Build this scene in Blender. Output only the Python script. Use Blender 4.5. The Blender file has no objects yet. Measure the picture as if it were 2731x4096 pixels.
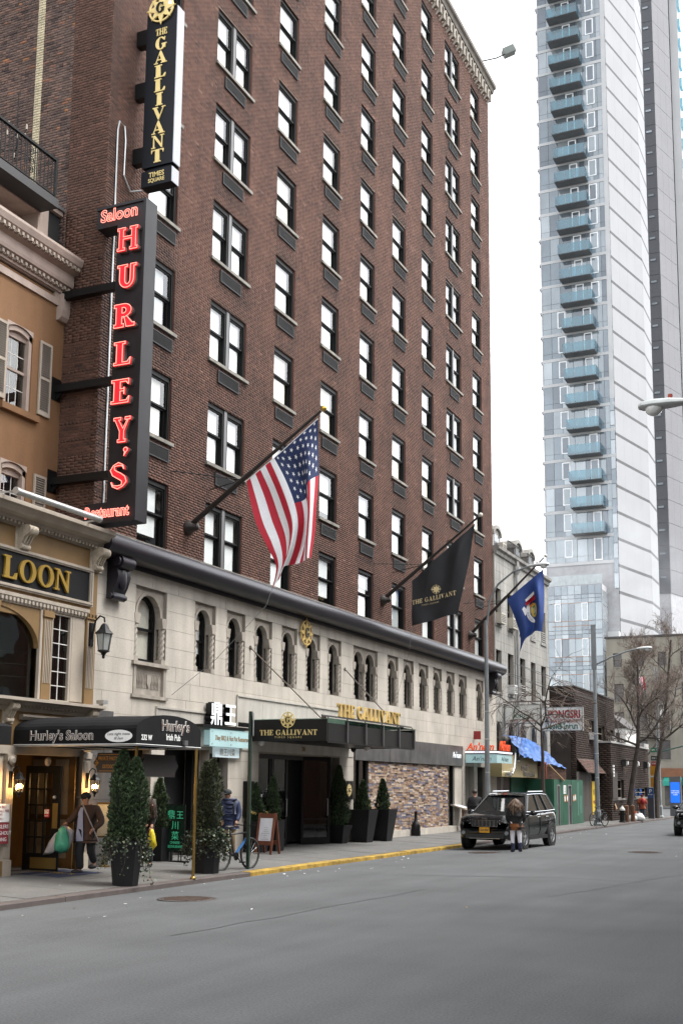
import bpy, bmesh, math, random
import numpy as np
from mathutils import Vector, Matrix
random.seed(7)
SC = bpy.context.scene
COL = SC.collection
rnd = random.uniform

# ------------------------------------------------------------------ camera
cd = bpy.data.cameras.new('camera')
cam = bpy.data.objects.new('camera', cd)
COL.objects.link(cam)
SC.camera = cam
yaw, pit, rol = .427085, .1484327, .00896793
fw = Vector((-math.sin(yaw)*math.cos(pit), math.cos(yaw)*math.cos(pit), math.sin(pit)))
r0 = Vector((math.cos(yaw), math.sin(yaw), 0))
u0 = r0.cross(fw)
cr = math.cos(rol)*r0 + math.sin(rol)*u0
cu = -math.sin(rol)*r0 + math.cos(rol)*u0
m = Matrix.Identity(4)
for i in range(3):
    m[i][0], m[i][1], m[i][2] = cr[i], cu[i], -fw[i]
m[2][3] = 1.9
cam.matrix_world = m
cd.sensor_fit = 'HORIZONTAL'
cd.sensor_width = 36
cd.lens = 36*4656.289/2731
cd.shift_y = 400.04/2731
cd.clip_start = .1
cd.clip_end = 3000

# ------------------------------------------------------------------ world, sun, exposure
SUN_EL, SUN_AZ = 60, 65          # overcast: broad soft sun over the street
wd = bpy.data.worlds.new('World')
SC.world = wd
wd.use_nodes = True
nt = wd.node_tree
sky = nt.nodes.new('ShaderNodeTexSky')
sky.sky_type = 'NISHITA'
sky.sun_disc = False
sky.sun_elevation = math.radians(SUN_EL)
sky.sun_rotation = math.radians(SUN_AZ)
sky.air_density = 1.0
sky.dust_density = 1.0
sky.ozone_density = 1.0
hs = nt.nodes.new('ShaderNodeHueSaturation')
hs.inputs['Saturation'].default_value = .12
nt.links.new(sky.outputs[0], hs.inputs['Color'])
bg = nt.nodes['Background']
bg.inputs[1].default_value = .15
nt.links.new(hs.outputs[0], bg.inputs[0])
sl = bpy.data.lights.new('sun', 'SUN')
sl.energy = 1.1
sl.angle = math.radians(25)
sl.color = (1, .97, .93)
so = bpy.data.objects.new('sun', sl)
COL.objects.link(so)
so.location = (0, 0, 80)
_e, _a = math.radians(SUN_EL), math.radians(SUN_AZ)
sd = Vector((math.sin(_a)*math.cos(_e), math.cos(_a)*math.cos(_e), math.sin(_e)))
so.rotation_euler = sd.to_track_quat('Z', 'Y').to_euler()
vs = SC.view_settings
SC.display_settings.display_device = 'sRGB'
vs.view_transform = 'Standard'
vs.look = 'None'
vs.exposure = 2.1
vs.gamma = 1
vs.use_curve_mapping = False
SC.render.engine = 'CYCLES'
SC.cycles.max_bounces = 6
SC.cycles.transparent_max_bounces = 12

# ------------------------------------------------------------------ materials
MATS = {}
def N(t, k, **kw):
    n = t.nodes.new(k)
    for a, b in kw.items():
        setattr(n, a, b)
    return n

def M(name, col, rough=.7, metal=0, var=.12, sc=2.0, grain=.06, gsc=22, bump=0, bsc=60, spec=.5, emit=0, ecol=None, stretch=None, stain=0, attr=None):
    """Principled material: base colour broken up by two noises, an optional streaked stain and an optional per-piece tone."""
    if name in MATS:
        return MATS[name]
    mt = bpy.data.materials.new(name)
    mt.use_nodes = True
    t = mt.node_tree
    b = t.nodes['Principled BSDF']
    b.inputs['Roughness'].default_value = rough
    b.inputs['Metallic'].default_value = metal
    b.inputs['Specular IOR Level'].default_value = spec
    geo = N(t, 'ShaderNodeNewGeometry')
    pos = geo.outputs['Position']
    def noise(scale, detail=4, src=None):
        n = N(t, 'ShaderNodeTexNoise')
        n.inputs['Scale'].default_value = scale
        n.inputs['Detail'].default_value = detail
        t.links.new(src or pos, n.inputs['Vector'])
        return n.outputs['Fac']
    def rng(src, lo, hi):
        n = N(t, 'ShaderNodeMapRange')
        n.inputs[1].default_value = .3
        n.inputs[2].default_value = .7
        n.inputs[3].default_value = lo
        n.inputs[4].default_value = hi
        t.links.new(src, n.inputs[0])
        return n.outputs[0]
    def mul(a, bb):
        n = N(t, 'ShaderNodeMath', operation='MULTIPLY')
        t.links.new(a, n.inputs[0])
        t.links.new(bb, n.inputs[1])
        return n.outputs[0]
    f = rng(noise(sc), 1-var, 1+var)
    if grain:
        f = mul(f, rng(noise(sc*gsc, 2), 1-grain, 1+grain))
    if stain:
        mp = N(t, 'ShaderNodeMapping')
        mp.inputs['Scale'].default_value = stretch or (2.2, 2.2, .35)
        t.links.new(pos, mp.inputs['Vector'])
        f = mul(f, rng(noise(1.6, 6, mp.outputs[0]), 1-stain, 1.0))
    if attr:
        an = N(t, 'ShaderNodeAttribute', attribute_name='tone')
        rp = N(t, 'ShaderNodeValToRGB')
        els = rp.color_ramp.elements
        for i, (p, c) in enumerate(attr):
            e = els[i] if i < 2 else els.new(p)
            e.position = p
            e.color = (*c, 1)
        t.links.new(an.outputs['Fac'], rp.inputs[0])
        src = rp.outputs[0]
    else:
        rg = N(t, 'ShaderNodeRGB')
        rg.outputs[0].default_value = (*col, 1)
        src = rg.outputs[0]
    mx = N(t, 'ShaderNodeVectorMath', operation='SCALE')
    t.links.new(src, mx.inputs[0])
    t.links.new(f, mx.inputs['Scale'])
    t.links.new(mx.outputs[0], b.inputs['Base Color'])
    if bump:
        bn = N(t, 'ShaderNodeBump')
        bn.inputs['Strength'].default_value = bump
        bn.inputs['Distance'].default_value = .02
        t.links.new(noise(bsc, 4), bn.inputs['Height'])
        t.links.new(bn.outputs[0], b.inputs['Normal'])
    if emit:
        b.inputs['Emission Color'].default_value = (*(ecol or col), 1)
        b.inputs['Emission Strength'].default_value = emit
    MATS[name] = mt
    return mt

def glass(name, tint=(.9, .95, .95), ior=1.9, rough=.02, wav=0.0, wsc=1.2):
    """Thin pane: tinted see-through with fresnel reflections, no refraction; wav bends the reflections a little."""
    if name in MATS:
        return MATS[name]
    mt = bpy.data.materials.new(name)
    mt.use_nodes = True
    t = mt.node_tree
    t.nodes.remove(t.nodes['Principled BSDF'])
    out = t.nodes['Material Output']
    tr = N(t, 'ShaderNodeBsdfTransparent')
    tr.inputs[0].default_value = (*tint, 1)
    gl = N(t, 'ShaderNodeBsdfGlossy')
    gl.inputs['Roughness'].default_value = rough
    ge = N(t, 'ShaderNodeNewGeometry')
    dt = N(t, 'ShaderNodeVectorMath', operation='DOT_PRODUCT')
    t.links.new(ge.outputs['Incoming'], dt.inputs[0])
    t.links.new(ge.outputs['Normal'], dt.inputs[1])
    ab = N(t, 'ShaderNodeMath', operation='ABSOLUTE')
    t.links.new(dt.outputs['Value'], ab.inputs[0])
    om = N(t, 'ShaderNodeMath', operation='SUBTRACT')
    om.inputs[0].default_value = 1
    t.links.new(ab.outputs[0], om.inputs[1])
    pw = N(t, 'ShaderNodeMath', operation='POWER')
    pw.inputs[1].default_value = 5
    t.links.new(om.outputs[0], pw.inputs[0])
    f0 = ((ior-1)/(ior+1))**2
    fr = N(t, 'ShaderNodeMath', operation='MULTIPLY_ADD')
    fr.inputs[1].default_value = 1-f0
    fr.inputs[2].default_value = f0
    t.links.new(pw.outputs[0], fr.inputs[0])
    mx = N(t, 'ShaderNodeMixShader')
    if wav:
        geo = N(t, 'ShaderNodeNewGeometry')
        n = N(t, 'ShaderNodeTexNoise')
        n.inputs['Scale'].default_value = wsc
        n.inputs['Detail'].default_value = 1
        t.links.new(geo.outputs['Position'], n.inputs['Vector'])
        bn = N(t, 'ShaderNodeBump')
        bn.inputs['Strength'].default_value = wav
        bn.inputs['Distance'].default_value = .1
        t.links.new(n.outputs['Fac'], bn.inputs['Height'])
        t.links.new(bn.outputs[0], gl.inputs['Normal'])
    t.links.new(fr.outputs[0], mx.inputs[0])
    t.links.new(tr.outputs[0], mx.inputs[1])
    t.links.new(gl.outputs[0], mx.inputs[2])
    t.links.new(mx.outputs[0], out.inputs['Surface'])
    MATS[name] = mt
    return mt

# ------------------------------------------------------------------ objects, parents, labels
WL = {}
def wl(o):
    return WL.get(o.name, Vector((0, 0, 0))) if o else Vector((0, 0, 0))

def tag(o, label=None, cat=None, group=None, kind=None):
    if label: o['label'] = label
    if cat: o['category'] = cat
    if group: o['group'] = group
    if kind: o['kind'] = kind
    return o

def thing(name, label, cat, loc=(0, 0, 0), group=None):
    o = bpy.data.objects.new(name, None)
    COL.objects.link(o)
    o.location = loc
    o.empty_display_size = .2
    WL[o.name] = Vector(loc)
    return tag(o, label, cat, group)

def link(name, me, parent=None, loc=None):
    o = bpy.data.objects.new(name, me)
    COL.objects.link(o)
    if parent:
        o.parent = parent
    if loc is not None:
        o.location = loc
    WL[o.name] = wl(parent) + Vector(loc if loc is not None else (0, 0, 0))
    return o

def copy_tree(o, parent=None, loc=None, rz=None):
    c = o.copy()
    COL.objects.link(c)
    if parent: c.parent = parent
    if loc is not None: c.location = loc
    if rz is not None: c.rotation_euler = (0, 0, rz)
    WL[c.name] = wl(parent) + c.location
    for ch in list(o.children):
        copy_tree(ch, c)
    return c

class MB:
    """Collects shapes; build() links them as ONE mesh object whose coordinates are local to its parent."""
    def __init__(s):
        s.v, s.f, s.m, s.t = [], [], [], []
        s.cur = 0
    def mat(s, i):
        s.cur = i
        return s
    def add(s, vs, fs, mi=None):
        n = len(s.v)
        s.v.extend([tuple(p) for p in vs])
        for f in fs:
            s.f.append(tuple(i+n for i in f))
            s.m.append(s.cur if mi is None else mi)
        return s
    def box(s, x0, x1, y0, y1, z0, z1):
        if x0 > x1: x0, x1 = x1, x0
        if y0 > y1: y0, y1 = y1, y0
        if z0 > z1: z0, z1 = z1, z0
        return s.add([(x0,y0,z0),(x1,y0,z0),(x1,y1,z0),(x0,y1,z0),(x0,y0,z1),(x1,y0,z1),(x1,y1,z1),(x0,y1,z1)],
                     [(0,3,2,1),(4,5,6,7),(0,1,5,4),(1,2,6,5),(2,3,7,6),(3,0,4,7)])
    def poly(s, pts):
        return s.add(pts, [tuple(range(len(pts)))])
    def prism(s, pts, axis, a0, a1, caps=True):
        """2D outline extruded along an axis: x -> pts are (y,z); y -> (x,z); z -> (x,y)."""
        n = len(pts)
        def P(p, a):
            return {'x': (a, p[0], p[1]), 'y': (p[0], a, p[1]), 'z': (p[0], p[1], a)}[axis]
        vs = [P(p, a0) for p in pts] + [P(p, a1) for p in pts]
        fs = [(i, (i+1) % n, n+(i+1) % n, n+i) for i in range(n)]
        if caps:
            fs += [tuple(range(n-1, -1, -1)), tuple(range(n, 2*n))]
        return s.add(vs, fs)
    def tube(s, pts, r, n=6, caps=True):
        pts = [Vector(p) for p in pts]
        k = len(pts)
        rs = r if isinstance(r, (list, tuple)) else [r]*k
        vs, fs = [], []
        d = (pts[1]-pts[0]).normalized()
        up = Vector((0, 0, 1)) if abs(d.z) < .9 else Vector((1, 0, 0))
        a = d.cross(up).normalized()
        for i, p in enumerate(pts):
            d = (pts[min(i+1, k-1)]-pts[max(i-1, 0)])
            d = d.normalized() if d.length > 1e-9 else Vector((0, 0, 1))
            a = (a-d*a.dot(d))
            a = a.normalized() if a.length > 1e-6 else d.orthogonal().normalized()
            b = d.cross(a)
            for j in range(n):
                w = 2*math.pi*j/n
                vs.append(p+(a*math.cos(w)+b*math.sin(w))*rs[i])
        for i in range(k-1):
            for j in range(n):
                fs.append((i*n+j, i*n+(j+1) % n, (i+1)*n+(j+1) % n, (i+1)*n+j))
        if caps:
            fs += [tuple(range(n-1, -1, -1)), tuple(range((k-1)*n, k*n))]
        return s.add(vs, fs)
    def lathe(s, prof, c=(0, 0, 0), n=16, axis='z', caps=True):
        vs, fs = [], []
        for (r, h) in prof:
            for j in range(n):
                w = 2*math.pi*j/n
                a, b = r*math.cos(w), r*math.sin(w)
                q = {'z': (a, b, h), 'x': (h, a, b), 'y': (b, h, a)}[axis]
                vs.append((q[0]+c[0], q[1]+c[1], q[2]+c[2]))
        k = len(prof)
        for i in range(k-1):
            for j in range(n):
                fs.append((i*n+j, i*n+(j+1) % n, (i+1)*n+(j+1) % n, (i+1)*n+j))
        if caps:
            fs += [tuple(range(n-1, -1, -1)), tuple(range((k-1)*n, k*n))]
        return s.add(vs, fs)
    def ball(s, c, r, n=12, k=8):
        r = r if isinstance(r, (tuple, list)) else (r, r, r)
        vs, fs = [], []
        for i in range(k+1):
            th = math.pi*i/k
            for j in range(n):
                w = 2*math.pi*j/n
                vs.append((c[0]+r[0]*math.sin(th)*math.cos(w), c[1]+r[1]*math.sin(th)*math.sin(w), c[2]-r[2]*math.cos(th)))
        for i in range(k):
            for j in range(n):
                fs.append((i*n+j, i*n+(j+1) % n, (i+1)*n+(j+1) % n, (i+1)*n+j))
        return s.add(vs, fs)
    def beam(s, p0, p1, w, h, up=(0, 0, 1)):
        p0, p1 = Vector(p0), Vector(p1)
        d = (p1-p0).normalized()
        a = d.cross(Vector(up)).normalized()
        b = a.cross(d)
        vs = []
        for p in (p0, p1):
            for i, j in ((-1,-1),(1,-1),(1,1),(-1,1)):
                vs.append(p+a*w/2*i+b*h/2*j)
        return s.add(vs, [(0,1,2,3),(7,6,5,4),(0,4,5,1),(1,5,6,2),(2,6,7,3),(3,7,4,0)])
    def grid(s, fn, nu, nv):
        vs = [fn(i/nu, j/nv) for i in range(nu+1) for j in range(nv+1)]
        fs = [(i*(nv+1)+j, i*(nv+1)+j+1, (i+1)*(nv+1)+j+1, (i+1)*(nv+1)+j) for i in range(nu) for j in range(nv)]
        return s.add(vs, fs)
    def mesh(s, mats, off=(0, 0, 0), smooth=False, fix=True):
        me = bpy.data.meshes.new('mesh')
        o = Vector(off)
        me.from_pydata([(p[0]-o.x, p[1]-o.y, p[2]-o.z) for p in s.v], [], s.f)
        for mt in (mats if isinstance(mats, (list, tuple)) else [mats]):
            me.materials.append(mt)
        me.polygons.foreach_set('material_index', s.m)
        if fix and len(s.f) < 30000:
            bm = bmesh.new()
            bm.from_mesh(me)
            bmesh.ops.recalc_face_normals(bm, faces=bm.faces)
            bm.to_mesh(me)
            bm.free()
        if smooth:
            me.polygons.foreach_set('use_smooth', [True]*len(me.polygons))
            if smooth != 'all':
                try: me.set_sharp_from_angle(angle=math.radians(40))
                except Exception: pass
        me.update()
        return me
    def build(s, name, mats, parent=None, smooth=False, loc=None, fix=True):
        off = wl(parent) + Vector(loc if loc is not None else (0, 0, 0))
        return link(name, s.mesh(mats, off, smooth, fix), parent, loc)

def quads_np(V, Q, mats, name, parent, tone=None, off=None):
    """Fast mesh from numpy arrays of vertices (n,3) and quads (k,4) with an optional per-face tone."""
    me = bpy.data.meshes.new(name)
    off = wl(parent) if off is None else off
    V = np.asarray(V, float)-np.array(off)
    me.vertices.add(len(V))
    me.vertices.foreach_set('co', V.ravel())
    me.loops.add(Q.size)
    me.loops.foreach_set('vertex_index', Q.ravel().astype(np.int32))
    me.polygons.add(len(Q))
    me.polygons.foreach_set('loop_start', np.arange(0, Q.size, 4, dtype=np.int32))
    if tone is not None:
        a = me.attributes.new('tone', 'FLOAT', 'FACE')
        a.data.foreach_set('value', np.asarray(tone, np.float32))
    for mt in (mats if isinstance(mats, (list, tuple)) else [mats]):
        me.materials.append(mt)
    me.update(calc_edges=True)
    return link(name, me, parent)

def place_mesh(me, origin, right, up, off):
    R, U = Vector(right).normalized(), Vector(up).normalized()
    W = R.cross(U)
    mt = Matrix(((R.x, U.x, W.x, origin[0]-off[0]), (R.y, U.y, W.y, origin[1]-off[1]), (R.z, U.z, W.z, origin[2]-off[2]), (0, 0, 0, 1)))
    me.transform(mt)
    return me

def curve_mesh(c):
    o = bpy.data.objects.new('tmp', c)
    me = bpy.data.meshes.new_from_object(o)
    bpy.data.objects.remove(o)
    return me

def text(s, size, ext=.006, align='CENTER', off=0.0, neon=0, sx=1.0, shear=0, space=1.0, word=1.0, res=3, fit=None):
    c = bpy.data.curves.new('txt', 'FONT')
    c.body = s
    c.size = size
    c.align_x = align
    c.shear = shear
    c.space_character = space
    c.space_word = word
    c.resolution_u = res
    if neon:
        c.fill_mode = 'NONE'
        c.bevel_depth = neon
        c.bevel_resolution = 0
        c.offset = off
    else:
        c.extrude = ext
        c.offset = off
    me = curve_mesh(c)
    if fit:
        xs = [v.co.x for v in me.vertices]
        sx = fit/(max(xs)-min(xs))
    if sx != 1:
        me.transform(Matrix.Scale(sx, 4, (1, 0, 0)))
    return me

def put_text(name, s, size, mt, parent, origin, right, up=(0, 0, 1), **kw):
    me = text(s, size, **kw)
    me.materials.clear()
    me.materials.append(mt)
    place_mesh(me, origin, right, up, wl(parent))
    return link(name, me, parent)

# ------------------------------------------------------------------ serif capitals drawn as outlines
def arcp(cx, cy, rx, ry, a0, a1, n=14):
    return [(cx+rx*math.cos(math.radians(a0+(a1-a0)*i/n)), cy+ry*math.sin(math.radians(a0+(a1-a0)*i/n))) for i in range(n+1)]

def glyph(ch, t=.2, h=.06, s=.08):
    """Outlines (first outer, rest holes) and advance width of a serif capital of height 1; t thick stroke, h thin stroke, s serif reach."""
    def stem(x, w, bot=True, top=True):
        l, r = x, x+w
        p = []
        p += [(l-s, 0), (r+s, 0), (r+s, h), (r, h)] if bot else [(l, 0), (r, 0)]
        p += [(r, 1-h), (r+s, 1-h), (r+s, 1), (l-s, 1), (l-s, 1-h), (l, 1-h)] if top else [(r, 1), (l, 1)]
        p += [(l, h), (l-s, h)] if bot else []
        return p
    if ch == 'I':
        return [stem(s, t)], t+2*s
    if ch == 'L':
        w = .62
        return [[(0, 0), (w, 0), (w+.03, .3), (w-.02, .3), (w-.12, h), (s+t, h), (s+t, 1-h), (2*s+t, 1-h), (2*s+t, 1), (0, 1), (0, 1-h), (s, 1-h), (s, h), (0, h)]], w+.03
    if ch == 'T':
        w = .76
        c = w/2
        return [[(c-t/2-s, 0), (c+t/2+s, 0), (c+t/2+s, h), (c+t/2, h), (c+t/2, 1-h), (w-.09, 1-h), (w-.03, .72), (w, .72), (w, 1), (0, 1), (0, .72), (.03, .72), (.09, 1-h), (c-t/2, 1-h), (c-t/2, h), (c-t/2-s, h)]], w
    if ch == 'E':
        w = .64
        l = s+t
        return [[(0, 0), (w, 0), (w+.03, .28), (w-.02, .28), (w-.1, h), (l, h), (l, .48), (w-.2, .48), (w-.2, .36), (w-.15, .36), (w-.15, .66), (w-.2, .66), (w-.2, .48+h), (l, .48+h), (l, 1-h), (w-.12, 1-h), (w-.05, .75), (w, .75), (w, 1), (0, 1), (0, 1-h), (s, 1-h), (s, h), (0, h)]], w+.03
    if ch == 'H':
        w = .5
        a, b = s+t, s+t+w-t*.4
        return [[(0, 0), (a+s, 0), (a+s, h), (a, h), (a, .47), (b, .47), (b, h), (b-s, h), (b-s, 0), (b+t+s, 0), (b+t+s, h), (b+t, h), (b+t, 1-h), (b+t+s, 1-h), (b+t+s, 1), (b-s, 1), (b-s, 1-h), (b, 1-h), (b, .47+h), (a, .47+h), (a, 1-h), (a+s, 1-h), (a+s, 1), (0, 1), (0, 1-h), (s, 1-h), (s, h), (0, h)]], b+t+s
    if ch == 'A':
        k = h*1.1
        return [[(0, 0), (.26, 0), (.26, h), (.17, h), (.235, .26), (.53, .26), (.585, h), (.5, h), (.5, 0), (.94, 0), (.94, h), (.86, h), (.5, 1.02), (.44, 1.02), (.105, h), (0, h)],
                [(.25, .26+k), (.385, .72), (.51, .26+k)]], .94
    if ch == 'V':
        return [[(0, 1), (0, 1-h), (.08, 1-h), (.44, -.02), (.5, -.02), (.835, 1-h), (.94, 1-h), (.94, 1), (.66, 1), (.66, 1-h), (.765, 1-h), (.545, .3), (.315, 1-h), (.42, 1-h), (.42, 1)]], .94
    if ch == 'N':
        k = h*1.1
        return [[(0, 0), (.28, 0), (.28, h), (.12+k, h), (.12+k, .8), (.74, -.02), (.82, -.02), (.82, 1-h), (.92, 1-h), (.92, 1), (.64, 1), (.64, 1-h), (.82-k, 1-h), (.82-k, .27), (.26, 1), (0, 1), (0, 1-h), (.08, 1-h), (.12, .93), (.12, h), (0, h)]], .92
    if ch == 'O':
        return [arcp(.43, .5, .43, .52, 0, 350, 28), arcp(.43, .5, .43-t, .52-h, 0, 350, 28)], .86
    if ch == 'G':
        o = arcp(.43, .5, .43, .52, 48, 312, 22)
        i = arcp(.43, .5, .43-t, .52-h, 315, 50, 22)
        return [o+[(.82, .1), (.82, .4), (.9, .4), (.9, .4+h), (.5, .4+h), (.5, .4), (.82-t, .4), (.82-t, .14)]+i+[(.7, .7), (.74, .7), (.77, 1), (.74, 1), (.72, .93)]], .9
    if ch == 'U':
        w = .62
        return [[(0, 1), (0, 1-h), (s, 1-h)]+arcp(s+w/2, .36, w/2, .38, 180, 360, 14)+[(s+w, 1-h), (2*s+w, 1-h), (2*s+w, 1), (w-s, 1), (w-s, 1-h), (w+s-h*1.3, 1-h)]+arcp(s+(t+w-h*1.3)/2, .36, (w-t-h*1.3)/2, .38-h*1.3, 360, 180, 14)+[(s+t, 1-h), (s+t+s, 1-h), (s+t+s, 1)]], w+2*s
    if ch == 'R':
        l = s+t
        return [[(0, 0), (l+s, 0), (l+s, h), (l, h), (l, .44), (l+.1, .44), (.56, 0), (.92, 0), (.92, h), (.82, h), (.56, .47)]+arcp(.42, .72, .34, .28, -70, 90, 12)+[(0, 1), (0, 1-h), (s, 1-h), (s, h), (0, h)],
                [(l, .44+h*1.2)]+arcp(.4, .72, .34-t*.8, .28-h*1.1, -85, 85, 10)+[(l, 1-h*1.1)]], .92
    if ch == 'S':
        c = [(.56, .74), (.5, .9), (.34, .965), (.17, .9), (.11, .75), (.2, .6), (.36, .5), (.52, .38), (.58, .24), (.5, .09), (.33, .035), (.14, .1), (.07, .27)]
        ws = [.05, .09, h*1.2, .11, t*.8, t*1.0, t*1.05, t*1.0, t*.85, .12, h*1.2, .09, .05]
        L, Rr = [], []
        for i, p in enumerate(c):
            a, b = c[max(i-1, 0)], c[min(i+1, len(c)-1)]
            dx, dy = b[0]-a[0], b[1]-a[1]
            q = math.hypot(dx, dy)
            L.append((p[0]-dy/q*ws[i]/2, p[1]+dx/q*ws[i]/2))
            Rr.append((p[0]+dy/q*ws[i]/2, p[1]-dx/q*ws[i]/2))
        return [L+Rr[::-1]], .66
    if ch == 'Y':
        c = .44
        return [[(c-t/2-s, 0), (c+t/2+s, 0), (c+t/2+s, h), (c+t/2, h), (c+t/2, .44), (.78, 1-h), (.88, 1-h), (.88, 1), (.58, 1), (.58, 1-h), (.68, 1-h), (.5, .58), (.31, 1-h), (.4, 1-h), (.4, 1), (0, 1), (0, 1-h), (.08, 1-h), (c-t/2, .44), (c-t/2, h), (c-t/2-s, h)]], .88
    if ch == "'":
        return [arcp(.12, .9, .12, .12, -60, 240, 12)+[(.02, .62), (.05, .6)]], .26
    return [], .35

def glyph_mesh(ch, size, ext, mt, t=.2, h=.06, s=.08, sx=1.0, off=0, neon=0):
    c = bpy.data.curves.new('g', 'CURVE')
    c.dimensions = '2D'
    outl, w = glyph(ch, t, h, s)
    for o in outl:
        sp = c.splines.new('POLY')
        sp.points.add(len(o)-1)
        for i, p in enumerate(o):
            sp.points[i].co = (p[0]*size*sx, p[1]*size, 0, 1)
        sp.use_cyclic_u = True
    if neon:
        c.fill_mode = 'NONE'
        c.bevel_depth = neon
        c.bevel_resolution = 0
        c.offset = off
    else:
        c.fill_mode = 'BOTH'
        c.extrude = ext
        c.offset = off
    me = curve_mesh(c)
    me.materials.clear()
    me.materials.append(mt)
    return me, w*size*sx

def serif_line(name, s, size, ext, mt, parent, origin, right, up=(0, 0, 1), sx=1.0, gap=.1, t=.2, h=.06, sr=.07, join=False, fit=None):
    """A line of serif capitals, one child mesh per letter (or one joined mesh), centred on origin along right."""
    ms = [glyph_mesh(c, size, ext, mt, t, h, sr, sx) for c in s]
    tot = sum(w for _, w in ms)+gap*size*sx*(len(s)-1)
    k = (fit/tot) if fit else 1
    x = -tot*k/2
    R = Vector(right).normalized()
    objs = []
    for c, (me, w) in zip(s, ms):
        if c != ' ':
            if k != 1:
                me.transform(Matrix.Scale(k, 4, (1, 0, 0)))
            objs.append((me, Vector(origin)+R*x))
        x += (w+gap*size*sx)*k
    if join:
        bm = bmesh.new()
        for me, o in objs:
            place_mesh(me, o, right, up, wl(parent))
            bm.from_mesh(me)
        out = bpy.data.meshes.new(name)
        bm.to_mesh(out)
        out.materials.append(mt)
        return link(name, out, parent)
    return [link(name, place_mesh(me, o, right, up, wl(parent)), parent) for me, o in objs]

def wheel_emblem(mb, r, d0, d1):
    """Ship-wheel star in the local x,y plane between depths d0,d1: ring, eight points, hub disc."""
    n = 32
    for i in range(n):
        a, b = 2*math.pi*i/n, 2*math.pi*(i+1)/n
        q = [(math.cos(w)*k*r, math.sin(w)*k*r) for w, k in ((a, .74), (b, .74), (b, .83), (a, .83))]
        mb.prism(q, 'z', d0, d1)
    e = (d1-d0)*.15
    for i in range(8):
        a = math.pi*i/4
        L = 1.0 if i % 2 == 0 else .9
        p = [(math.cos(a)*L*r, math.sin(a)*L*r), (math.cos(a+.42)*.44*r, math.sin(a+.42)*.44*r), (0, 0), (math.cos(a-.42)*.44*r, math.sin(a-.42)*.44*r)]
        mb.prism(p, 'z', d0+e, d1+e*(1+.2*i))

def emblem(name, r, depth, gold, dark, parent, origin, right, up=(0, 0, 1)):
    b = MB()
    wheel_emblem(b, r, 0, depth)
    me = b.mesh(gold)
    o = link(name, place_mesh(me, origin, right, up, wl(parent)), parent)
    g, w = glyph_mesh('G', r*.62, depth*.4, dark, .24, .09, .06)
    W = Vector(right).normalized().cross(Vector(up).normalized())
    q = Vector(origin)-Vector(right).normalized()*w/2-Vector(up).normalized()*r*.3+W*depth*2.1
    link('letter', place_mesh(g, q, right, up, wl(parent)), o)
    return o
# ================================================================== THE GROUND
ASPH = M('asphalt', (.090, .093, .095), rough=.88, var=.14, sc=.45, grain=.22, gsc=90, bump=.35, bsc=55, spec=.3, stain=.16, stretch=(1.3, .12, 1))
SIDE = M('sidewalk_concrete', (.115, .112, .105), rough=.9, var=.14, sc=.8, grain=.1, bump=.15, bsc=50, stain=.2, stretch=(.8, .8, .8))
KERB = M('kerb_stone', (.075, .06, .055), rough=.85, var=.2, sc=3, bump=.2)
YEL = M('yellow_kerb_paint', (.40, .25, .03), rough=.8, var=.3, sc=5, bump=.2, stain=.6, stretch=(3, 1.5, 3))
IRON = M('cast_iron', (.055, .048, .045), rough=.7, metal=.3, var=.2)
def gz(x):
    return float(np.interp(x, [-15.4, -12.4], [.14, .03])) if x <= -12.4 else float(np.interp(x, [-12.4, -9], [-.06, 0]))
KX = -12.4
b = MB()
xs = [-12.6, -11.5, -10.2, -9, -6, 3, 14]
ys = [-40, 0, 8, 14, 20, 30, 40, 55, 80, 108]
b.grid(lambda u, v: (xs[round(u*6)], ys[round(v*9)], gz(max(xs[round(u*6)], -12.39))), 6, 9)
road = b.build('road', ASPH, fix=False)
tag(road, kind='structure')
b = MB()
b.poly([(-900, -200, -.3), (900, -200, -.3), (900, 1500, -.3), (-900, 1500, -.3)])
tag(b.build('ground', M('far_ground', (.08, .08, .08)), fix=False), kind='structure')
b = MB()
b.poly([(-60, 79, -.08), (30, 79, -.08), (30, 119, -.08), (-60, 119, -.08)])
b.box(-60, 30, 119, 125, -.3, .06)
tag(b.build('avenue_road', ASPH, fix=False), kind='structure')
# sidewalk: bed plus separate concrete flags
b = MB()
b.prism([(-16.2, .13), (-15.4, .13), (-12.62, .03), (-12.62, -.25), (-16.2, -.25)], 'y', 5, 84)
walk = b.build('sidewalk', M('joint_dirt', (.05, .047, .043), rough=.95))
tag(walk, kind='structure')
xb = [-16.15, -15.05, -13.85, -12.63]
y = 8.0
while y < 84:
    L = 1.5 if y < 50 else 3.0
    for i in range(3):
        if y > 81 and i == 2: continue
        x0, x1 = xb[i]+.006, xb[i+1]-.006
        dz = rnd(-.003, .003)
        q = MB()
        vs = []
        for (x, yy) in ((x0, y+.006), (x1, y+.006), (x1, y+L-.006), (x0, y+L-.006)):
            vs.append((x, yy, .135+.005+dz if x < -15.4 else gz(x)+.004+dz))
        lo = [(p[0], p[1], p[2]-.05) for p in vs]
        q.add(vs+lo, [(0, 1, 2, 3), (0, 4, 5, 1), (1, 5, 6, 2), (2, 6, 7, 3), (3, 7, 4, 0)])
        q.build('paving_slab', SIDE, walk)
    y += L
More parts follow.
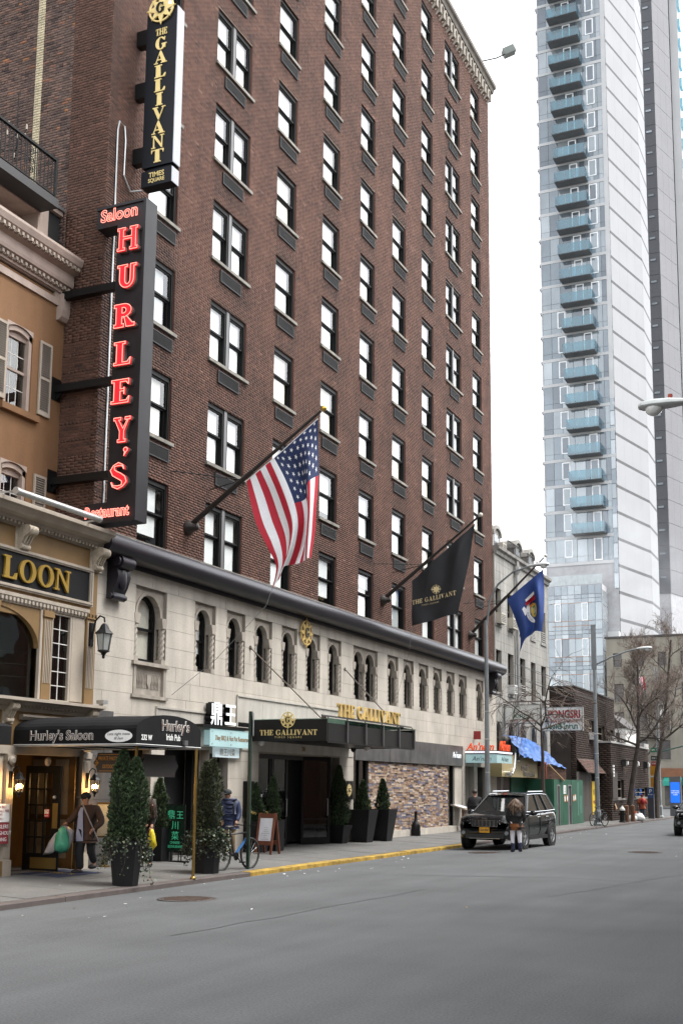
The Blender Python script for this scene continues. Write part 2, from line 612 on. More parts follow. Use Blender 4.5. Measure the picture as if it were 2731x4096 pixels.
# kerb stones, yellow-painted beside the hotel entrance
kb = thing('kerb', None, None)
tag(kb, kind='structure')
del kb['kind']
kb['kind'] = 'structure'
y = 6.0
random.seed(3)
while y < 82:
    L = rnd(1.7, 2.6) if y < 55 else 4
    if y < 22.6 < y+L: L = 22.6-y
    dz, dx = rnd(-.006, .006), rnd(-.008, .008)
    q = MB()
    x0, x1 = KX-.22+dx, KX+dx
    q.prism([(x0, -.2), (x1+.01, -.2), (x1, .02+dz), (x1-.015, .032+dz), (x0, .04+dz)], 'y', y+.004, y+L-.004)
    q.build('kerb_stone', YEL if 22.5 < y < 38 else KERB, kb)
    y += L
# the corner of the kerb turning into the avenue
b = MB()
pts = [(KX-3+3*math.cos(a), 82+3*math.sin(a)) for a in [math.pi/2*i/8 for i in range(9)]]
for i in range(8):
    (x0, y0), (x1, y1) = pts[i], pts[i+1]
    b.add([(x0, y0, -.2), (x1, y1, -.2), (x1, y1, .03), (x0, y0, .03), (KX-3, 82, .03)], [(0, 1, 2, 3), (3, 2, 4)])
b.add([(-60, 82, .03), (KX-3, 82, .03), (KX-3, 85, .03), (-60, 85, .03)], [(0, 1, 2, 3)])
tag(b.build('corner_pavement', SIDE), kind='structure')
# far kerb and pavement on the camera's side
b = MB()
b.prism([(-.9, -.2), (-.9, .1), (-.88, .12), (3.5, .14), (3.5, -.2)], 'y', -40, 79)
tag(b.build('near_pavement', SIDE), kind='structure')
# pale worn tracks and tar seams in the road
random.seed(11)
b = MB()
TAR = M('tar_seam', (.045, .045, .045), rough=.7)
for (x0, y0, x1, y1, w) in ((-9.2, 24, -6.2, 25.1, .05), (-6.2, 25.1, -4.2, 24.6, .04), (-9.5, 36, -4, 37.3, .06), (-11, 30.2, -5, 29.0, .03), (-5.3, 20.5, -3.5, 30.5, .03), (-8.2, 13, -7.7, 21, .025)):
    k = 10
    pr = None
    for i in range(k+1):
        t = i/k
        x, yy = x0+(x1-x0)*t+rnd(-.06, .06), y0+(y1-y0)*t+rnd(-.06, .06)
        if pr:
            dx, dy = x-pr[0], yy-pr[1]
            q = math.hypot(dx, dy)
            nx, ny = -dy/q*w/2, dx/q*w/2
            b.poly([(pr[0]-nx, pr[1]-ny, gz(pr[0])+.004), (x-nx, yy-ny, gz(x)+.004), (x+nx, yy+ny, gz(x)+.004), (pr[0]+nx, pr[1]+ny, gz(pr[0])+.004)])
        pr = (x, yy)
tag(b.build('tar_seams', TAR, fix=False), kind='stuff')
for (x, y, r, lab, sq) in ((-10.75, 17.4, .42, 'rusty round manhole cover in the asphalt nearest the kerb', 1), (-10.65, 33.8, .4, 'dark manhole cover in the road in front of the parked black car', 1), (-6.4, 36.2, .42, 'lone manhole cover out in the middle of the roadway', 1)):
    t = thing('manhole_cover', lab, 'manhole cover', (x, y, gz(x)+.003))
    q = MB()
    q.lathe([(r+.09, 0), (r+.09, .006), (r+.015, .008), (r+.015, 0)], (x, y, gz(x)+.003), 28, caps=False)
    q.build('rim', IRON, t)
    q = MB()
    q.lathe([(r, 0), (r, .007), (0.01, .009)], (x, y, gz(x)+.003), 28, caps=False)
    for i in range(-3, 4):
        w = math.sqrt(max(r*r-(i*.11)**2, 0))*.9
        q.box(x-w, x+w, y+i*.11-.02, y+i*.11+.02, gz(x)+.008, gz(x)+.018)
    q.build('lid', M('rusty_iron', (.075, .05, .038), rough=.85, var=.3, sc=6), t)
# litter
b = MB()
LIT = [M('litter_white', (.7, .7, .68)), M('litter_tan', (.35, .2, .09)), M('litter_grey', (.25, .25, .24))]
random.seed(21)
for i in range(110):
    y = 14+52*random.random()**1.5
    x = -12.35+abs(random.gauss(0, .9)) if random.random() < .6 else rnd(-15.2, -12.5)
    if random.random() < .10: x = rnd(-11, -4)
    s = rnd(.01, .03)*(1+y/70)
    z = gz(x)+.006
    a = rnd(0, 6)
    pts = [(x+s*k*math.cos(a+j), y+s*1.6*k*math.sin(a+j), z+rnd(0, .012)) for j, k in ((0, 1), (1.4, .8), (3, 1.1), (4.6, .7))]
    b.mat(0 if random.random() < .7 else (1 if random.random() < .5 else 2)).poly(pts)
tag(b.build('litter', LIT, fix=False), kind='stuff')

# ================================================================== THE HOTEL
BX = -15.5                       # brick face
LX = -15.42                      # limestone face
YL, YR = 20.69, 50.82
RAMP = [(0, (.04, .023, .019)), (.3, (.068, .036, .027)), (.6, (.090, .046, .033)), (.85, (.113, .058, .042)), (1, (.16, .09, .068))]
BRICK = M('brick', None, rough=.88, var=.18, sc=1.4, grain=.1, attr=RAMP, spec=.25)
RAMPO = [(0, (.05, .035, .032)), (.3, (.085, .058, .05)), (.6, (.12, .08, .066)), (.85, (.15, .09, .07)), (.985, (.19, .09, .055)), (1, (.26, .12, .06))]
BRICKO = M('old_brick', None, rough=.92, var=.2, sc=1.2, grain=.1, attr=RAMPO, spec=.2)
BRICKW = M('pale_brick', (.42, .36, .24), rough=.85, var=.2, sc=3)
MORT = M('mortar', (.30, .235, .19), rough=.95, var=.15, sc=1.5, stain=.3)
MORTO = M('old_mortar', (.21, .18, .15), rough=.95, var=.2, sc=1.5)
FARB = M('far_brick', (.14, .065, .05), rough=.9, var=.15, sc=1.5)
BLK = M('black_window_metal', (.006, .006, .006), rough=.55, var=.1, spec=.2)
GRL = M('grille_metal', (.022, .021, .021), rough=.55, metal=.2, var=.2)
MUL = M('grey_mullion', (.10, .095, .095), rough=.45, metal=.2)
SILL = M('window_sill_stone', (.2, .185, .16), rough=.9, var=.25, sc=4, stain=.3)
LIME = M('limestone', (.47, .43, .37), rough=.88, var=.10, sc=1.2, grain=.07, bump=.12, bsc=40, stain=.22)
LIMD = M('limestone_joint', (.27, .245, .21), rough=.95)
CARV = M('carved_stone', (.36, .32, .27), rough=.9, var=.15, sc=4, stain=.3)
DARK = M('dark_interior', (.012, .012, .013), rough=.9)
PANE = glass('window_glass', (.93, .95, .95), 2.2, .01, .03, 1.5)
BLIND = [M('white_blind', (.82, .83, .82), rough=.8, var=.04), M('cream_blind', (.72, .68, .58), rough=.8, var=.05), M('grey_blind', (.46, .48, .47), rough=.8, var=.06)]

hotel = thing('hotel_building', 'tall red brick hotel with pale limestone lower floors and rows of black framed windows', 'building', (BX, YL, .14))

def pxy(P):
    v = Vector(P)-Vector((0, 0, 1.9))
    z = v.dot(fw)
    return 1365.5+4656.29*v.dot(cr)/z, 2448.04-4656.29*v.dot(cu)/z, z

COLS = [(22.40, 23.68, 0), (25.45, 27.40, 1), (29.10, 30.37, 0), (32.30, 33.60, 0), (35.40, 36.68, 0), (38.42, 39.75, 0), (41.55, 42.85, 0), (44.48, 46.42, 1), (48.05, 49.35, 0)]
SILLS = [7.53, 10.28, 13.12, 15.97, 18.82, 21.69, 24.53, 27.29, 30.06, 32.80]
WH = 1.67
OPEN = [(a, c, z, z+WH) for (a, c, d) in COLS for z in SILLS]

def wall_x(mb, X, y0, y1, z0, z1, holes, depth=0, mi=0, rmi=None):
    """A wall face at x=X with rectangular holes; depth adds the reveals behind each hole."""
    ys = sorted({y0, y1, *[h for o in holes for h in o[:2] if y0 < h < y1]})
    zs = sorted({z0, z1, *[h for o in holes for h in o[2:] if z0 < h < z1]})
    mb.mat(mi)
    for j in range(len(zs)-1):
        k = 0
        run = None
        for i in range(len(ys)-1):
            cy, cz = (ys[i]+ys[i+1])/2, (zs[j]+zs[j+1])/2
            inside = any(o[0] < cy < o[1] and o[2] < cz < o[3] for o in holes)
            if not inside:
                run = [run[0], ys[i+1]] if run else [ys[i], ys[i+1]]
            if run and (inside or i == len(ys)-2):
                a, c = run
                mb.add([(X, a, zs[j]), (X, c, zs[j]), (X, c, zs[j+1]), (X, a, zs[j+1])], [(0, 1, 2, 3)])
                run = None
    if depth:
        mb.mat(mi if rmi is None else rmi)
        for (a, c, d, e) in holes:
            r = [(a, d), (c, d), (c, e), (a, e)]
            for i in range(4):
                p, q = r[i], r[(i+1) % 4]
                mb.add([(X, *p), (X, *q), (X-depth, *q), (X-depth, *p)], [(0, 1, 2, 3)])
    mb.mat(0)

b = MB()
wall_x(b, BX-.012, YL, YR, 6.9, 35.3, OPEN)
b.build('mortar_bed', MORT, hotel, fix=False)
b = MB()
b.box(-30, BX-.65, YL+.3, YR-.05, .2, 35.5)
b.build('core', DARK, hotel)
b = MB()                                               # far return wall and roof slab
b.box(-30, BX-.02, YR-.3, YR-.012, 6.9, 35.4)
b.box(-30, BX-.01, YL+.2, YR-.01, 35.3, 35.5)
b.build('roof', FARB, hotel)

def courses(lo, hi, z0, z1, openings, L=.203, H=.0575, J=.0102, hdr=6):
    """Brick rectangles (a0,a1,z0,z1,row) in common bond, clipped to the openings."""
    out = []
    r = 0
    z = z0
    while z < z1:
        step = (L-J)/2+J if r % hdr == hdr-1 else L+J
        ln = step-J
        cuts = sorted([(a, c) for (a, c, d, e) in openings if d < z+H*.7 and e > z+H*.3])
        x = lo
        iv = []
        for (a, c) in cuts:
            if a > x: iv.append((x, min(a, hi)))
            x = max(x, c)
        if x < hi: iv.append((x, hi))
        st = lo-step+(0 if r % 2 else step/2)
        for (a, c) in iv:
            k = math.floor((a-st)/step)
            p = st+k*step
            while p < c:
                s, e = max(p, a), min(p+ln, c)
                if e-s > .03: out.append((s, e, z, min(z+H, z1), r))
                p += step
        z += H+J
        r += 1
    return out

def brick_solid(rects, face, back, axis, tones, mats, name, parent, jit=.003):
    """All rectangles as five-sided bricks standing proud of the mortar, in one mesh."""
    R = np.array([q[:4] for q in rects])
    n = len(R)
    rng_ = np.random.default_rng(5)
    f = face+rng_.uniform(-jit, jit, n)*(1 if axis == 'x' else -1)
    V = np.zeros((n, 8, 3))
    for k, (ai, zi, fr) in enumerate(((0, 2, 1), (1, 2, 1), (1, 3, 1), (0, 3, 1), (0, 2, 0), (1, 2, 0), (1, 3, 0), (0, 3, 0))):
        d = f if fr else np.full(n, back)
        if axis == 'x':
            V[:, k] = np.stack([d, R[:, ai], R[:, zi]], 1)
        else:
            V[:, k] = np.stack([R[:, ai], d, R[:, zi]], 1)
    F = np.array([(0, 1, 2, 3), (0, 4, 5, 1), (1, 5, 6, 2), (2, 6, 7, 3), (3, 7, 4, 0)])
    if axis == 'y': F = F[:, ::-1]
    Q = (np.arange(n)[:, None, None]*8+F[None]).reshape(-1, 4)
    return quads_np(V.reshape(-1, 3), Q, mats, name, parent, np.repeat(tones, 5))

def single_brick(rect, face, back, axis, tone, mt, parent, cache={}):
    a0, a1, z0, z1 = rect[:4]
    key = (round(a1-a0, 3), axis, round(tone*5), mt.name)
    if key not in cache:
        w, h, d = a1-a0, z1-z0, face-back
        q = MB()
        if axis == 'x': q.box(-d, 0.002, -w/2, w/2, -h/2, h/2)
        else: q.box(-w/2, w/2, -.002, -d, -h/2, h/2)
        me = q.mesh(mt)
        a = me.attributes.new('tone', 'FLOAT', 'FACE')
        a.data.foreach_set('value', [round(tone*5)/5]*len(me.polygons))
        cache[key] = me
    c = ((a0+a1)/2, (z0+z1)/2)
    loc = Vector((face, c[0], c[1])) if axis == 'x' else Vector((c[0], face, c[1]))
    o = bpy.data.objects.new('brick', cache[key])
    COL.objects.link(o)
    o.parent = parent
    o.location = loc-wl(parent)

rects = courses(YL, YR, 7.5, 35.05, OPEN)
seen, rest = [], []
for q in rects:
    u, v, d = pxy((BX, (q[0]+q[1])/2, q[2]))
    if v > -180: seen.append(q)
    else: rest.append(q)
rg = np.random.default_rng(2)
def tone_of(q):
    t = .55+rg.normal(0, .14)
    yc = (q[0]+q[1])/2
    if yc < YL+.36: t -= .33  # shade of the corner slot put into the tone of flush bricks
    for (a, c, d) in COLS:                             # soot between a sill and the window below it
        if a-.05 < yc < c+.05: t -= .17+.12*math.sin(q[2]*7+a)
    t += .08*math.sin(yc*1.7+q[2]*.6)
    return min(max(t, 0), 1)
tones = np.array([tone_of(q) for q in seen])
# the 300 bricks that show largest stay separate parts
rk = sorted(range(len(seen)), key=lambda i: (pxy((BX, (seen[i][0]+seen[i][1])/2, seen[i][2]))[2]+(0 if seen[i][1]-seen[i][0] > .19 else 50)+abs(seen[i][2]-9)*.6))[:150]
rks = set(rk)
keep = [i for i in range(len(seen)) if i not in rks]
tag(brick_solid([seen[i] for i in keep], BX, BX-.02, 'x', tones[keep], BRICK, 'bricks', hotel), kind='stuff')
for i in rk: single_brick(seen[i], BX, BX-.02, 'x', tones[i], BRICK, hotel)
# brickwork above the frame: plain face of the same colour
b = MB()
wall_x(b, BX-.004, YL, 43.0, 23.2, 35.05, [(-99, 24.6, 20, 23.6)]+OPEN)
me = b.mesh(FARB, wl(hotel), fix=False)
# keep only the quads lying above everything the camera sees
bm = bmesh.new(); bm.from_mesh(me)
dl = []
for f in bm.faces:
    if any(pxy(vv.co+wl(hotel))[1] > -150 for vv in f.verts): dl.append(f)
bmesh.ops.delete(bm, geom=dl, context='FACES')
bm.to_mesh(me); bm.free()
link('upper_wall', me, hotel)
# side wall towards the saloon: newer brick by the corner, older brick with a pale strip behind
b = MB()
b.add([(-16.62, YL+.012, 6.9), (BX-.012, YL+.012, 6.9), (BX-.012, YL+.012, 36), (-16.62, YL+.012, 36)], [(0, 1, 2, 3)])
b.build('side_mortar_bed', MORT, hotel, fix=False)
b = MB()
b.add([(-30, YL+.012, 6.9), (-16.62, YL+.012, 6.9), (-16.62, YL+.012, 36), (-30, YL+.012, 36)], [(0, 1, 2, 3)])
b.build('old_mortar_bed', MORTO, hotel, fix=False)
sr = courses(-16.615, BX, 7.2, 23.5, [])
tn = np.clip(.5+rg.normal(0, .15, len(sr)), 0, 1)
rk = sorted([i for i in range(len(sr)) if sr[i][1]-sr[i][0] > .18 and 8 < sr[i][2] < 14], key=lambda i: abs(sr[i][2]-10.5))[:150]
rks = set(rk)
keep = [i for i in range(len(sr)) if i not in rks]
tag(brick_solid([sr[i] for i in keep], YL, YL+.02, 'y', tn[keep], BRICK, 'side_bricks', hotel), kind='stuff')
for i in rk: single_brick(sr[i], YL, YL+.02, 'y', tn[i], BRICK, hotel)
so_ = courses(-20.6, -16.625, 12.6, 24, [(-17.755, -17.535, 0, 99)], L=.2)
tag(brick_solid(so_, YL, YL+.02, 'y', np.clip(.48+rg.normal(0, .22, len(so_)), 0, 1), BRICKO, 'old_bricks', hotel, .006), kind='stuff')
sw = courses(-17.75, -17.54, 12.6, 24, [], L=.205, hdr=99)
tag(brick_solid(sw, YL-.004, YL+.02, 'y', np.zeros(len(sw)), BRICKW, 'pale_bricks', hotel), kind='stuff')
# conduits on the corner
STEEL = M('galvanised_pipe', (.45, .46, .46), rough=.4, metal=.7, var=.15)
b = MB()
b.tube([(BX+.03, 21.02, 7.6), (BX+.03, 21.0, 17.2), (BX+.03, 21.06, 17.45), (BX+.04, 21.25, 17.42), (BX+.03, 21.32, 17.1), (BX+.03, 21.3, 16.2), (BX+.06, 21.55, 15.9), (BX+.3, 21.7, 15.95)], .021, 6)
b.build('conduit', STEEL, hotel)

# ---- windows
def window_mesh(w, dbl):
    q = MB()
    h = WH
    lights = [(0, w)] if not dbl else [(0, w/2-.07), (w/2+.07, w)]
    for (a, c) in lights:
        q.box(-.26, -.05, a, a+.075, 0, h); q.box(-.26, -.05, c-.075, c, 0, h)
        q.box(-.26, -.05, a+.075, c-.075, h-.12, h); q.box(-.26, -.05, a+.075, c-.075, 0, .06)
        q.box(-.19, -.13, a+.075, c-.075, .80, .86); q.box(-.135, -.085, a+.075, c-.075, .84, .885)
        for yy in (a+.075, c-.075-.045):
            q.box(-.135, -.085, yy, yy+.045, .885, h-.12); q.box(-.19, -.14, yy, yy+.045, .06, .80)
        q.box(-.135, -.085, a+.12, c-.12, h-.165, h-.12); q.box(-.19, -.14, a+.12, c-.12, .06, .115)
    q.box(-.6, -.58, -.2, w+.2, -.2, h+.2)
    return q.mesh(BLK)
def pane_mesh(w, up):
    q = MB()
    x, z0, z1 = (-.11, .87, WH-.15) if up else (-.165, .1, .81)
    q.poly([(x, .115, z0), (x, w-.115, z0), (x, w-.115, z1), (x, .115, z1)])
    return q.mesh(PANE)
def reveal_mesh(w):
    q = MB()
    r = [(0, 0), (w, 0), (w, WH), (0, WH)]
    for i in range(4):
        p, k = r[i], r[(i+1) % 4]
        q.add([(0, *p), (0, *k), (-.3, *k), (-.3, *p)], [(0, 1, 2, 3)])
    return q.mesh(FARB, fix=False)
def sill_mesh(w):
    q = MB()
    q.box(-.12, .07, -.09, w+.09, -.085, .004)
    return q.mesh(SILL)
def mull_mesh(w):
    q = MB()
    q.box(-.2, -.03, w/2-.069, w/2+.069, .004, WH-.004)
    return q.mesh(MUL)
def blind_mesh(w, gap, drop, mt):
    q = MB()
    q.box(-.185, -.18, .08, w-.08-gap, drop, WH-.05)
    return q.mesh(mt)
def grille_mesh(w, h=.335):
    q = MB()
    q.box(-.015, .018, 0, w, 0, h)
    q.box(.018, .045, 0, w, 0, .022); q.box(.018, .045, 0, w, h-.022, h); q.box(.018, .045, 0, .022, .022, h-.022); q.box(.018, .045, w-.022, w, .022, h-.022)
    k = 13
    for i in range(k):
        z = .03+i*(h-.06)/k
        q.add([(.02, .024, z+.016), (.044, .024, z), (.044, w-.024, z), (.02, w-.024, z+.016), (.02, .024, z+.022), (.044, .024, z+.006), (.044, w-.024, z+.006), (.02, w-.024, z+.022)],
              [(4, 5, 6, 7), (0, 1, 5, 4), (1, 2, 6, 5), (3, 2, 1, 0)])
    return q.mesh(GRL)
WM = {}
for (w, d) in ((1.28, 0), (1.95, 1)):
    lw = w if not d else w/2-.07
    WM[d] = dict(w=w, lw=lw, f=window_mesh(w, d), p=[pane_mesh(lw, 0), pane_mesh(lw, 1)], s=sill_mesh(w), g=grille_mesh(1.12))
    WM[d]['r'] = reveal_mesh(w)
    WM[d]['m'] = mull_mesh(w) if d else None
    WM[d]['b'] = [blind_mesh(lw, g*(.55 if d else 1), dr, BLIND[k]) for (g, dr, k) in ((.17, .06, 0), (.2, .1, 0), (.16, .06, 1), (.22, .3, 0), (.03, .06, 0), (.18, .06, 2))]
random.seed(5)
for ci, (a, c, d) in enumerate(COLS):
    for ri, z in enumerate(SILLS):
        if ri == 9 and ci < 5: continue
        if ri >= 8 and ci < 3: continue
        if ri >= 7 and ci < 1: continue
        W = WM[d]
        w = link('window', W['f'], hotel, Vector((BX, a, z))-wl(hotel))
        w.scale = (1, (c-a)/W['w'], 1)
        offs = [0] if not d else [0, W['lw']+.14]
        for oy in offs:
            for pm in W['p']: link('pane', pm, w, (0, oy, 0))
        link('sill', W['s'], w, (0, 0, 0))
        link('brick_reveal', W['r'], w, (0, 0, 0))
        if d: link('mullion', W['m'], w, (0, 0, 0))
        k = random.choice([0, 0, 1, 2, 3]) if ri > 2 else random.choice([0, 1, 2, 2, 3, 5, 5])
        if d: k = random.choice([0, 1, 4]) if ri > 2 else random.choice([0, 4, 5])
        for oy in offs: link('roller_blind', W['b'][k], w, (0, oy, 0))
        if ri:
            link('air_grille', W['g'], hotel, Vector((BX, (a+c)/2-.56, z-.53))-wl(hotel))
# ---- top cornice with small arched corbels
TERR = M('terracotta_trim', (.15, .135, .115), rough=.9, var=.25, sc=3, stain=.3)
b = MB()
b.prism([(BX-.02, 35.62), (BX+.2, 35.62), (BX+.24, 35.8), (BX+.34, 35.86), (BX+.36, 36.0), (BX+.3, 36.12), (BX-.02, 36.14)], 'y', YL-.1, YR+.26)
b.box(BX-.4, BX+.12, YL, YR-.4, 36.14, 36.5)
b.build('cornice', TERR, hotel)
q = MB()
for sgn in (-1, 1):
    q.prism([(sgn*.215, 0), (sgn*.13, 0), (sgn*.13, .33), (sgn*.215, .33)], 'x', 0, .17)
n = 6
for i in range(n):
    a0, a1 = math.pi*i/n, math.pi*(i+1)/n
    q.prism([(.13*math.cos(a0), .33+.13*math.sin(a0)), (.13*math.cos(a1), .33+.13*math.sin(a1)), (.215*math.cos(a1), .33+.215*math.sin(a1)), (.215*math.cos(a0), .33+.215*math.sin(a0))], 'x', 0, .17)
q.box(-.0, .09, -.22, .22, .5, .62)
q.add([(0, -.07, -.16), (.02, -.07, 0), (.14, -.07, 0), (0, .07, -.16), (.02, .07, 0), (.14, .07, 0)], [(0, 1, 2), (3, 5, 4), (0, 3, 4, 1), (1, 4, 5, 2), (2, 5, 3, 0)])
cm = q.mesh(M('corbel_stone', (.27, .245, .21), rough=.9, var=.2))
y = YR-.22
while y > 41.5:
    link('corbel', cm, hotel, Vector((BX, y, 35.06))-wl(hotel))
    y -= .455
fl = thing('floodlight', 'small grey floodlight on an arm above the hotel roof edge', 'floodlight', (BX+.3, 49.0, 36.1))
b = MB()
b.tube([(BX+.3, 49.0, 36.1), (BX+.9, 49.3, 36.28), (BX+1.25, 49.5, 36.5)], .03)
b.build('arm', BLK, fl)
b = MB()
b.beam((BX+1.2, 49.5, 36.55), (BX+1.65, 49.72, 36.8), .42, .34)
b.build('lamp_housing', M('floodlight_grey', (.12, .14, .13), rough=.6), fl)
# ================================================================== LIMESTONE BASE OF THE HOTEL
# arched first-floor windows (y0, y1, pair?)
ARCH = [(22.34, 23.66, 0), (24.96, 25.98, 0), (26.56, 27.56, 0), (28.1, 29.13, 0), (29.73, 30.73, 0), (31.31, 32.31, 0), (32.88, 33.89, 0), (34.85, 36.92, 1), (37.83, 38.85, 0), (39.37, 40.4, 0), (40.95, 41.98, 0), (42.53, 43.52, 0), (44.07, 45.07, 0), (45.6, 46.65, 0), (47.91, 48.97, 0)]
AZ0, AZ1, ATOP = 4.73, 6.5, 6.34
GROUND = [(20.69, 21.6, .13, 3.5), (21.6, 23.2, .13, 2.75), (23.76, 25.84, .13, 2.77), (25.86, 26.8, .13, 2.7), (28.48, 33.84, .13, 2.78), (34.94, 45.98, .13, 3.55), (46.35, 47.55, .13, 2.75), (48.0, 49.5, .13, 2.75)]
HOLES = [(a, c, AZ0, AZ1) for a, c, p in ARCH]+GROUND+[(22.34, 23.69, 3.96, 4.66)]
b = MB()
wall_x(b, LX-.008, YL, YR, .1, 7.0, [h for h in HOLES], .25)
b.build('limestone_bed', LIMD, hotel, fix=False)
b = MB()
b.box(BX-.3, LX-.01, YL+.002, YL+.02, 3.5, 6.9)
b.box(BX-.3, LX-.01, YR-.02, YR-.002, .1, 6.9)
b.box(BX-.02, LX-.012, YL+.02, YR-.02, 6.9, 7.05)
b.build('base_end_walls', LIME, hotel)
# separate ashlar stones with open joints
random.seed(31)
rows = [(.14, .62), (.62, 1.1), (1.1, 1.58), (1.58, 2.06), (2.06, 2.52), (2.52, 2.98), (2.98, 3.46), (3.46, 3.95), (3.95, 4.36), (4.36, 4.72), (4.72, 5.17), (5.17, 5.62), (5.62, 6.07), (6.07, 6.5), (6.5, 6.9)]
J = .004
cnt = 0
for ri, (z0, z1) in enumerate(rows):
    cuts = sorted([(a, c) for (a, c, d, e) in HOLES if d < z1-.1 and e > z0+.1])
    x, iv = YL+.01, []
    for (a, c) in cuts:
        if a > x+.02: iv.append((x, a))
        x = max(x, c)
    if x < YR-.03: iv.append((x, YR-.01))
    for (a, c) in iv:
        k = max(1, round((c-a)/1.15))
        w = (c-a)/k
        sh = (.5 if ri % 2 and k > 1 else 0)
        ed = [a]+[a+w*(i+sh*.8) for i in range(1 if not sh else 0, k) if a < a+w*(i+sh*.8) < c-.1]+[c]
        for i in range(len(ed)-1):
            if ed[i+1]-ed[i] < .03: continue
            q = MB()
            f = LX+rnd(-.0025, .0025)
            q.box(LX-.05, f, ed[i]+J, ed[i+1]-J, z0+J, z1-J)
            q.build('stone_block', LIME, hotel)
            cnt += 1
# arched windows
def arch_pts(yc, zc, r, n=12):
    return [(yc+r*math.cos(math.pi*i/n), zc+r*math.sin(math.pi*i/n)) for i in range(n+1)]
def spandrel(q, y0, y1, zc, r, ztop, X, depth):
    yc = (y0+y1)/2
    P = arch_pts(yc, zc, r)
    n = len(P)
    for i in range(n-1):
        p0, p1 = P[i], P[i+1]
        t0, t1 = (min(max(yc+(p0[0]-yc)*3, y0), y1), ztop), (min(max(yc+(p1[0]-yc)*3, y0), y1), ztop)
        q.add([(X, *p0), (X, *t0), (X, *t1), (X, *p1), (X-depth, *p0), (X-depth, *p1)], [(0, 1, 2, 3), (0, 3, 5, 4)])
    for yy, p in ((y1, P[0]), (y0, P[-1])):
        q.add([(X, *p), (X, yy, zc), (X, yy, ztop)], [(0, 1, 2)])
def colonnette(q, yc, z0, z1, X, r=.075):
    q.box(X-.1, X+.09, yc-r-.015, yc+r+.015, z0, z0+.12)
    n, k = 10, 26
    for i in range(k):                                        # rope-twisted shaft
        za, zb = z0+.12+(z1-z0-.36)*i/k, z0+.12+(z1-z0-.36)*(i+1)/k
        vs = []
        for zz in (za, zb):
            tw = zz*14
            for j in range(n):
                a = 2*math.pi*j/n
                rr = r*(1+.13*math.cos(3*(a-tw)))
                vs.append((X+.01+rr*math.cos(a), yc+rr*math.sin(a), zz))
        q.add(vs, [(j, (j+1) % n, n+(j+1) % n, n+j) for j in range(n)])
    q.prism([(yc-r, z1-.24), (yc+r, z1-.24), (yc+r+.04, z1-.05), (yc+r+.04, z1), (yc-r-.04, z1), (yc-r-.04, z1-.05)], 'x', X-.1, X+.1)
    q.box(X-.1, X+.085, yc-r-.012, yc+r+.012, z1-.26, z1-.235)
def arched_window(y0, y1, pair, first):
    root = MB()
    zt = AZ1
    lights = [(y0+.17, y1-.17)] if not pair else [(y0+.17, (y0+y1)/2-.09), ((y0+y1)/2+.09, y1-.17)]
    X = LX-.09
    for (a, c) in lights:
        r = (c-a)/2-.0
        ya = y0 if a == lights[0][0] else (y0+y1)/2
        yb = y1 if c == lights[-1][1] else (y0+y1)/2
        zc = ATOP-r
        spandrel(root, ya, yb, zc, r, zt, X, .25)
        P0, P1 = arch_pts((a+c)/2, zc, r), arch_pts((a+c)/2, zc, r+.07)
        for i in range(len(P0)-1):
            root.add([(X+.03, *P0[i]), (X+.03, *P1[i]), (X+.03, *P1[i+1]), (X+.03, *P0[i+1]), (X, *P1[i]), (X, *P1[i+1]), (X, *P0[i]), (X, *P0[i+1])],
                     [(0, 1, 2, 3), (1, 4, 5, 2), (0, 3, 7, 6)])
        # jamb returns behind the colonnettes
        root.box(X-.25, X-.1, ya+.0, a, AZ0, zc); root.box(X-.25, X-.1, c, yb, AZ0, zc)
    win = root.build('arched_window', CARV, hotel, fix=False)
    for yc in ([y0+.085, y1-.085] if not pair else [y0+.085, (y0+y1)/2, y1-.085]):
        q = MB()
        colonnette(q, yc, AZ0, ATOP-(lights[0][1]-lights[0][0])/2, X)
        q.build('colonnette', CARV, win, fix=False)
    for (a, c) in lights:
        r = (c-a)/2
        yc, zc = (a+c)/2, ATOP-r
        q = MB()
        XF = X-.13
        zm = AZ0+.78
        Po, Pi = arch_pts(yc, zc, r), arch_pts(yc, zc, r-.075)
        for i in range(len(Po)-1):
            q.add([(XF, *Pi[i]), (XF, *Po[i]), (XF, *Po[i+1]), (XF, *Pi[i+1]), (XF-.09, *Pi[i]), (XF-.09, *Pi[i+1])], [(0, 1, 2, 3), (0, 3, 5, 4)])
        q.box(XF-.1, XF, a, a+.075, AZ0, zc); q.box(XF-.1, XF, c-.075, c, AZ0, zc)
        q.box(XF-.1, XF, a+.075, c-.075, AZ0, AZ0+.1)
        q.box(XF-.08, XF-.02, a+.075, c-.075, zm, zm+.06)
        q.box(XF-.1, XF-.06, a+.075, a+.12, AZ0+.1, zm); q.box(XF-.1, XF-.06, c-.12, c-.075, AZ0+.1, zm)
        q.build('frame', BLK, win, fix=False)
        q = MB()
        q.poly([(XF-.05, *p) for p in Pi]+[(XF-.05, a+.07, zm+.05), (XF-.05, c-.07, zm+.05)])
        q.build('pane', PANE, win, fix=False)
        q = MB()
        q.poly([(XF-.085, a+.1, AZ0+.08), (XF-.085, c-.1, AZ0+.08), (XF-.085, c-.1, zm+.01), (XF-.085, a+.1, zm+.01)])
        q.build('pane', PANE, win, fix=False)
        q = MB()
        dz = random.choice([.06, .06, .35, .5, .75])
        q.poly([(XF-.115, a+.07, AZ0+dz), (XF-.115, c-.1, AZ0+dz), (XF-.115, c-.1, zc+r*.75), (XF-.115, c-.1-r*.25, zc+r*.97), (XF-.115, a+.07, zc+r*.97)])
        q.build('roller_blind', random.choice(BLIND), win, fix=False)
    q = MB()
    q.box(X-.42, X-.4, y0-.05, y1+.05, AZ0-.05, AZ1)
    q.build('room', DARK, win)
random.seed(8)
for i, (a, c, p) in enumerate(ARCH): arched_window(a, c, p, i == 0)
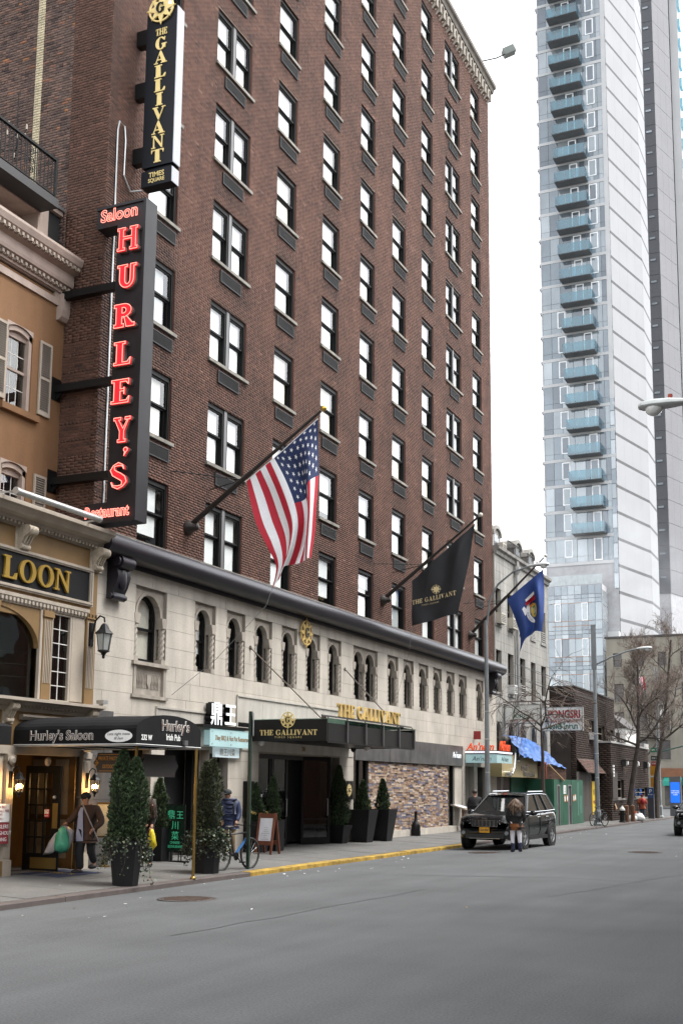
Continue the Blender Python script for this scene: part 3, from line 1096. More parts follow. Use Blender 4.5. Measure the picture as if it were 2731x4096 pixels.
# sill course and carved panel under the first window
b = MB()
b.box(LX-.02, LX+.07, 22.26, 23.76, 4.64, 4.725)
b.box(LX-.02, LX+.05, 22.26, 23.76, 3.88, 3.955)
b.box(LX-.05, LX+.02, 22.34, 22.44, 3.955, 4.64); b.box(LX-.05, LX+.02, 23.59, 23.69, 3.955, 4.64)
b.box(LX-.1, LX-.05, 22.44, 23.59, 3.955, 4.64)
for k in range(-7, 8):
    if abs(k) < 2: continue
    yc = 23.015+k*.062
    b.tube([(LX-.04, yc+.015*math.sin(t*2), 4.12+t*.085) for t in range(5)], .016, 5)
b.prism([(22.93, 4.45), (23.015, 4.42), (23.1, 4.45), (23.09, 4.25), (23.015, 4.12), (22.94, 4.25)], 'x', LX-.05, LX-.015)
b.build('carved_panel', CARV, hotel, fix=False)
# dark rolled cornice with its pale ledge, and the big scroll brackets
NAVY = M('dark_painted_metal', (.014, .012, .017), rough=.36, metal=.0, var=.2, sc=1.5, bump=.08, bsc=6, spec=.45)
b = MB()
b.prism([(BX-.02, 7.44), (BX-.02, 7.53), (LX+.05, 7.53), (LX+.17, 7.50), (LX+.17, 7.45)], 'y', YL-.05, YR+.03)
b.build('cornice_ledge', SILL, hotel)
b = MB()
rc = [(LX-.01, 7.45)]+[(LX+.2+.30*math.cos(a), 7.17+.27*math.sin(a)) for a in [math.radians(d) for d in range(80, -120, -18)]]+[(LX+.03, 6.96), (LX+.03, 6.83), (LX-.01, 6.83)]
b.prism(rc, 'y', YL-.05, YR+.12, caps=False)
e = [p for p in rc]
for yy in (YL-.05, YR+.12): b.poly([(p[0], yy, p[1]) for p in e])
b.ball((LX+.2, YR+.12, 7.17), (.30, .16, .27), 14, 10)
b.build('rolled_cornice', NAVY, hotel, smooth=True)
def scroll_bracket(yc):
    q = MB()
    w = .24
    top = [(LX-.01, 7.0)]+[(LX+.30+.14*math.cos(math.radians(a)), 6.82+.15*math.sin(math.radians(a))) for a in range(100, -110, -25)]+[(LX+.31, 6.5), (LX+.24, 6.28), (LX+.17, 6.14)]
    bot = [(LX+.13+.075*math.cos(math.radians(a)), 6.05+.08*math.sin(math.radians(a))) for a in range(40, -140, -30)]+[(LX-.01, 6.0)]
    q.prism(top+bot, 'y', yc-w, yc+w)
    for s in (-1, 1):
        q.lathe([(.12, 0), (.12, .05), (.07, .07), (.07, .1), (.02, .1)], (LX+.29, yc+s*w-(.0 if s > 0 else .1), 6.82), 14, 'y')
        q.lathe([(.06, 0), (.06, .06), (.02, .07)], (LX+.13, yc+s*w-(.0 if s > 0 else .07), 6.06), 12, 'y')
    q.ball((LX+.27, yc, 6.45), (.07, .13, .27), 12, 8)
    q.build('scroll_bracket', NAVY, hotel, smooth=True)
scroll_bracket(21.43)
scroll_bracket(50.0)

# ================================================================== HOTEL GROUND FLOOR
MARB = M('marble_slab', (.44, .415, .37), rough=.5, var=.08, sc=1.5, stain=.2)
SLATE = M('grey_slate', (.085, .082, .08), rough=.45, var=.35, sc=1.8, grain=.12, stain=.35, spec=.5)
BLKM = M('black_metal', (.007, .007, .007), rough=.4, var=.1, spec=.25)
WOODB = M('brown_door_wood', (.10, .055, .03), rough=.6, var=.2, sc=3)
DGL = glass('dark_glass', (.5, .52, .5), 1.8, .02, .02)
# marble panels over the doors
for (y0, y1, n, z0, z1) in ((23.35, 26.35, 6, 2.85, 3.68), (27.2, 34.9, 11, 2.82, 4.24)):
    for i in range(n):
        a, c = y0+(y1-y0)*i/n, y0+(y1-y0)*(i+1)/n
        q = MB()
        q.box(LX-.01, LX+.022+rnd(-.002, .002), a+.004, c-.004, z0, z1)
        q.build('marble_slab', MARB, hotel)
    q = MB()
    q.box(LX-.01, LX+.055, y0-.05, y1+.02, z1+.002, z1+.05)
    q.box(LX-.01, LX+.04, y0-.05, y0-.002, z0, z1)
    q.build('slab_trim', MARB, hotel)
# granite pilaster by the saloon
for i, (z0, z1) in enumerate(((.13, .6), (.6, 1.55), (1.55, 2.5), (2.5, 3.5))):
    for (a, c) in (((20.72, 21.6),) if i % 2 else ((20.72, 21.0), (21.0, 21.6))):
        q = MB()
        q.box(LX-.1, LX+.03, a+.003, c-.003, z0+.003, z1-.003)
        q.build('granite_slab', SLATE, hotel)
def recess(name, y0, y1, z1, d, side, back):
    q = MB()
    q.mat(0).add([(LX-.25, y0, .13), (LX-d, y0, .13), (LX-d, y0, z1), (LX-.25, y0, z1)], [(0, 1, 2, 3)])
    q.add([(LX-.25, y1, .13), (LX-d, y1, .13), (LX-d, y1, z1), (LX-.25, y1, z1)], [(3, 2, 1, 0)])
    q.add([(LX-.25, y0, z1), (LX-d, y0, z1), (LX-d, y1, z1), (LX-.25, y1, z1)], [(0, 1, 2, 3)])
    q.mat(1).add([(LX-d, y0, .13), (LX-d, y1, .13), (LX-d, y1, z1), (LX-d, y0, z1)], [(0, 1, 2, 3)])
    q.mat(2).add([(LX-.25, y0, .145), (LX-.25, y1, .145), (LX-d, y1, .145), (LX-d, y0, .145)], [(0, 1, 2, 3)])
    return q.build(name, [side, back, SIDE], hotel, fix=False)
recess('doorway', 21.6, 23.2, 2.75, 1.6, DARK, DARK)
recess('doorway', 23.76, 25.84, 2.77, .75, LIME, LIME)
recess('doorway', 25.86, 26.8, 2.7, .6, LIME, DARK)
recess('entrance_recess', 28.48, 33.84, 2.78, 2.2, LIME, M('lobby_wall', (.30, .25, .2), rough=.8, var=.15))
recess('shop_recess', 34.94, 45.98, 3.55, .7, DARK, DARK)
recess('doorway', 46.35, 47.55, 2.75, .9, LIME, DARK)
recess('doorway', 48.0, 49.5, 2.75, .9, SLATE, DARK)
q = MB()
q.box(LX-.68, LX-.62, 23.78, 24.68, .15, 2.74); q.box(LX-.5, LX-.3, 25.5, 25.83, .15, 2.76)
q.build('black_door', BLKM, hotel)
q = MB()
q.box(LX-.36, LX-.3, 25.88, 26.78, .15, 2.69)
d = q.build('brown_door', WOODB, hotel)
q = MB()
for (a, c, e, f) in ((25.88, 25.97, .15, 2.69), (26.66, 26.78, .15, 2.69), (25.97, 26.66, 2.3, 2.69), (25.97, 26.66, .15, .4)):
    q.box(LX-.3, LX-.26, a, c, e, f)
q.build('door_frame', BLKM, d)
def glass_door(y0, y1, X, z1=2.62, ang=0):
    """A black framed full-height glass leaf."""
    r = MB()
    w = y1-y0
    for (a, c, e, f) in ((0, .09, 0, z1), (w-.09, w, 0, z1), (.09, w-.09, z1-.12, z1), (.09, w-.09, 0, .2), (.09, w-.09, .72, .76)):
        r.box(-.03, .03, a, c, e, f)
    o = r.build('glass_door', BLKM, hotel, loc=None)
    o.location = Vector((X, y0, .15))-wl(hotel)
    o.data.transform(Matrix.Translation(wl(hotel)))
    WL[o.name] = Vector((X, y0, .15))
    o.rotation_euler = (0, 0, ang)
    g = MB()
    g.box(-.006, .006, .085, w-.085, .19, z1-.11)
    link('pane', g.mesh(DGL), o, (0, 0, 0))
    h = MB()
    h.tube([(.05, w-.14, .85), (.09, w-.14, .85), (.09, w-.14, 1.35), (.05, w-.14, 1.35)], .014, 6)
    link('handle', h.mesh(STEEL), o, (0, 0, 0))
glass_door(28.56, 29.95, LX-.42)
glass_door(30.05, 31.0, LX-.42)
glass_door(31.95, 33.05, LX-.42, ang=math.radians(-28))
glass_door(46.5, 47.4, LX-.5)
q = MB()
q.box(LX-.47, LX-.37, 28.49, 33.83, 2.77, 2.65); q.box(LX-.47, LX-.37, 29.96, 30.04, .15, 2.65); q.box(LX-.47, LX-.37, 28.49, 28.55, .15, 2.65); q.box(LX-.47, LX-.37, 33.1, 33.2, .15, 2.65)
q.build('entrance_frame', BLKM, hotel)
# number over the door
put_text('street_number', '234', .2, M('bronze_numerals', (.32, .22, .1), rough=.4, metal=.6), hotel, (LX+.03, 31.2, 2.9), (0, 1, 0), ext=.01, sx=.75)
# slate fascia, mosaic of split stone, plinth, dark glazing
for i in range(11):
    a, c = 34.95+i*11.02/11, 34.95+(i+1)*11.02/11
    q = MB()
    q.box(LX-.1, LX+.05+rnd(-.002, .002), a+.003, c-.003, 2.74, 3.55)
    q.build('slate_panel', SLATE, hotel)
q = MB()
q.box(LX-.1, LX+.02, 34.95, 45.97, 3.552, 3.58)
q.build('fascia_cap', LIME, hotel)
for i in range(9):
    a, c = 36.2+i*8.9/9, 36.2+(i+1)*8.9/9
    q = MB()
    q.box(LX-.25, LX+.06, a+.003, c-.003, .13, .36)
    q.build('plinth_stone', LIME, hotel)
q = MB()
q.box(LX-.3, LX-.06, 36.22, 44.36, .36, 2.74)
q.build('tile_bed', M('tile_bed', (.05, .045, .04), rough=.95), hotel)
TC = [(.34, .25, .18), (.24, .155, .10), (.16, .10, .07), (.44, .36, .29), (.11, .10, .14), (.07, .05, .05), (.29, .2, .14), (.16, .145, .175)]
TM = [M('split_stone_%s' % n, c, rough=.6, var=.25, sc=9) for n, c in zip(('tan', 'brown', 'umber', 'cream', 'violet', 'dark', 'sand', 'mauve'), TC)]
random.seed(17)
tiles = []
z = .365
while z < 2.72:
    y = 36.25+rnd(-.2, 0)
    while y < 44.33:
        L = random.choice([.2, .3, .38, .46])
        a, c = max(y, 36.25), min(y+L, 44.33)
        if c-a > .05: tiles.append((a, c, z, z+.058, LX-.045+rnd(0, .03), random.choices(range(8), (5, 4, 3, 4, 2.5, 2, 5, 3))[0]))
        y += L
    z += .0605
tiles.sort(key=lambda t: (t[0]+(0 if t[1]-t[0] > .28 else 30)))
tc = {}
for t in tiles[:300]:
    k = (round(t[1]-t[0], 2), t[5])
    if k not in tc:
        q = MB()
        q.box(-.06, 0, -k[0]/2+.001, k[0]/2-.001, 0, .058)
        tc[k] = q.mesh(TM[k[1]])
    link('stone_tile', tc[k], hotel, Vector((t[4], (t[0]+t[1])/2, t[2]))-wl(hotel))
q = MB()
for t in tiles[300:]:
    q.mat(t[5]).box(t[4]-.06, t[4], t[0]+.001, t[1]-.001, t[2], t[3])
tag(q.build('stone_tiles', TM, hotel, fix=False), kind='stuff')
for (a, c) in ((34.96, 35.02), (35.55, 35.6), (36.14, 36.22), (44.37, 44.45), (44.98, 45.05)):
    q = MB()
    q.box(LX-.2, LX-.08, a, c, .15, 2.74)
    q.build('shop_post', BLKM, hotel)
for (a, c) in ((35.02, 35.55), (35.6, 36.14), (44.45, 44.98)):
    q = MB()
    q.box(LX-.14, LX-.135, a, c, .3, 2.74)
    q.build('shop_pane', DGL, hotel)
q = MB()
q.box(LX-.4, LX-.02, 45.06, 45.97, .13, 2.735)
q.build('stone_pier', LIME, hotel)
# plaque on the pier: black square with the gold wheel emblem
pq = thing('wall_plaque', 'small black square plaque with gold wheel emblem on the pale pier beside the entrance', 'plaque', (LX, 34.45, 1.46))
q = MB()
q.box(LX+.004, LX+.06, 34.11, 34.79, 1.465, 2.05)
q.build('panel', BLKM, pq)
GOLD = M('gold_leaf', (.62, .44, .16), rough=.38, metal=.35, var=.1)
GOLDL = M('pale_gold', (.75, .6, .3), rough=.5, var=.06)
emblem('emblem', .22, .012, GOLDL, BLKM, pq, (LX+.062, 34.45, 1.765), (0, 1, 0))
q = MB()
q.box(LX, LX+.05, 34.3, 34.52, .95, 1.2); q.box(LX, LX+.04, 34.36, 34.46, .68, .76)
q.build('utility_box', BLKM, hotel)
we = thing('wheel_emblem', 'flat gold ship wheel star emblem with letter G under the dark cornice', 'emblem', (LX, 31.21, 6.0))
emblem('wheel', .46, .03, GOLD, M('emblem_brown', (.1, .08, .05)), we, (LX+.05, 31.21, 6.45), (0, 1, 0))  # letter G in dark brown on the gold wheel
q = MB()
for (dy, dz) in ((0, .3), (0, -.3)): q.tube([(LX, 31.21+dy, 6.45+dz), (LX+.055, 31.21+dy, 6.45+dz)], .015, 5)
q.build('standoff', BLKM, we)
mb_ = thing('menu_case', 'flat black menu case on the pale wall left of the hotel entrance', 'menu case', (LX, 27.9, 1.0))
q = MB()
q.box(LX+.004, LX+.08, 27.62, 28.1, 1.05, 2.0)
q.build('case', BLKM, mb_)
# ================================================================== THE SALOON BUILDING
UX, SX_ = -16.53, -15.28
SY0 = 9.0
STUC = M('orange_stucco', (.19, .098, .043), rough=.9, var=.10, sc=1.0, grain=.05, bump=.08, bsc=30, stain=.15)
OCH = M('ochre_paint', (.19, .112, .04), rough=.6, var=.10, sc=1.5, stain=.12)
CREAM = M('cream_trim', (.36, .31, .25), rough=.7, var=.10, sc=2, stain=.2)
PINK = M('pinkish_white_trim', (.36, .285, .24), rough=.75, var=.10, sc=2, stain=.2)
SGB = M('sign_black', (.008, .008, .009), rough=.6, var=.1, spec=.2)
CURT = M('dark_curtain', (.06, .03, .032), rough=.9, var=.3, sc=6)
sal = thing('saloon_building', 'orange stucco saloon building with cream trim, shuttered windows and ochre shopfront beside the brick hotel', 'building', (UX, 17, .14))
def P(name, q, mt, par=sal, **k): return q.build(name, mt, par, **k)
WINS = [(18.78, 19.64, 9.95, 11.7), (18.78, 19.64, 6.85, 8.62), (15.6, 16.46, 9.95, 11.7), (15.6, 16.46, 6.85, 8.62)]
q = MB()
wall_x(q, UX, SY0, YL-.01, 6.6, 13.0, [(a, c, d, e+.1) for a, c, d, e in WINS], .22)
P('wall', q, STUC, fix=False)
q = MB()
q.box(-30, UX-.45, SY0, YL-.02, .1, 13.8)
P('core', q, DARK)
for (a, c, d, e) in WINS:
    w = MB()
    yc, hw = (a+c)/2, (c-a)/2
    # segmental head and moulded frame
    n = 10
    arc = [(a+(c-a)*i/n, e-.02+.13*(1-((i/n-.5)*2)**2)) for i in range(n+1)]
    for i in range(n):
        (p0, z0), (p1, z1) = arc[i], arc[i+1]
        w.add([(UX-.03, p0, z0-.12), (UX-.03, p1, z1-.12), (UX-.03, p1, z1+.02), (UX-.03, p0, z0+.02), (UX-.2, p0, z0-.12), (UX-.2, p1, z1-.12)], [(0, 1, 2, 3), (0, 4, 5, 1)])
        w.add([(UX+.004, p0, z0+.002), (UX+.004, p1, z1+.002), (UX+.004, p1, e+.12), (UX+.004, p0, e+.12)], [(0, 1, 2, 3)])
    w.box(UX-.2, UX-.03, c-.1, c, d, e); w.box(UX-.2, UX-.03, a, a+.1, d, e)
    w.box(UX-.19, UX-.1, a+.1, c-.1, e-.16, e); w.box(UX-.2, UX-.1, a+.1, c-.1, d, d+.06)
    zm = (d+e)/2
    w.box(UX-.17, UX-.11, a+.1, c-.1, zm-.03, zm+.03)
    o = P('window', w, PINK, fix=False)
    q = MB()
    for i in (1, 2):
        yy = a+.1+(c-a-.2)*i/3
        q.box(UX-.152, UX-.142, yy-.009, yy+.009, d+.06, e-.16)
    for zz in ((d+.06+zm)/2, (e-.16+zm)/2):
        q.box(UX-.154, UX-.14, a+.1, c-.1, zz-.009, zz+.009)
    q.build('glazing_bars', M('white_bar', (.55, .53, .5)), o)
    q = MB()
    q.box(UX-.149, UX-.145, a+.1, c-.1, d+.05, e-.12)
    q.build('pane', glass('saloon_glass', (.75, .75, .72), 1.9, .01, .05, 2), o)
    q = MB()
    q.box(UX-.42, UX-.4, a-.1, c+.1, d-.1, e+.2)
    for k in range(7):
        q.tube([(UX-.33, c-.12-k*.05, d), (UX-.33, c-.1-k*.05, e)], .025, 5)
    q.build('curtain', CURT, o)
    q = MB()
    q.box(UX-.02, UX+.1, a-.13, c+.24, d-.15, d-.01)
    q.build('sill', STUC, o)
    for (s0, s1) in ((c+.22, c+.63), (a-.42, a-.01)):
        s = MB()
        z0, z1 = d+.07, e+.03
        s.box(UX+.01, UX+.05, s0, s0+.05, z0, z1); s.box(UX+.01, UX+.05, s1-.05, s1, z0, z1)
        for (p, r) in ((z0, z0+.1), (z1-.06, z1), ((z0+z1)/2-.03, (z0+z1)/2+.03)): s.box(UX+.01, UX+.05, s0+.05, s1-.05, p, r)
        so2 = P('shutter', s, CREAM)
        k = 30
        s = MB()
        for i in range(k):
            zz = z0+.1+(z1-z0-.16)*(i+.2)/k
            s.add([(UX+.012, s0+.05, zz+.035), (UX+.012, s1-.05, zz+.035), (UX+.046, s1-.05, zz), (UX+.046, s0+.05, zz)], [(0, 1, 2, 3)])
        s.box(UX+.002, UX+.008, s0+.04, s1-.04, z0+.02, z1-.02)
        s.build('louvres', M('louvre_paint', (.26, .225, .19), rough=.8), so2, fix=False)
# frieze board with slots, end bracket, cornice
q = MB()
wall_x(q, UX+.05, SY0, YL-.03, 12.75, 13.1, [(18.05, 20.26, 12.91, 13.035), (14.2, 17.8, 12.91, 13.035)], .1)
q.add([(UX+.05, SY0, 12.75), (UX+.05, YL-.03, 12.75), (UX-.02, YL-.03, 12.75), (UX-.02, SY0, 12.75)], [(0, 1, 2, 3)])
P('frieze_board', q, PINK, fix=False)
q = MB()
q.box(UX-.03, UX-.02, 14, 20.4, 12.8, 13.1)
P('vent_slot', q, DARK)
q = MB()
q.prism([(UX+.0, 13.03), (UX+.17, 13.03), (UX+.17, 12.66), (UX+.14, 12.5), (UX+.08, 12.42), (UX+.0, 12.42)], 'y', 20.39, 20.67)
P('end_bracket', q, PINK)
q = MB()
q.prism([(UX-.3, 13.06), (UX+.1, 13.06), (UX+.12, 13.2), (UX+.22, 13.24), (UX+.24, 13.31), (UX+.24, 13.52), (UX+.36, 13.56), (UX+.38, 13.66), (UX+.45, 13.7), (UX+.5, 13.82), (UX+.5, 13.88), (UX-.6, 13.95)], 'y', SY0, YL-.02)
P('cornice', q, PINK)
lf = MB()
lf.box(0, .05, -.06, .06, 0, .05); lf.box(.0, .085, -.035, .035, .01, .085)
lm = lf.mesh(M('leaf_trim', (.27, .22, .18), rough=.8, var=.25, sc=8))
y = YL-.12
while y > 16.4:
    link('leaf_ornament', lm, sal, Vector((UX+.11, y, 13.12))-wl(sal))
    link('leaf_ornament', lm, sal, Vector((UX+.37, y, 13.57))-wl(sal))
    y -= .15
# attic storey and roof terrace
AX = UX-.17
q = MB()
wall_x(q, AX, SY0, YL-.02, 13.9, 15.2, [(13, 19.8, 13.95, 14.8), (20.16, 20.78, 13.95, 15.1)], .5)
P('attic_wall', q, PINK, fix=False)
q = MB()
q.box(AX-.6, AX-.5, 12.5, 19.85, 13.9, 14.9)
P('attic_back_wall', q, PINK)
q = MB()
q.box(AX-.55, AX-.1, 20.1, 20.8, 13.9, 15.15)
P('attic_opening', q, DARK)
for (a, c) in ((18.86, 19.46), (18.16, 18.76), (17.4, 18.0)):
    k = 1.036
    a, c = a*k-.0, c*k
    w = MB()
    for (y0, y1, z0, z1) in ((a, a+.04, 13.95, 14.7), (c-.04, c, 13.95, 14.7), (a+.04, c-.04, 14.64, 14.7), (a+.04, c-.04, 14.46, 14.49)): w.box(AX-.5, AX-.45, y0, y1, z0, z1)
    o = P('attic_window', w, M('mauve_frame', (.22, .18, .19)))
    g = MB()
    g.box(AX-.48, AX-.475, a+.04, c-.04, 13.95, 14.64)
    g.build('pane', DGL, o)
    g = MB()
    for i in (1, 2): g.box(AX-.474, AX-.468, a+(c-a)*i/3-.008, a+(c-a)*i/3+.008, 13.95, 14.46)
    g.build('glazing_bars', BLK, o)
q = MB()
q.box(AX-.6, UX+.33, SY0, 19.88, 14.83, 15.03)
P('terrace_edge', q, M('black_flashing', (.02, .02, .021), rough=.6))
q = MB()
q.box(AX-.5, AX+.06, 19.885, YL-.02, 15.2, 15.27)
P('attic_flashing', q, M('zinc_flashing', (.12, .12, .125), rough=.5))
rl = thing('roof_railing', 'black wrought iron railing along the saloon roof terrace', 'railing', (UX+.28, 19.78, 15.03))
RX = UX+.28
for nm, z0, z1, hx in (('top_rail', 15.93, 15.985, .04), ('bottom_rail', 15.09, 15.12, .015)):
    q = MB()
    q.box(RX-hx, RX+hx, SY0, 19.75, z0, z1)
    q.build(nm, BLK, rl)
q = MB()
q.box(RX-.03, RX+.03, 19.76, 19.82, 15.03, 16.02)
q.build('post', BLK, rl)
bl = MB()
bl.box(-.009, .009, -.009, .009, 0, .82)
bm_ = bl.mesh(BLK)
y = 19.66
i = 0
while y > 16.6:
    if i % 10 in (5, 6):
        if i % 10 == 5:
            s = MB()
            for sg in (-1, 1):
                for (z0, rr) in ((.2, .07), (.42, .08), (.64, .07)):
                    s.tube([(0, sg*(rr*math.sin(t*.7)), z0+.09*math.cos(t*.7)) for t in range(9)], .009, 5)
                    s.tube([(0, sg*(.03+.03*math.sin(t)), z0+.04*math.cos(t)) for t in range(7)], .008, 4)
            s.build('scroll_panel', BLK, rl, loc=None) if False else link('scroll_panel', s.mesh(BLK), rl, Vector((RX, y-.06, 15.12))-wl(rl))
            link('baluster', bm_, rl, Vector((RX, y+.06, 15.12))-wl(rl))
            link('baluster', bm_, rl, Vector((RX, y-.2, 15.12))-wl(rl))
    else:
        link('baluster', bm_, rl, Vector((RX, y, 15.12))-wl(rl))
    y -= .13
    i += 1
ch = thing('chandelier', 'small iron chandelier with pale candles above the roof terrace railing', 'chandelier', (-17.1, 19.4, 15.0))
q = MB()
q.tube([(-17.1, 19.4, 17.6), (-17.1, 19.4, 16.1)], .012)
for k in range(8):
    a = k*math.pi/4
    r = .45 if k % 2 else .28
    z = 16.25 if k % 2 else 16.65
    q.tube([(-17.1, 19.4, 16.2+.4*(k % 2 == 0)), (-17.1+r*.6*math.cos(a), 19.4+r*.6*math.sin(a), z-.12), (-17.1+r*math.cos(a), 19.4+r*math.sin(a), z)], .01, 5)
q.build('frame', BLK, ch)
for k in range(8):
    a = k*math.pi/4
    r = .45 if k % 2 else .28
    z = 16.25 if k % 2 else 16.65
    c = MB()
    c.lathe([(.022, 0), (.02, .1), (.004, .13)], (-17.1+r*math.cos(a), 19.4+r*math.sin(a), z), 8)
    c.build('candle', CREAM, ch)

# ---------------- the ochre shopfront standing forward
q = MB()
wall_x(q, SX_, SY0, YL-.02, 2.5, 7.1, [(16.0, 18.86, 3.56, 5.2), (19.15, 19.8, 3.56, 5.4)], .12)
P('shopfront_wall', q, OCH, fix=False)
q = MB()
q.box(UX-.0, SX_-.012, YL-.06, YL-.03, 2.5, 7.1); q.box(UX, SX_-.02, SY0, YL-.03, 7.05, 7.12)
P('shopfront_return', q, OCH)
q = MB()
q.box(UX+.01, SX_-.5, SY0, YL-.07, 2.6, 7.0)
P('shopfront_core', q, DARK)
q = MB()
q.prism([(SX_-.1, 6.95), (SX_+.03, 6.95), (SX_+.05, 7.02), (SX_+.14, 7.04), (SX_+.16, 7.1), (SX_+.3, 7.14), (SX_+.36, 7.24), (SX_+.41, 7.28), (SX_+.41, 7.36), (SX_-.1, 7.40)], 'y', SY0, YL+.02)
P('shop_cornice', q, CREAM)
dn = MB()
dn.box(0, .07, -.03, .03, 0, .07)
dm = dn.mesh(CREAM)
y = YL-.06
while y > 16.6:
    link('dentil', dm, sal, Vector((SX_+.06, y, 6.975))-wl(sal))
    link('dentil', dm, sal, Vector((SX_+.02, y-.1, 5.44))-wl(sal))
    if y < 20.3: link('dentil', dm, sal, Vector((SX_+.05, y-.3, 3.38))-wl(sal))
    y -= .115
def modillion(yc, z1, h, w, d):
    q = MB()
    p = [(SX_, z1)]+[(SX_+d*.75+d*.3*math.cos(math.radians(t)), z1-h*.22+h*.2*math.sin(math.radians(t))) for t in range(90, -100, -20)]+[(SX_+d*.55, z1-h*.5), (SX_+d*.35, z1-h*.75)]+[(SX_+d*.28+d*.16*math.cos(math.radians(t)), z1-h*.88+h*.11*math.sin(math.radians(t))) for t in range(60, -120, -30)]+[(SX_, z1-h)]
    q.prism(p, 'y', yc-w/2, yc+w/2)
    for k in (-.3, 0, .3): q.tube([(SX_+d*1.03, yc+k*w, z1-h*.2), (SX_+d*.7, yc+k*w, z1-h*.45), (SX_+d*.42, yc+k*w, z1-h*.75)], .02, 5)
    q.box(SX_-.0, SX_+.02, yc-w*.8, yc+w*.8, z1-h*1.05, z1)
    P('scroll_bracket', q, CARVC)
CARVC = M('carved_cream', (.38, .325, .25), rough=.8, var=.25, sc=9)
for yc in (20.56, 18.12, 15.7): modillion(yc, 7.0, .5, .26, .3)
for yc in (17.95, 20.5): modillion(yc, 3.48, .42, .2, .22)
# LOON sign board
bd = MB()
bd.box(SX_-.01, SX_+.025, 14.2, 20.33, 5.77, 6.42)
board = P('sign_board', bd, SGB)
q = MB()
for (a, c, d, e) in ((14.1, 20.45, 6.42, 6.51), (14.1, 20.45, 5.685, 5.77), (20.335, 20.45, 5.772, 6.418), (14.1, 14.2, 5.772, 6.418)):
    q.box(SX_-.01, SX_+.06, a, c, d, e)
    dd = .02
    q.box(SX_-.01, SX_+.08, a+(dd if c-a > 1 else .035), c-dd, d+.03, e-.03) if c-a > 1 else q.box(SX_-.01, SX_+.08, a+.04, c-.03, d, e)
q.build('sign_frame', CREAM, board, fix=False)
GLET = M('gold_letter', (.33, .21, .035), rough=.35, metal=.3, var=.1)
for c, yc, w in (('S', 16.05, .3), ('A', 16.62, .44), ('A', 17.1, .44), ('L', 17.75, .4), ('O', 18.265, .5), ('O', 18.83, .5), ('N', 19.37, .52)):
    if (c, yc) == ('A', 17.1): continue
    me, ww = glyph_mesh(c, .45, .025, GLET, .2, .085, .07)
    me.transform(Matrix.Scale(w/ww, 4, (1, 0, 0)))
    place_mesh(me, (SX_+.055, yc-w/2, 5.865), (0, 1, 0), (0, 0, 1), wl(board))
    link('letter', me, board)
# band under the board, windows, pilasters
q = MB()
q.prism([(SX_, 5.40), (SX_+.04, 5.40), (SX_+.08, 5.5), (SX_+.1, 5.53), (SX_+.1, 5.6), (SX_, 5.62)], 'y', SY0, 20.3)
P('band_course', q, CREAM)
q = MB()                                                       # big arched window
yc, r = 17.45, 1.30
for i in range(24):
    a0, a1 = math.pi*i/24, math.pi*(i+1)/24
    p0, p1 = (yc+r*math.cos(a0), 4.6+.72*math.sin(a0)), (yc+r*math.cos(a1), 4.6+.72*math.sin(a1))
    q.add([(SX_+.02, *p0), (SX_+.02, *p1), (SX_+.02, p1[0], 5.4), (SX_+.02, p0[0], 5.4), (SX_-.12, *p0), (SX_-.12, *p1)], [(0, 1, 2, 3), (0, 4, 5, 1)])
q.box(SX_-.1, SX_+.02, 18.75, 18.86, 4.6, 5.4)
q.prism([(yc-.06, 5.22), (yc+.06, 5.22), (yc+.09, 5.4), (yc-.09, 5.4)], 'x', SX_+.02, SX_+.07)
o = P('arched_shop_window', q, OCH, fix=False)
q = MB()
q.box(SX_-.1, SX_-.09, 16, 18.86, 3.56, 5.35)
q.build('pane', glass('shop_glass', (.55, .58, .56), 1.9, .01, .06, 1.3), o)
q = MB()
q.box(SX_-.45, SX_-.44, 16, 18.9, 3.4, 5.4)
for k in range(3):
    q.tube([(SX_-.3, 16.2, 4.0+k*.25), (SX_-.3, 17.5, 3.95+k*.25), (SX_-.3, 18.8, 4.02+k*.25)], .02, 5)
q.build('blind', M('shop_blind', (.05, .06, .055), rough=.8, var=.3), o)
q = MB()
q.box(SX_-.02, SX_+.05, 18.76, 18.83, 3.56, 5.4)
P('jamb', q, CREAM)
def pilaster(y0, y1, z0, z1, X, mt, flute, base=True, name='pilaster'):
    q = MB()
    q.box(X-.08, X, y0, y1, z0, z1)
    q.box(X-.08, X+.03, y0-.02, y1+.02, z1-.14, z1-.02)
    if base: q.box(X-.08, X+.03, y0-.02, y1+.02, z0, z0+.3)
    o = P(name, q, mt)
    k = 5
    s = MB()
    for i in range(k):
        yy = y0+(y1-y0)*(i+.75)/(k+.5)
        s.prism([(X, yy-.012), (X+.014, yy-.009), (X+.014, yy+.009), (X, yy+.012)], 'z', z0+.35, z1-.2)
    s.build('fluting', flute, o)
    return o
pilaster(18.84, 19.13, 3.56, 5.4, SX_+.06, OCH, CREAM, False)
pilaster(20.27, 20.56, 3.56, 5.55, SX_+.06, OCH, CREAM, False)
w = MB()
for (y0, y1, z0, z1) in ((19.15, 19.2, 3.58, 5.4), (19.76, 19.82, 3.58, 5.4), (19.2, 19.76, 5.36, 5.4), (19.2, 19.76, 3.56, 3.6)): w.box(SX_-.06, SX_+.02, y0, y1, z0, z1)
o = P('side_window', w, CREAM)
g = MB()
g.box(SX_-.05, SX_-.045, 19.2, 19.76, 3.6, 5.36)
g.build('pane', DGL, o)
g = MB()
g.box(SX_-.044, SX_-.034, 19.47, 19.49, 3.6, 5.36)
for i in range(1, 6): g.box(SX_-.046, SX_-.032, 19.2, 19.76, 3.6+1.76*i/6-.009, 3.6+1.76*i/6+.009)
g.build('glazing_bars', M('white_bar', None), o)
g = MB()
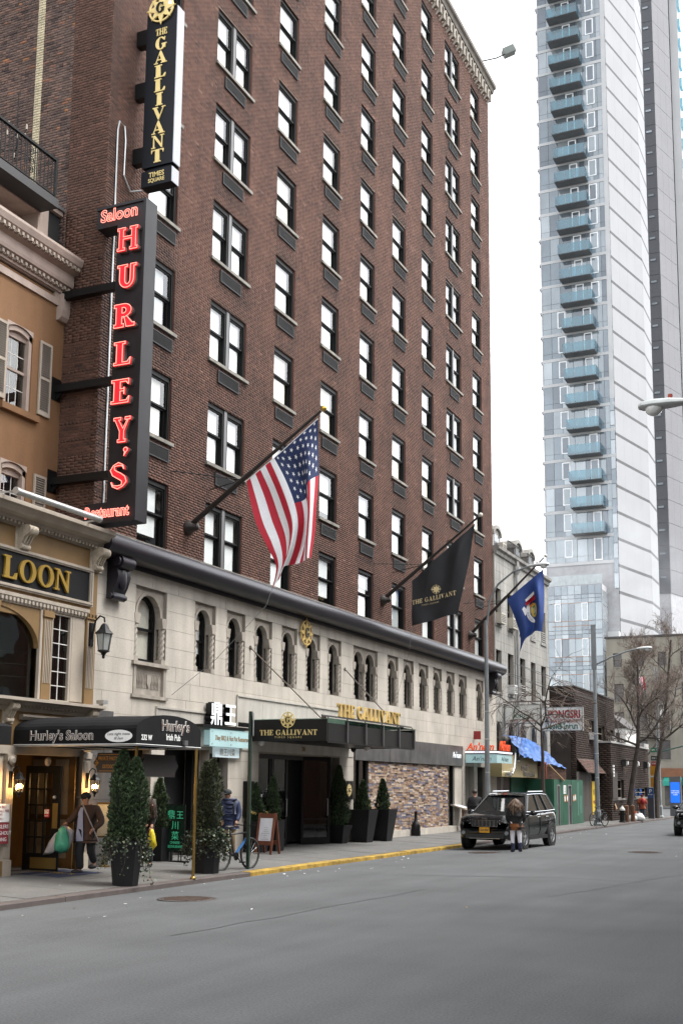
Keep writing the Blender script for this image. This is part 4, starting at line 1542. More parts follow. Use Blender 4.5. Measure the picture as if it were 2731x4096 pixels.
for k in range(9): g.tube([(SX_-.14, 19.2+k*.07, 3.6), (SX_-.14, 19.22+k*.07, 5.3)], .035, 6)
g.build('curtain', CURT, o)
q = MB()
q.box(SX_-.01, SX_+.02, 19.83, 20.25, 3.6, 5.4)
P('cream_panel', q, CREAM)
q = MB()
q.prism([(SX_-.05, 3.3), (SX_+.04, 3.3), (SX_+.06, 3.36), (SX_+.17, 3.46), (SX_+.3, 3.49), (SX_+.3, 3.55), (SX_-.05, 3.57)], 'y', SY0, YL+.06)
P('ledge', q, CREAM)
q = MB()
q.prism([(SX_-.05, 3.12), (SX_+.05, 3.14), (SX_+.1, 3.2), (SX_+.1, 3.24), (SX_-.05, 3.24)], 'y', 18.3, 20.3)
P('ledge_moulding', q, CREAM)
# ground floor entrance
q = MB()
q.box(SX_-.3, SX_+.04, SY0, 20.26, 2.46, 2.62)
P('door_lintel', q, CREAM)
q = MB()
q.box(SX_-.06, SX_, SY0, 17.92, .14, 2.46)
P('shopfront_panel', q, CREAM)
pilaster(17.93, 18.13, .13, 2.46, SX_+.08, CREAM, CREAM)
pilaster(20.3, 20.56, .13, 2.56, SX_+.08, CREAM, CREAM)
q = MB()
q.box(SX_-.06, SX_+.1, 17.9, 18.16, .13, .42); q.box(SX_-.06, SX_+.1, 20.27, 20.59, .13, .42)
P('pilaster_base', q, OCH)
for yy in (18.03, 19.1):
    q = MB()
    q.lathe([(.09, 0), (.09, .02), (.05, .05)], (SX_+.11, yy, 2.33), 14, 'x')
    P('rosette', q, CREAM)
q = MB()
q.mat(0).box(SX_-1.55, SX_-1.5, 17.5, YL-.07, .13, 2.6)
q.box(SX_-1.5, SX_-.05, 20.22, 20.26, .13, 2.6)
q.box(SX_-1.5, SX_-.05, 18.14, 18.18, .13, 2.6)
q.mat(1).box(SX_-1.5, SX_-.05, 18.2, 20.2, 2.6, 2.63)
q.mat(2).box(SX_-1.5, SX_-.1, 18.18, 20.22, .12, .15)
P('porch', q, [OCH, CREAM, SIDE], fix=False)
for (x0, x1, z0, z1) in ((SX_-.55, SX_-.2, 1.25, 2.4), (SX_-.55, SX_-.2, .95, 1.15), (SX_-.55, SX_-.2, .35, .85), (SX_-1.15, SX_-.75, 1.25, 2.4), (SX_-1.15, SX_-.75, .35, 1.1)):
    q = MB()
    q.box(x0, x1, 20.2, 20.218, z0, z1)
    P('wall_panel', q, CREAM)
for (y0, y1, z0, z1) in ((18.3, 18.8, 1.3, 2.4), (18.3, 18.8, .4, 1.2), (18.9, 19.3, .4, 2.4), (19.4, 20.0, 1.3, 2.4)):
    q = MB()
    q.box(SX_-1.5, SX_-1.48, y0, y1, z0, z1)
    P('wall_panel', q, CREAM)
# open door leaf, black with glass lights
DLY = 19.3
x0, x1 = -15.84, -14.97
q = MB()
q.box(x0, x0+.09, DLY-.025, DLY+.025, .16, 2.25); q.box(x1-.19, x1, DLY-.025, DLY+.025, .16, 2.25)
q.box(x0+.09, x1-.19, DLY-.025, DLY+.025, 2.1, 2.25); q.box(x0+.09, x1-.19, DLY-.025, DLY+.025, .16, .5)
for i in range(1, 5): q.box(x0+.09, x1-.19, DLY-.02, DLY+.02, .5+1.6*i/5-.018, .5+1.6*i/5+.018)
for i in (1, 2): q.box(x0+.09+(x1-x0-.28)*i/3-.018, x0+.09+(x1-x0-.28)*i/3+.018, DLY-.022, DLY+.022, .5, 2.1)
dr = P('door', q, BLKM)
q = MB()
q.box(x0+.09, x1-.19, DLY-.004, DLY+.004, .5, 2.1)
q.build('pane', glass('door_glass', (.85, .85, .82), 1.5, .02), dr)
q = MB()
q.box(x0+.2, x1-.02, DLY-.03, DLY-.026, .2, .42); q.box(x1-.16, x1-.03, DLY-.03, DLY-.026, 1.0, 1.5)
q.build('kick_plate', M('brass_plate', (.3, .2, .06), rough=.4, metal=.7), dr)
q = MB()
q.ball((x1-.1, DLY-.06, 1.62), .04)
q.build('door_knob', STEEL, dr)
q = MB()
q.box(x1-.4, x1-.25, DLY-.012, DLY-.008, 1.22, 1.38); 
st = q.build('sticker', M('red_sticker', (.45, .03, .04)), dr)
q = MB()
q.box(x1-.385, x1-.265, DLY-.0145, DLY-.0125, 1.29, 1.37)
q.build('sticker_panel', M('white_print', (.75, .75, .73)), st)
put_text('lettering', 'ATM', .075, M('red_sticker', None), st, (x1-.325, DLY-.017, 1.305), (1, 0, 0), ext=.001)
put_text('lettering', 'INSIDE', .035, M('white_print', None), st, (x1-.325, DLY-.017, 1.235), (1, 0, 0), ext=.001)
# wall lanterns: two lit at the door, one large unlit above
LAMPGL = glass('lantern_glass', (.95, .9, .8), 1.45, .1)
FROST = M('frosted_glass', (.35, .36, .34), rough=.4)
WARM = M('bulb', (1, .62, .22), emit=55, ecol=(1, .55, .18))
def lantern(name, lab, x, y, z, s, lit, grp=None):
    t = thing(name, lab, 'wall lantern', (x, y, z))
    q = MB()
    q.box(x-.02, x+.02, y-.05*s, y+.05*s, z-.02*s, z+.38*s)
    k = [(x+.02, y, z+.1*s), (x+.08*s, y, z+.42*s), (x+.17*s, y, z+.5*s), (x+.26*s, y, z+.46*s), (x+.27*s, y, z+.38*s)]
    q.tube(k, .016*s, 6)
    q.build('bracket', BLKM, t)
    c = (x+.27*s, y)
    q = MB()
    q.lathe([(.03*s, .36*s), (.06*s, .33*s), (.09*s, .26*s), (.15*s, .2*s), (.16*s, .18*s), (.1*s, .18*s)], (c[0], c[1], z), 8)
    q.build('cap', BLKM, t)
    q = MB()
    q.lathe([(.135*s, .175*s), (.095*s, -.1*s)], (c[0], c[1], z), 6, caps=False)
    q.build('glass', LAMPGL if lit else FROST, t)
    q = MB()
    for i in range(6):
        a = 2*math.pi*i/6
        q.tube([(c[0]+.138*s*math.cos(a), c[1]+.138*s*math.sin(a), z+.18*s), (c[0]+.098*s*math.cos(a), c[1]+.098*s*math.sin(a), z-.1*s)], .008*s, 4)
    q.lathe([(.1*s, -.1*s), (.105*s, -.12*s), (.05*s, -.15*s), (.02*s, -.2*s), (.03*s, -.22*s), (0.005, -.25*s)], (c[0], c[1], z), 10)
    q.build('cage', BLKM, t)
    if lit:
        for dy in (-.04, .04):
            q = MB()
            q.ball((c[0], y+dy, z+.02), (.018, .018, .04), 8, 6)
            q.build('bulb', WARM, t)
        ld = bpy.data.lights.new('lantern_light', 'POINT')
        ld.energy = 9
        ld.color = (1, .6, .25)
        ld.shadow_soft_size = .06
        lo = bpy.data.objects.new('lantern_light', ld)
        COL.objects.link(lo)
        lo.parent = t
        lo.location = (.27*s+.0, 0, .02)
lantern('wall_lantern', 'lit wall lantern on the fluted pilaster left of the saloon door', SX_+.1, 18.02, 1.82, .8, True)
lantern('wall_lantern', 'lit wall lantern on the pilaster between saloon door and grey granite', SX_+.1, 20.43, 1.82, .8, True)
lantern('wall_lantern', 'large unlit black wall lantern with frosted glass under the gold letter sign', SX_+.08, 20.41, 4.85, 1.25, False)
# notices on the left pilaster
nt_ = thing('notice_sign', 'stacked white and red notice plates on the leftmost fluted pilaster', 'sign', (SX_+.14, 17.8, .75))
q = MB()
q.box(SX_+.12, SX_+.135, 17.4, 18.0, 1.16, 1.5)
pw = q.build('white_plate', M('white_print', None), nt_)
q = MB()
q.box(SX_+.12, SX_+.135, 17.4, 18.0, .75, 1.15)
pr_ = q.build('red_plate', M('dark_red_print', (.22, .02, .03)), nt_)
for i, s in enumerate(('WHEN BELL', 'RINGS CALL FIRE', 'DEPT', 'OR 911')): put_text('lettering', s, .07, M('dark_red_print', None), pw, (SX_+.139, 17.72, 1.42-i*.075), (0, 1, 0), ext=.001)
for i, s in enumerate(('SPRINKLERS', 'THROUGHOUT', 'BUILDING')): put_text('lettering', s, .1, M('white_print', None), pr_, (SX_+.139, 17.72, 1.04-i*.12), (0, 1, 0), ext=.001)
# silver awning roller above the shop cornice, small camera box
ar = thing('awning_roller', 'silver rolled awning tube on thin arms above the saloon shop cornice', 'awning tube', (-14.6, 18.4, 7.4))
q = MB()
q.tube([(-14.6, 17.1, 7.41), (-14.6, 19.7, 7.42)], .065, 14)
q.tube([(-14.6, 19.66, 7.42), (-14.6, 19.74, 7.42)], .075, 14); q.tube([(-14.6, 17.06, 7.41), (-14.6, 17.14, 7.41)], .075, 14)
q.build('tube', M('brushed_aluminium', (.5, .5, .48), rough=.35, metal=.6), ar, smooth=True)
q = MB()
q.tube([(-14.6, 17.08, 7.4), (-15.9, 17.0, 7.42), (UX+.02, 17.0, 7.5)], .02)
q.build('arm', STEEL, ar)
q = MB()
q.tube([(-14.6, 19.7, 7.4), (-15.3, 19.75, 7.38), (UX+.02, 19.8, 7.5)], .02)
q.build('arm', STEEL, ar)
q = MB()
q.box(SX_+.1, SX_+.28, 20.66, 20.82, 3.6, 3.68); q.box(SX_+.14, SX_+.2, 20.7, 20.76, 3.55, 3.6)
tag(q.build('security_light', STEEL), 'small steel security light at the right end of the saloon ledge', 'light')
# ================================================================== SIGNS, CANOPIES, FLAGS
NEON = M('neon_tube', (.3, .05, .04), emit=.62, ecol=(1, .26, .2))
REDF = M('red_letter_face', (.45, .01, .018), rough=.5, emit=.13, ecol=(1, .01, .03))
LETS = M('letter_side_metal', (.16, .14, .12), rough=.5, metal=.4)
SBX = M('sign_box_black', (.012, .011, .0125), rough=.5, var=.25, sc=2, bump=.1, bsc=3, spec=.3)
RIGHT, STREET, UP = (1, 0, 0), (0, 1, 0), (0, 0, 1)
# ---- neon blade sign
hs_ = thing('neon_sign', 'tall black blade sign with red neon letters mounted beside the saloon roof', 'sign', (-14.55, 20.4, 7.5))
FY, BY = 20.40, 20.83
q = MB()
q.prism([(-14.945, 7.98), (-14.945, 14.42), (-15.51, 14.42), (-15.51, 14.92), (-14.165, 14.92), (-14.165, 7.52), (-15.53, 7.5), (-15.53, 7.98)], 'y', FY+.02, BY)
box_ = q.build('sign_box', SBX, hs_)
q = MB()
for (a, c, d, e) in ((-14.23, -14.165, 7.52, 14.92), (-15.51, -14.23, 14.86, 14.92), (-15.53, -14.23, 7.5, 7.56)): q.box(a, c, FY-.02, FY+.02, d, e)
q.build('edge_trim', SBX, hs_)
for z in (13.0, 10.78, 8.62):
    q = MB()
    q.box(UX+.02, -14.96, FY+.03, FY+.2, z-.085, z+.085)
    q.box(UX+.004, UX+.02, FY-.06, FY+.25, z-.26, z+.26)
    q.prism([(UX+.02, z-.25), (UX+.2, z-.085), (UX+.02, z-.085)], 'y', FY+.09, FY+.14)
    q.build('bracket_arm', BLKM, hs_)
def neon_letter(c, x0, x1, z0, z1):
    h = z1-z0
    kw = dict(t=.26, h=.14, s=.09)
    me, w = glyph_mesh(c, h, .035, REDF, **kw)
    k = (x1-x0)/w
    me.transform(Matrix.Scale(k, 4, (1, 0, 0)))
    place_mesh(me, (x0, FY-.06, z0), RIGHT, UP, wl(hs_))
    o = link('letter', me, hs_)
    sd_, _ = glyph_mesh(c, h, .04, LETS, **kw)
    sd_.transform(Matrix.Scale(k, 4, (1, 0, 0)))
    place_mesh(sd_, (x0+.02, FY-.02, z0-.012), RIGHT, UP, wl(hs_))
    link('letter_side', sd_, o)
    n, _ = glyph_mesh(c, h, 0, NEON, off=0 if c == 'R' else -.012, neon=.0085, **kw)
    n.transform(Matrix.Scale(k, 4, (1, 0, 0)))
    place_mesh(n, (x0, FY-.105, z0), RIGHT, UP, wl(hs_))
    link('neon_tube', n, o)
for c, x0, x1, z0, z1 in (('H', -14.85, -14.30, 13.70, 14.26), ('U', -14.82, -14.30, 12.82, 13.37), ('R', -14.85, -14.31, 11.9, 12.44), ('L', -14.83, -14.36, 11.02, 11.57), ('E', -14.86, -14.36, 10.14, 10.70), ('Y', -14.76, -14.31, 9.25, 9.83), ("'", -14.48, -14.34, 8.64, 9.13), ('S', -14.81, -14.37, 8.23, 8.79)):
    neon_letter(c, x0, x1, z0, z1)
for s, xc, z, sz, sx in (('Saloon', -14.86, 14.53, .40, .93), ('Restaurant', -14.89, 7.64, .34, .78)):
    put_text('neon_word', s, sz, NEON, hs_, (xc, FY-.05, z), RIGHT, neon=.009, off=.006, sx=sx)
# ---- vertical hotel sign
SNAVY = M('sign_navy', (.005, .0065, .010), rough=.5, var=.1, spec=.2)
SWHT = M('sign_edge_white', (.30, .305, .33), rough=.6, var=.08, sc=1)
gs = thing('blade_sign', 'tall navy vertical hotel sign with gold serif letters and white edge', 'sign', (-14.7, 21.7, 15.9))
q = MB()
q.mat(0).box(-15.17, -14.32, 21.6, 21.9, 16.44, 20.45)
q.mat(1).box(-14.318, -14.30, 21.602, 21.9, 16.45, 20.5)
q.build('sign_panel', [SNAVY, SWHT], gs)
q = MB()
q.mat(0).box(-15.18, -14.335, 21.6, 21.9, 15.96, 16.35)
q.mat(1).box(-14.333, -14.32, 21.602, 21.9, 15.965, 16.345)
q.mat(0).box(-15.1, -14.4, 21.66, 21.84, 16.35, 16.44)
lowp = q.build('lower_panel', [SNAVY, SWHT], gs)
for z in (19.95, 18.55, 16.85):
    q = MB()
    q.box(BX+.0, -15.172, 21.66, 21.86, z-.2, z+.2)
    q.build('bracket', BLKM, gs)
GLT = M('sign_gold_letter', (.74, .58, .25), rough=.6, var=.05, spec=.2)
serif_line('letter', 'THE', .17, .012, GLT, gs, (-14.735, 21.585, 19.82), RIGHT, fit=.31)
for i, (c, z, h, w) in enumerate((('G', 19.50, .34, .3), ('A', 19.10, .35, .34), ('L', 18.68, .36, .29), ('L', 18.28, .36, .28), ('I', 17.86, .36, .17), ('V', 17.46, .35, .34), ('A', 17.05, .36, .34), ('N', 16.98-.40+.1, .34, .32), ('T', 16.6-.36+.36, .0, .0))):
    pass
zz = 19.76
for c, w in (('G', .31), ('A', .36), ('L', .31), ('L', .30), ('I', .19), ('V', .36), ('A', .36), ('N', .34), ('T', .34)):
    h = .325
    me, ww = glyph_mesh(c, h, .012, GLT, .26, .075, .08)
    me.transform(Matrix.Scale(w/ww, 4, (1, 0, 0)))
    place_mesh(me, (-14.735-w/2, 21.585, zz-h), RIGHT, UP, wl(gs))
    link('letter', me, gs)
    zz -= .365
emblem('emblem', .42, .03, GLT, SNAVY, gs, (-14.745, 21.57, 20.5), RIGHT)
put_text('lettering', 'TIMES', .175, GLT, lowp, (-14.75, 21.594, 16.17), RIGHT, ext=.004, sx=.95, off=.002)
put_text('lettering', 'SQUARE', .135, GLT, lowp, (-14.75, 21.594, 16.04), RIGHT, ext=.004, sx=.9, off=.002)

# ---- saloon entrance canopy
CANV = M('black_canvas', (.007, .007, .0075), rough=.8, var=.25, sc=2, bump=.1, bsc=5, spec=.2)
CX = -12.42                       # street end
CY0, CY1 = 18.17, 20.46
cp = thing('entrance_canopy', 'long black barrel canopy over the saloon entrance reaching to brass poles at the kerb', 'canopy', ((CX+SX_)/2, 20.3, 2.6))
CZ0, CZ1, CZ2 = 2.635, 2.925, 3.225
prof = [(CY0, CZ0), (CY0, CZ1)]+[((CY0+CY1)/2-(CY1-CY0)/2*math.cos(a), CZ1+(CZ2-CZ1)*math.sin(a)) for a in [math.pi*i/14 for i in range(1, 14)]]+[(CY1, CZ1), (CY1, CZ0)]
q = MB()
n = len(prof)
xs_ = [SX_-.15+(CX-SX_+.15)*i/6 for i in range(7)]
vs = []
for i, x in enumerate(xs_):
    for (yy, z) in prof:
        sag = -.012 if i % 2 and z > CZ1 else 0
        vs.append((x, yy, z+sag))
fs = [(i*n+j, i*n+j+1, (i+1)*n+j+1, (i+1)*n+j) for i in range(6) for j in range(n-1)]
q.add(vs, fs)
q.poly([(CX, *p) for p in prof])
q.build('canvas', CANV, cp, fix=False)
q = MB()
WPIP = M('white_piping', (.6, .6, .58))
for (a, c) in (((SX_-.1, CY0-.004, CZ0), (CX+.004, CY0-.004, CZ0)), ((CX+.004, CY0, CZ0), (CX+.004, CY1, CZ0))):
    q = MB()
    q.tube([a, c], .009, 5)
    q.build('piping', WPIP, cp)
q = MB()
for yy in (CY0+.02, CY1-.02): q.tube([(SX_-.1, yy, CZ0-.02), (CX-.02, yy, CZ0-.02)], .018, 6)
for i in range(4):
    x = SX_+(CX-.02-SX_)*i/3
    q.tube([(x, CY0+.02, CZ0-.02), (x, CY1-.02, CZ0-.02)], .015, 6)
q.build('frame', STEEL, cp)
BRASS = M('brass', (.30, .20, .06), rough=.35, metal=.85, var=.15)
for px_, yy in ((CX-.40, 18.78), (CX-.02, 20.33)):
    q = MB()
    q.tube([(px_, yy, .04), (px_, yy, CZ0-.02)], .03, 10)
    q.lathe([(.06, .04), (.06, .06), (.035, .09)], (px_, yy, 0), 10)
    q.build('pole', BRASS, cp, smooth=True)
BRN = M('brown_print', (.13, .085, .06), rough=.7)
WPR = M('white_print', None)
def outlined(s, size, par, origin, right, sx=1, **k):
    o = Vector(origin)
    W = Vector(right).cross(Vector(UP))
    put_text('lettering', s, size, WPR, par, o, right, ext=.002, off=.035*size, sx=sx, **k)
    put_text('lettering', s, size, BRN, par, o+W*.005, right, ext=.002, off=.004*size, sx=sx, **k)
outlined("Hurley's Saloon", .25, cp, (-14.13, CY0-.008, 2.725), RIGHT, fit=1.5)
outlined("Hurley's", .28, cp, (CX+.008, 19.5, 2.93), STREET, fit=1.0)
put_text('lettering', 'Irish Pub', .17, WPR, cp, (CX+.008, 19.42, 2.745), STREET, ext=.002, sx=.85, off=.003)
put_text('lettering', '232 W', .14, WPR, cp, (CX+.008, 18.5, 2.72), STREET, ext=.002, sx=.9, off=.003)
q = MB()
q.prism([(-12.81+.305*math.cos(a), 2.785+.115*math.sin(a)) for a in [2*math.pi*i/28 for i in range(28)]], 'y', CY0-.012, CY0-.004)
ov = q.build('white_oval', WPR, cp)
INK = M('black_ink', (.02, .02, .02))
put_text('lettering', 'Late night menu', .075, INK, ov, (-12.81, CY0-.016, 2.80), RIGHT, ext=.001, shear=.25, fit=.5)
put_text('lettering', 'til 2am', .075, INK, ov, (-12.81, CY0-.016, 2.72), RIGHT, ext=.001, shear=.25)
q = MB()
q.box(CX+.006, CX+.06, 19.76, 19.88, 2.66, 2.76)
q.build('junction_box', M('grey_box', (.08, .08, .08)), cp)
# ---- low black awning further left
la = thing('shop_awning', 'low black canvas awning at the far left edge of the saloon front', 'awning', (SX_+.4, 16.5, 2.6))
q = MB()
q.prism([(SX_+.02, 3.08), (SX_+.6, 2.98), (SX_+.66, 2.94), (SX_+.66, 2.6), (SX_+.6, 2.6), (SX_+.02, 2.62)], 'y', 14, 17.32)
q.build('canvas', CANV, la)
# ---- hanging boards under the canopy
def plaque_outline(y0, y1, z0, z1, X, d, mb):
    h = z1-z0
    mb.prism([(y0+.12, z0), (y1-.12, z0), (y1-.12, z0+h*.2), (y1, z0+h*.5), (y1-.12, z1-h*.2), (y1-.12, z1), (y0+.12, z1), (y0+.12, z1-h*.2), (y0, z0+h*.5), (y0+.12, z0+h*.2)], 'x', X-d, X+d)
pp = thing('hanging_sign', 'dark blue hanging board with gold lettering and scroll ends under the canopy', 'sign', (-13.95, 19.6, 2.1))
q = MB()
h0 = 2.12
HX0, HX1, HY = -14.43, -13.48, 19.62
q.prism([(HX0+.1, h0), (HX1-.12, h0), (HX1-.1, h0+.08), (HX1+.02, h0+.17), (HX1+.02, h0+.23), (HX1-.1, h0+.32), (HX1-.12, h0+.4), (HX0+.1, h0+.4), (HX0+.08, h0+.3), (HX0, h0+.2), (HX0+.08, h0+.1)], 'y', HY, HY+.05)
q.build('board', M('board_blue', (.02, .026, .036), rough=.6), pp)
GPR = M('gold_print', (.38, .2, .05), rough=.6)
put_text('lettering', 'PRIVATE PARTY ROOMS', .105, GPR, pp, (-13.955, HY-.004, h0+.25), RIGHT, ext=.002, fit=.7, off=.002)
put_text('lettering', 'OUTDOOR PATIO', .105, GPR, pp, (-13.955, HY-.004, h0+.09), RIGHT, ext=.002, fit=.5, off=.002)
q = MB()
for (a, c, d, e) in ((-14.28, -13.64, h0+.03, h0+.04), (-14.28, -13.64, h0+.36, h0+.37)): q.box(a, c, HY-.006, HY-.002, d, e)
q.build('gold_border', GPR, pp, fix=False)
for sg, xx in ((-1, HX0+.1), (1, HX1-.1)):
    q = MB()
    for k in (-1, 0, 1):
        q.tube([(xx+sg*-.03, HY-.008, h0+.2), (xx+sg*.04, HY-.008, h0+.2+k*.06), (xx+sg*.03, HY-.008, h0+.2+k*.11)], [.008, .02, .008], 5)
    q.build('fleur', GPR, pp)
q = MB()
for xx in (-14.2, -13.7): q.tube([(xx, HY+.025, h0+.4), (xx, HY+.025, CZ0-.02)], .006, 4)
q.build('hanger', BLKM, pp)
hb = thing('hanging_sign', 'plain dark hanging board with pointed ends in front of the white pier', 'sign', (CX-.33, 19.4, 2.0))
q = MB()
plaque_outline(18.78, 20.12, 2.04, 2.47, CX-.33, .03, q)
q.build('board', M('board_brown', (.018, .014, .013), rough=.6), hb)
q = MB()
for yy in (19.1, 19.75): q.tube([(CX-.33, yy, 2.47), (CX-.33, yy, CZ0-.02)], .007, 4)
q.build('hanger', BLKM, hb)

# ---- restaurant sign box with white characters on a ledge
WLIT = M('white_lit_letter', (.75, .77, .78), rough=.5, emit=.12, ecol=(.9, .95, 1))
AQUA = glass('aqua_glass', (.62, .86, .86), 1.7, .08)
AQF = M('aqua_panel', (.30, .42, .42), rough=.35, var=.12, sc=2, emit=.05, ecol=(.6, .95, 1))
DX = -15.2
dg = thing('box_sign', 'pale aqua glass restaurant sign box with black ledge between the two canopies', 'sign', (DX, 26.4, 2.85))
q = MB()
q.box(LX+.01, DX, 25.5, 27.5, 2.9, 3.27)
q.build('light_box', AQF, dg)
q = MB()
q.box(DX+.012, DX+.02, 25.44, 27.55, 2.86, 3.3)
gp = q.build('glass_panel', AQF, dg)
q = MB()
for yy in (25.55, 26.5, 27.45):
    for z in (2.93, 3.24): q.lathe([(.018, 0), (.018, .012)], (DX+.02, yy, z), 8, 'x')
q.build('studs', STEEL, dg, fix=False)
q = MB()
q.box(LX, DX+.05, 25.05, 27.6, 3.335, 3.40)
q.build('ledge', BLKM, dg)
put_text('lettering', 'Ding BBQ & Hot Pot Restaurant', .17, M('bronze_print', (.2, .13, .06)), dg, (DX+.024, 26.58, 3.03), STREET, ext=.002, sx=.78, off=.003)
q = MB()
q.box(LX+.02, LX+.1, 25.95, 27.2, 2.6, 2.86)
wb = q.build('window_sign', M('lit_window_sign', (.5, .6, .62), emit=.06, ecol=(.8, .95, 1)), dg)
put_text('lettering', '鼎王川菜', .2, M('bronze_print', None), wb, (LX+.104, 26.57, 2.66), STREET, ext=.001)
cc = thing('character_sign', 'two large white Chinese characters with black sides standing on the sign ledge', 'sign', (DX, 26.2, 3.4))
for s, yc, w, z0 in (('鼎', 25.78, .62, 3.44), ('王', 26.48, .62, 3.44)):
    me = text(s, .62, ext=.09, off=.012)
    me.materials.clear(); me.materials.append(BLKM)
    place_mesh(me, (DX-.09, yc, z0+.03), STREET, UP, wl(cc))
    o = link('character', me, cc)
    me = text(s, .62, ext=.004, off=.010)
    me.materials.clear(); me.materials.append(WLIT)
    place_mesh(me, (DX+.006, yc, z0+.03), STREET, UP, wl(cc))
    link('lit_face', me, o)
put_text('small_letters', 'RESTAURANT', .15, BLKM, cc, (DX, 27.25, 3.43), STREET, ext=.02, sx=.7, off=.006)

# ---- hotel entrance canopy: black fascia, glass roof, gold letters
GX = -13.145
gc = thing('hotel_canopy', 'black and glass hotel entrance canopy with gold name and wheel emblem on its end', 'canopy', (GX-1.1, 31.3, 3.1))
GY0, GY1 = 28.02, 34.55
q = MB()
q.box(LX+.0, GX-.003, GY0, GY0+.06, 3.08, 3.655)
q.build('end_fascia', BLKM, gc)
pan = M('canopy_panel', (.008, .008, .009), rough=.35, spec=.3)
GRIB = M('grey_rib', (.085, .08, .078), rough=.45, metal=.3)
for i in range(5):
    a, c = GY0+.08+(GY1-GY0-.08)*i/5, GY0+.08+(GY1-GY0-.08)*(i+1)/5
    q = MB()
    q.box(GX-.05, GX-.02, a+.04, c-.05, 3.09, 3.56)
    q.build('fascia_panel', pan, gc)
    q = MB()
    q.box(GX-.06, GX+.02, c-.07, c, 3.06, 3.66)
    q.build('rib', GRIB, gc)
q = MB()
q.box(LX, GX-.005, GY1-.06, GY1-.001, 3.08, 3.655)
q.box(GX-.06, GX+.0, GY0+.062, GY1-.07, 3.03, 3.09)
q.build('fascia_return', BLKM, gc)
for i in range(5):
    a, c = GY0+.08+(GY1-GY0-.1)*i/5, GY0+.08+(GY1-GY0-.1)*(i+1)/5
    q = MB()
    q.box(LX, GX+.05, a+.01, c-.01, 3.665, 3.68)
    q.build('glass_pane', glass('green_glass', (.55, .72, .66), 1.9, .03), gc)
q = MB()
q.box(LX, GX-.1, GY0+.07, GY1-.07, 3.1, 3.14)
q.build('soffit', BLKM, gc)
q = MB()
q.box(GX-.04, GX+.0, GY0-.28, GY1-.25, 3.715, 3.755)
for i in range(6): q.box(GX-.035, GX-.005, GY0+.1+i*1.25, GY0+.13+i*1.25, 3.68, 3.715)
q.build('letter_rail', GRIB, gc)
lt = thing('letter_sign', 'row of standing gold capital letters on the rail above the hotel canopy', 'sign', (GX, 31.0, 3.755))
serif_line('letter', 'THE GALLIVANT', .36, .035, GOLD, lt, (GX-.02, 31.02, 3.758), STREET, fit=4.55, t=.24, h=.08)
serif_line('letter', 'THE GALLIVANT', .145, .006, GLT, gc, (-14.29, GY0-.008, 3.235), RIGHT, fit=1.72)
put_text('lettering', 'TIMES SQUARE', .07, GLT, gc, (-14.29, GY0-.006, 3.155), RIGHT, ext=.003, space=1.9)
emblem('emblem', .255, .014, GLT, BLKM, gc, (-14.295, GY0-.016, 3.645), RIGHT)
for (ya, xb, yb, zb) in ((27.86, GX-.35, 28.5, 3.66), (34.27-.1, GX-.35, 34.2, 3.66)):
    q = MB()
    q.tube([(LX+.01, ya, 5.63), (xb, yb, zb)], .019, 6)
    q.lathe([(.06, 0), (.06, .02)], (LX, ya, 5.63), 10, 'x')
    q.box(xb-.03, xb+.1, yb-.03, yb+.03, zb, zb+.12)
    q.build('tie_rod', M('tie_rod_bronze', (.09, .075, .06), rough=.4, metal=.6), gc)
for yy, x in ((28.3, -15.25), (33.2, -14.2), (34.2, -15.1)):
    t = thing('security_camera', {28.3: 'white dome camera under the near end of the hotel canopy', 33.2: 'white dome camera under the middle of the hotel canopy front', 34.2: 'dark dome camera on the pale pier under the hotel canopy'}[yy], 'camera', (x, yy, 3.02))
    q = MB()
    q.lathe([(.09, .07), (.09, .02), (.07, -.02), (.03, -.06), (.005, -.065)], (x, yy, 3.02), 12)
    q.build('dome', M('white_plastic', (.6, .6, .6), rough=.4) if yy < 34 else BLKM, t, smooth=True)

# ---- An'nam signs
ORNG = M('orange_letter', (.7, .08, .02), rough=.5, emit=.06, ecol=(1, .12, .03))
ax = thing('glass_sign', 'aqua glass corner sign with orange script letters above the second restaurant door', 'sign', (-14.7, 46.6, 2.9))
AY, AX2, AYE = 46.4, -14.06, 48.6
q = MB()
q.box(LX+.01, AX2-.03, AY+.03, AYE-.03, 2.92, 3.2)
q.build('light_box', AQF, ax)
q = MB()
q.box(LX+.01, AX2, AY, AY+.012, 2.89, 3.24); q.box(AX2-.012, AX2, AY+.013, AYE, 2.89, 3.24)
q.build('glass_panel', AQF, ax)
q = MB()
q.box(LX, AX2+.03, AY-.03, AYE, 3.26, 3.29)
q.box(LX, AX2+.04, AY-.04, AYE, 3.36, 3.39)
q.build('ledge', BLKM, ax)
q = MB()
q.box(LX, AX2+.02, AY-.02, AYE-.02, 3.29, 3.36)
wp = q.build('white_strip', M('lit_white_strip', (.7, .7, .75), emit=.3, ecol=(.9, .9, 1)), ax)
put_text('lettering', 'VIETNAMESE JAPANESE CUISINE', .06, INK, wp, (-14.74, AY-.026, 3.30), RIGHT, ext=.001, sx=.75)
SCR = M('script_ink', (.03, .06, .06))
put_text('lettering', "An'nam", .27, SCR, ax, (-14.72, AY-.006, 2.97), RIGHT, ext=.002, sx=1.0, shear=.25)
put_text('lettering', "An'nam", .27, SCR, ax, (AX2+.004, 47.5, 2.97), STREET, ext=.002, sx=1.2, shear=.25)
put_text('script_letters', "An'nam", .42, ORNG, ax, (-14.78, AY-.0, 3.41), RIGHT, ext=.03, sx=.9, shear=.3, off=.008)
put_text('script_letters', "An'nam", .55, ORNG, ax, (AX2, 47.5, 3.41), STREET, ext=.05, sx=.8, shear=.3, off=.01)
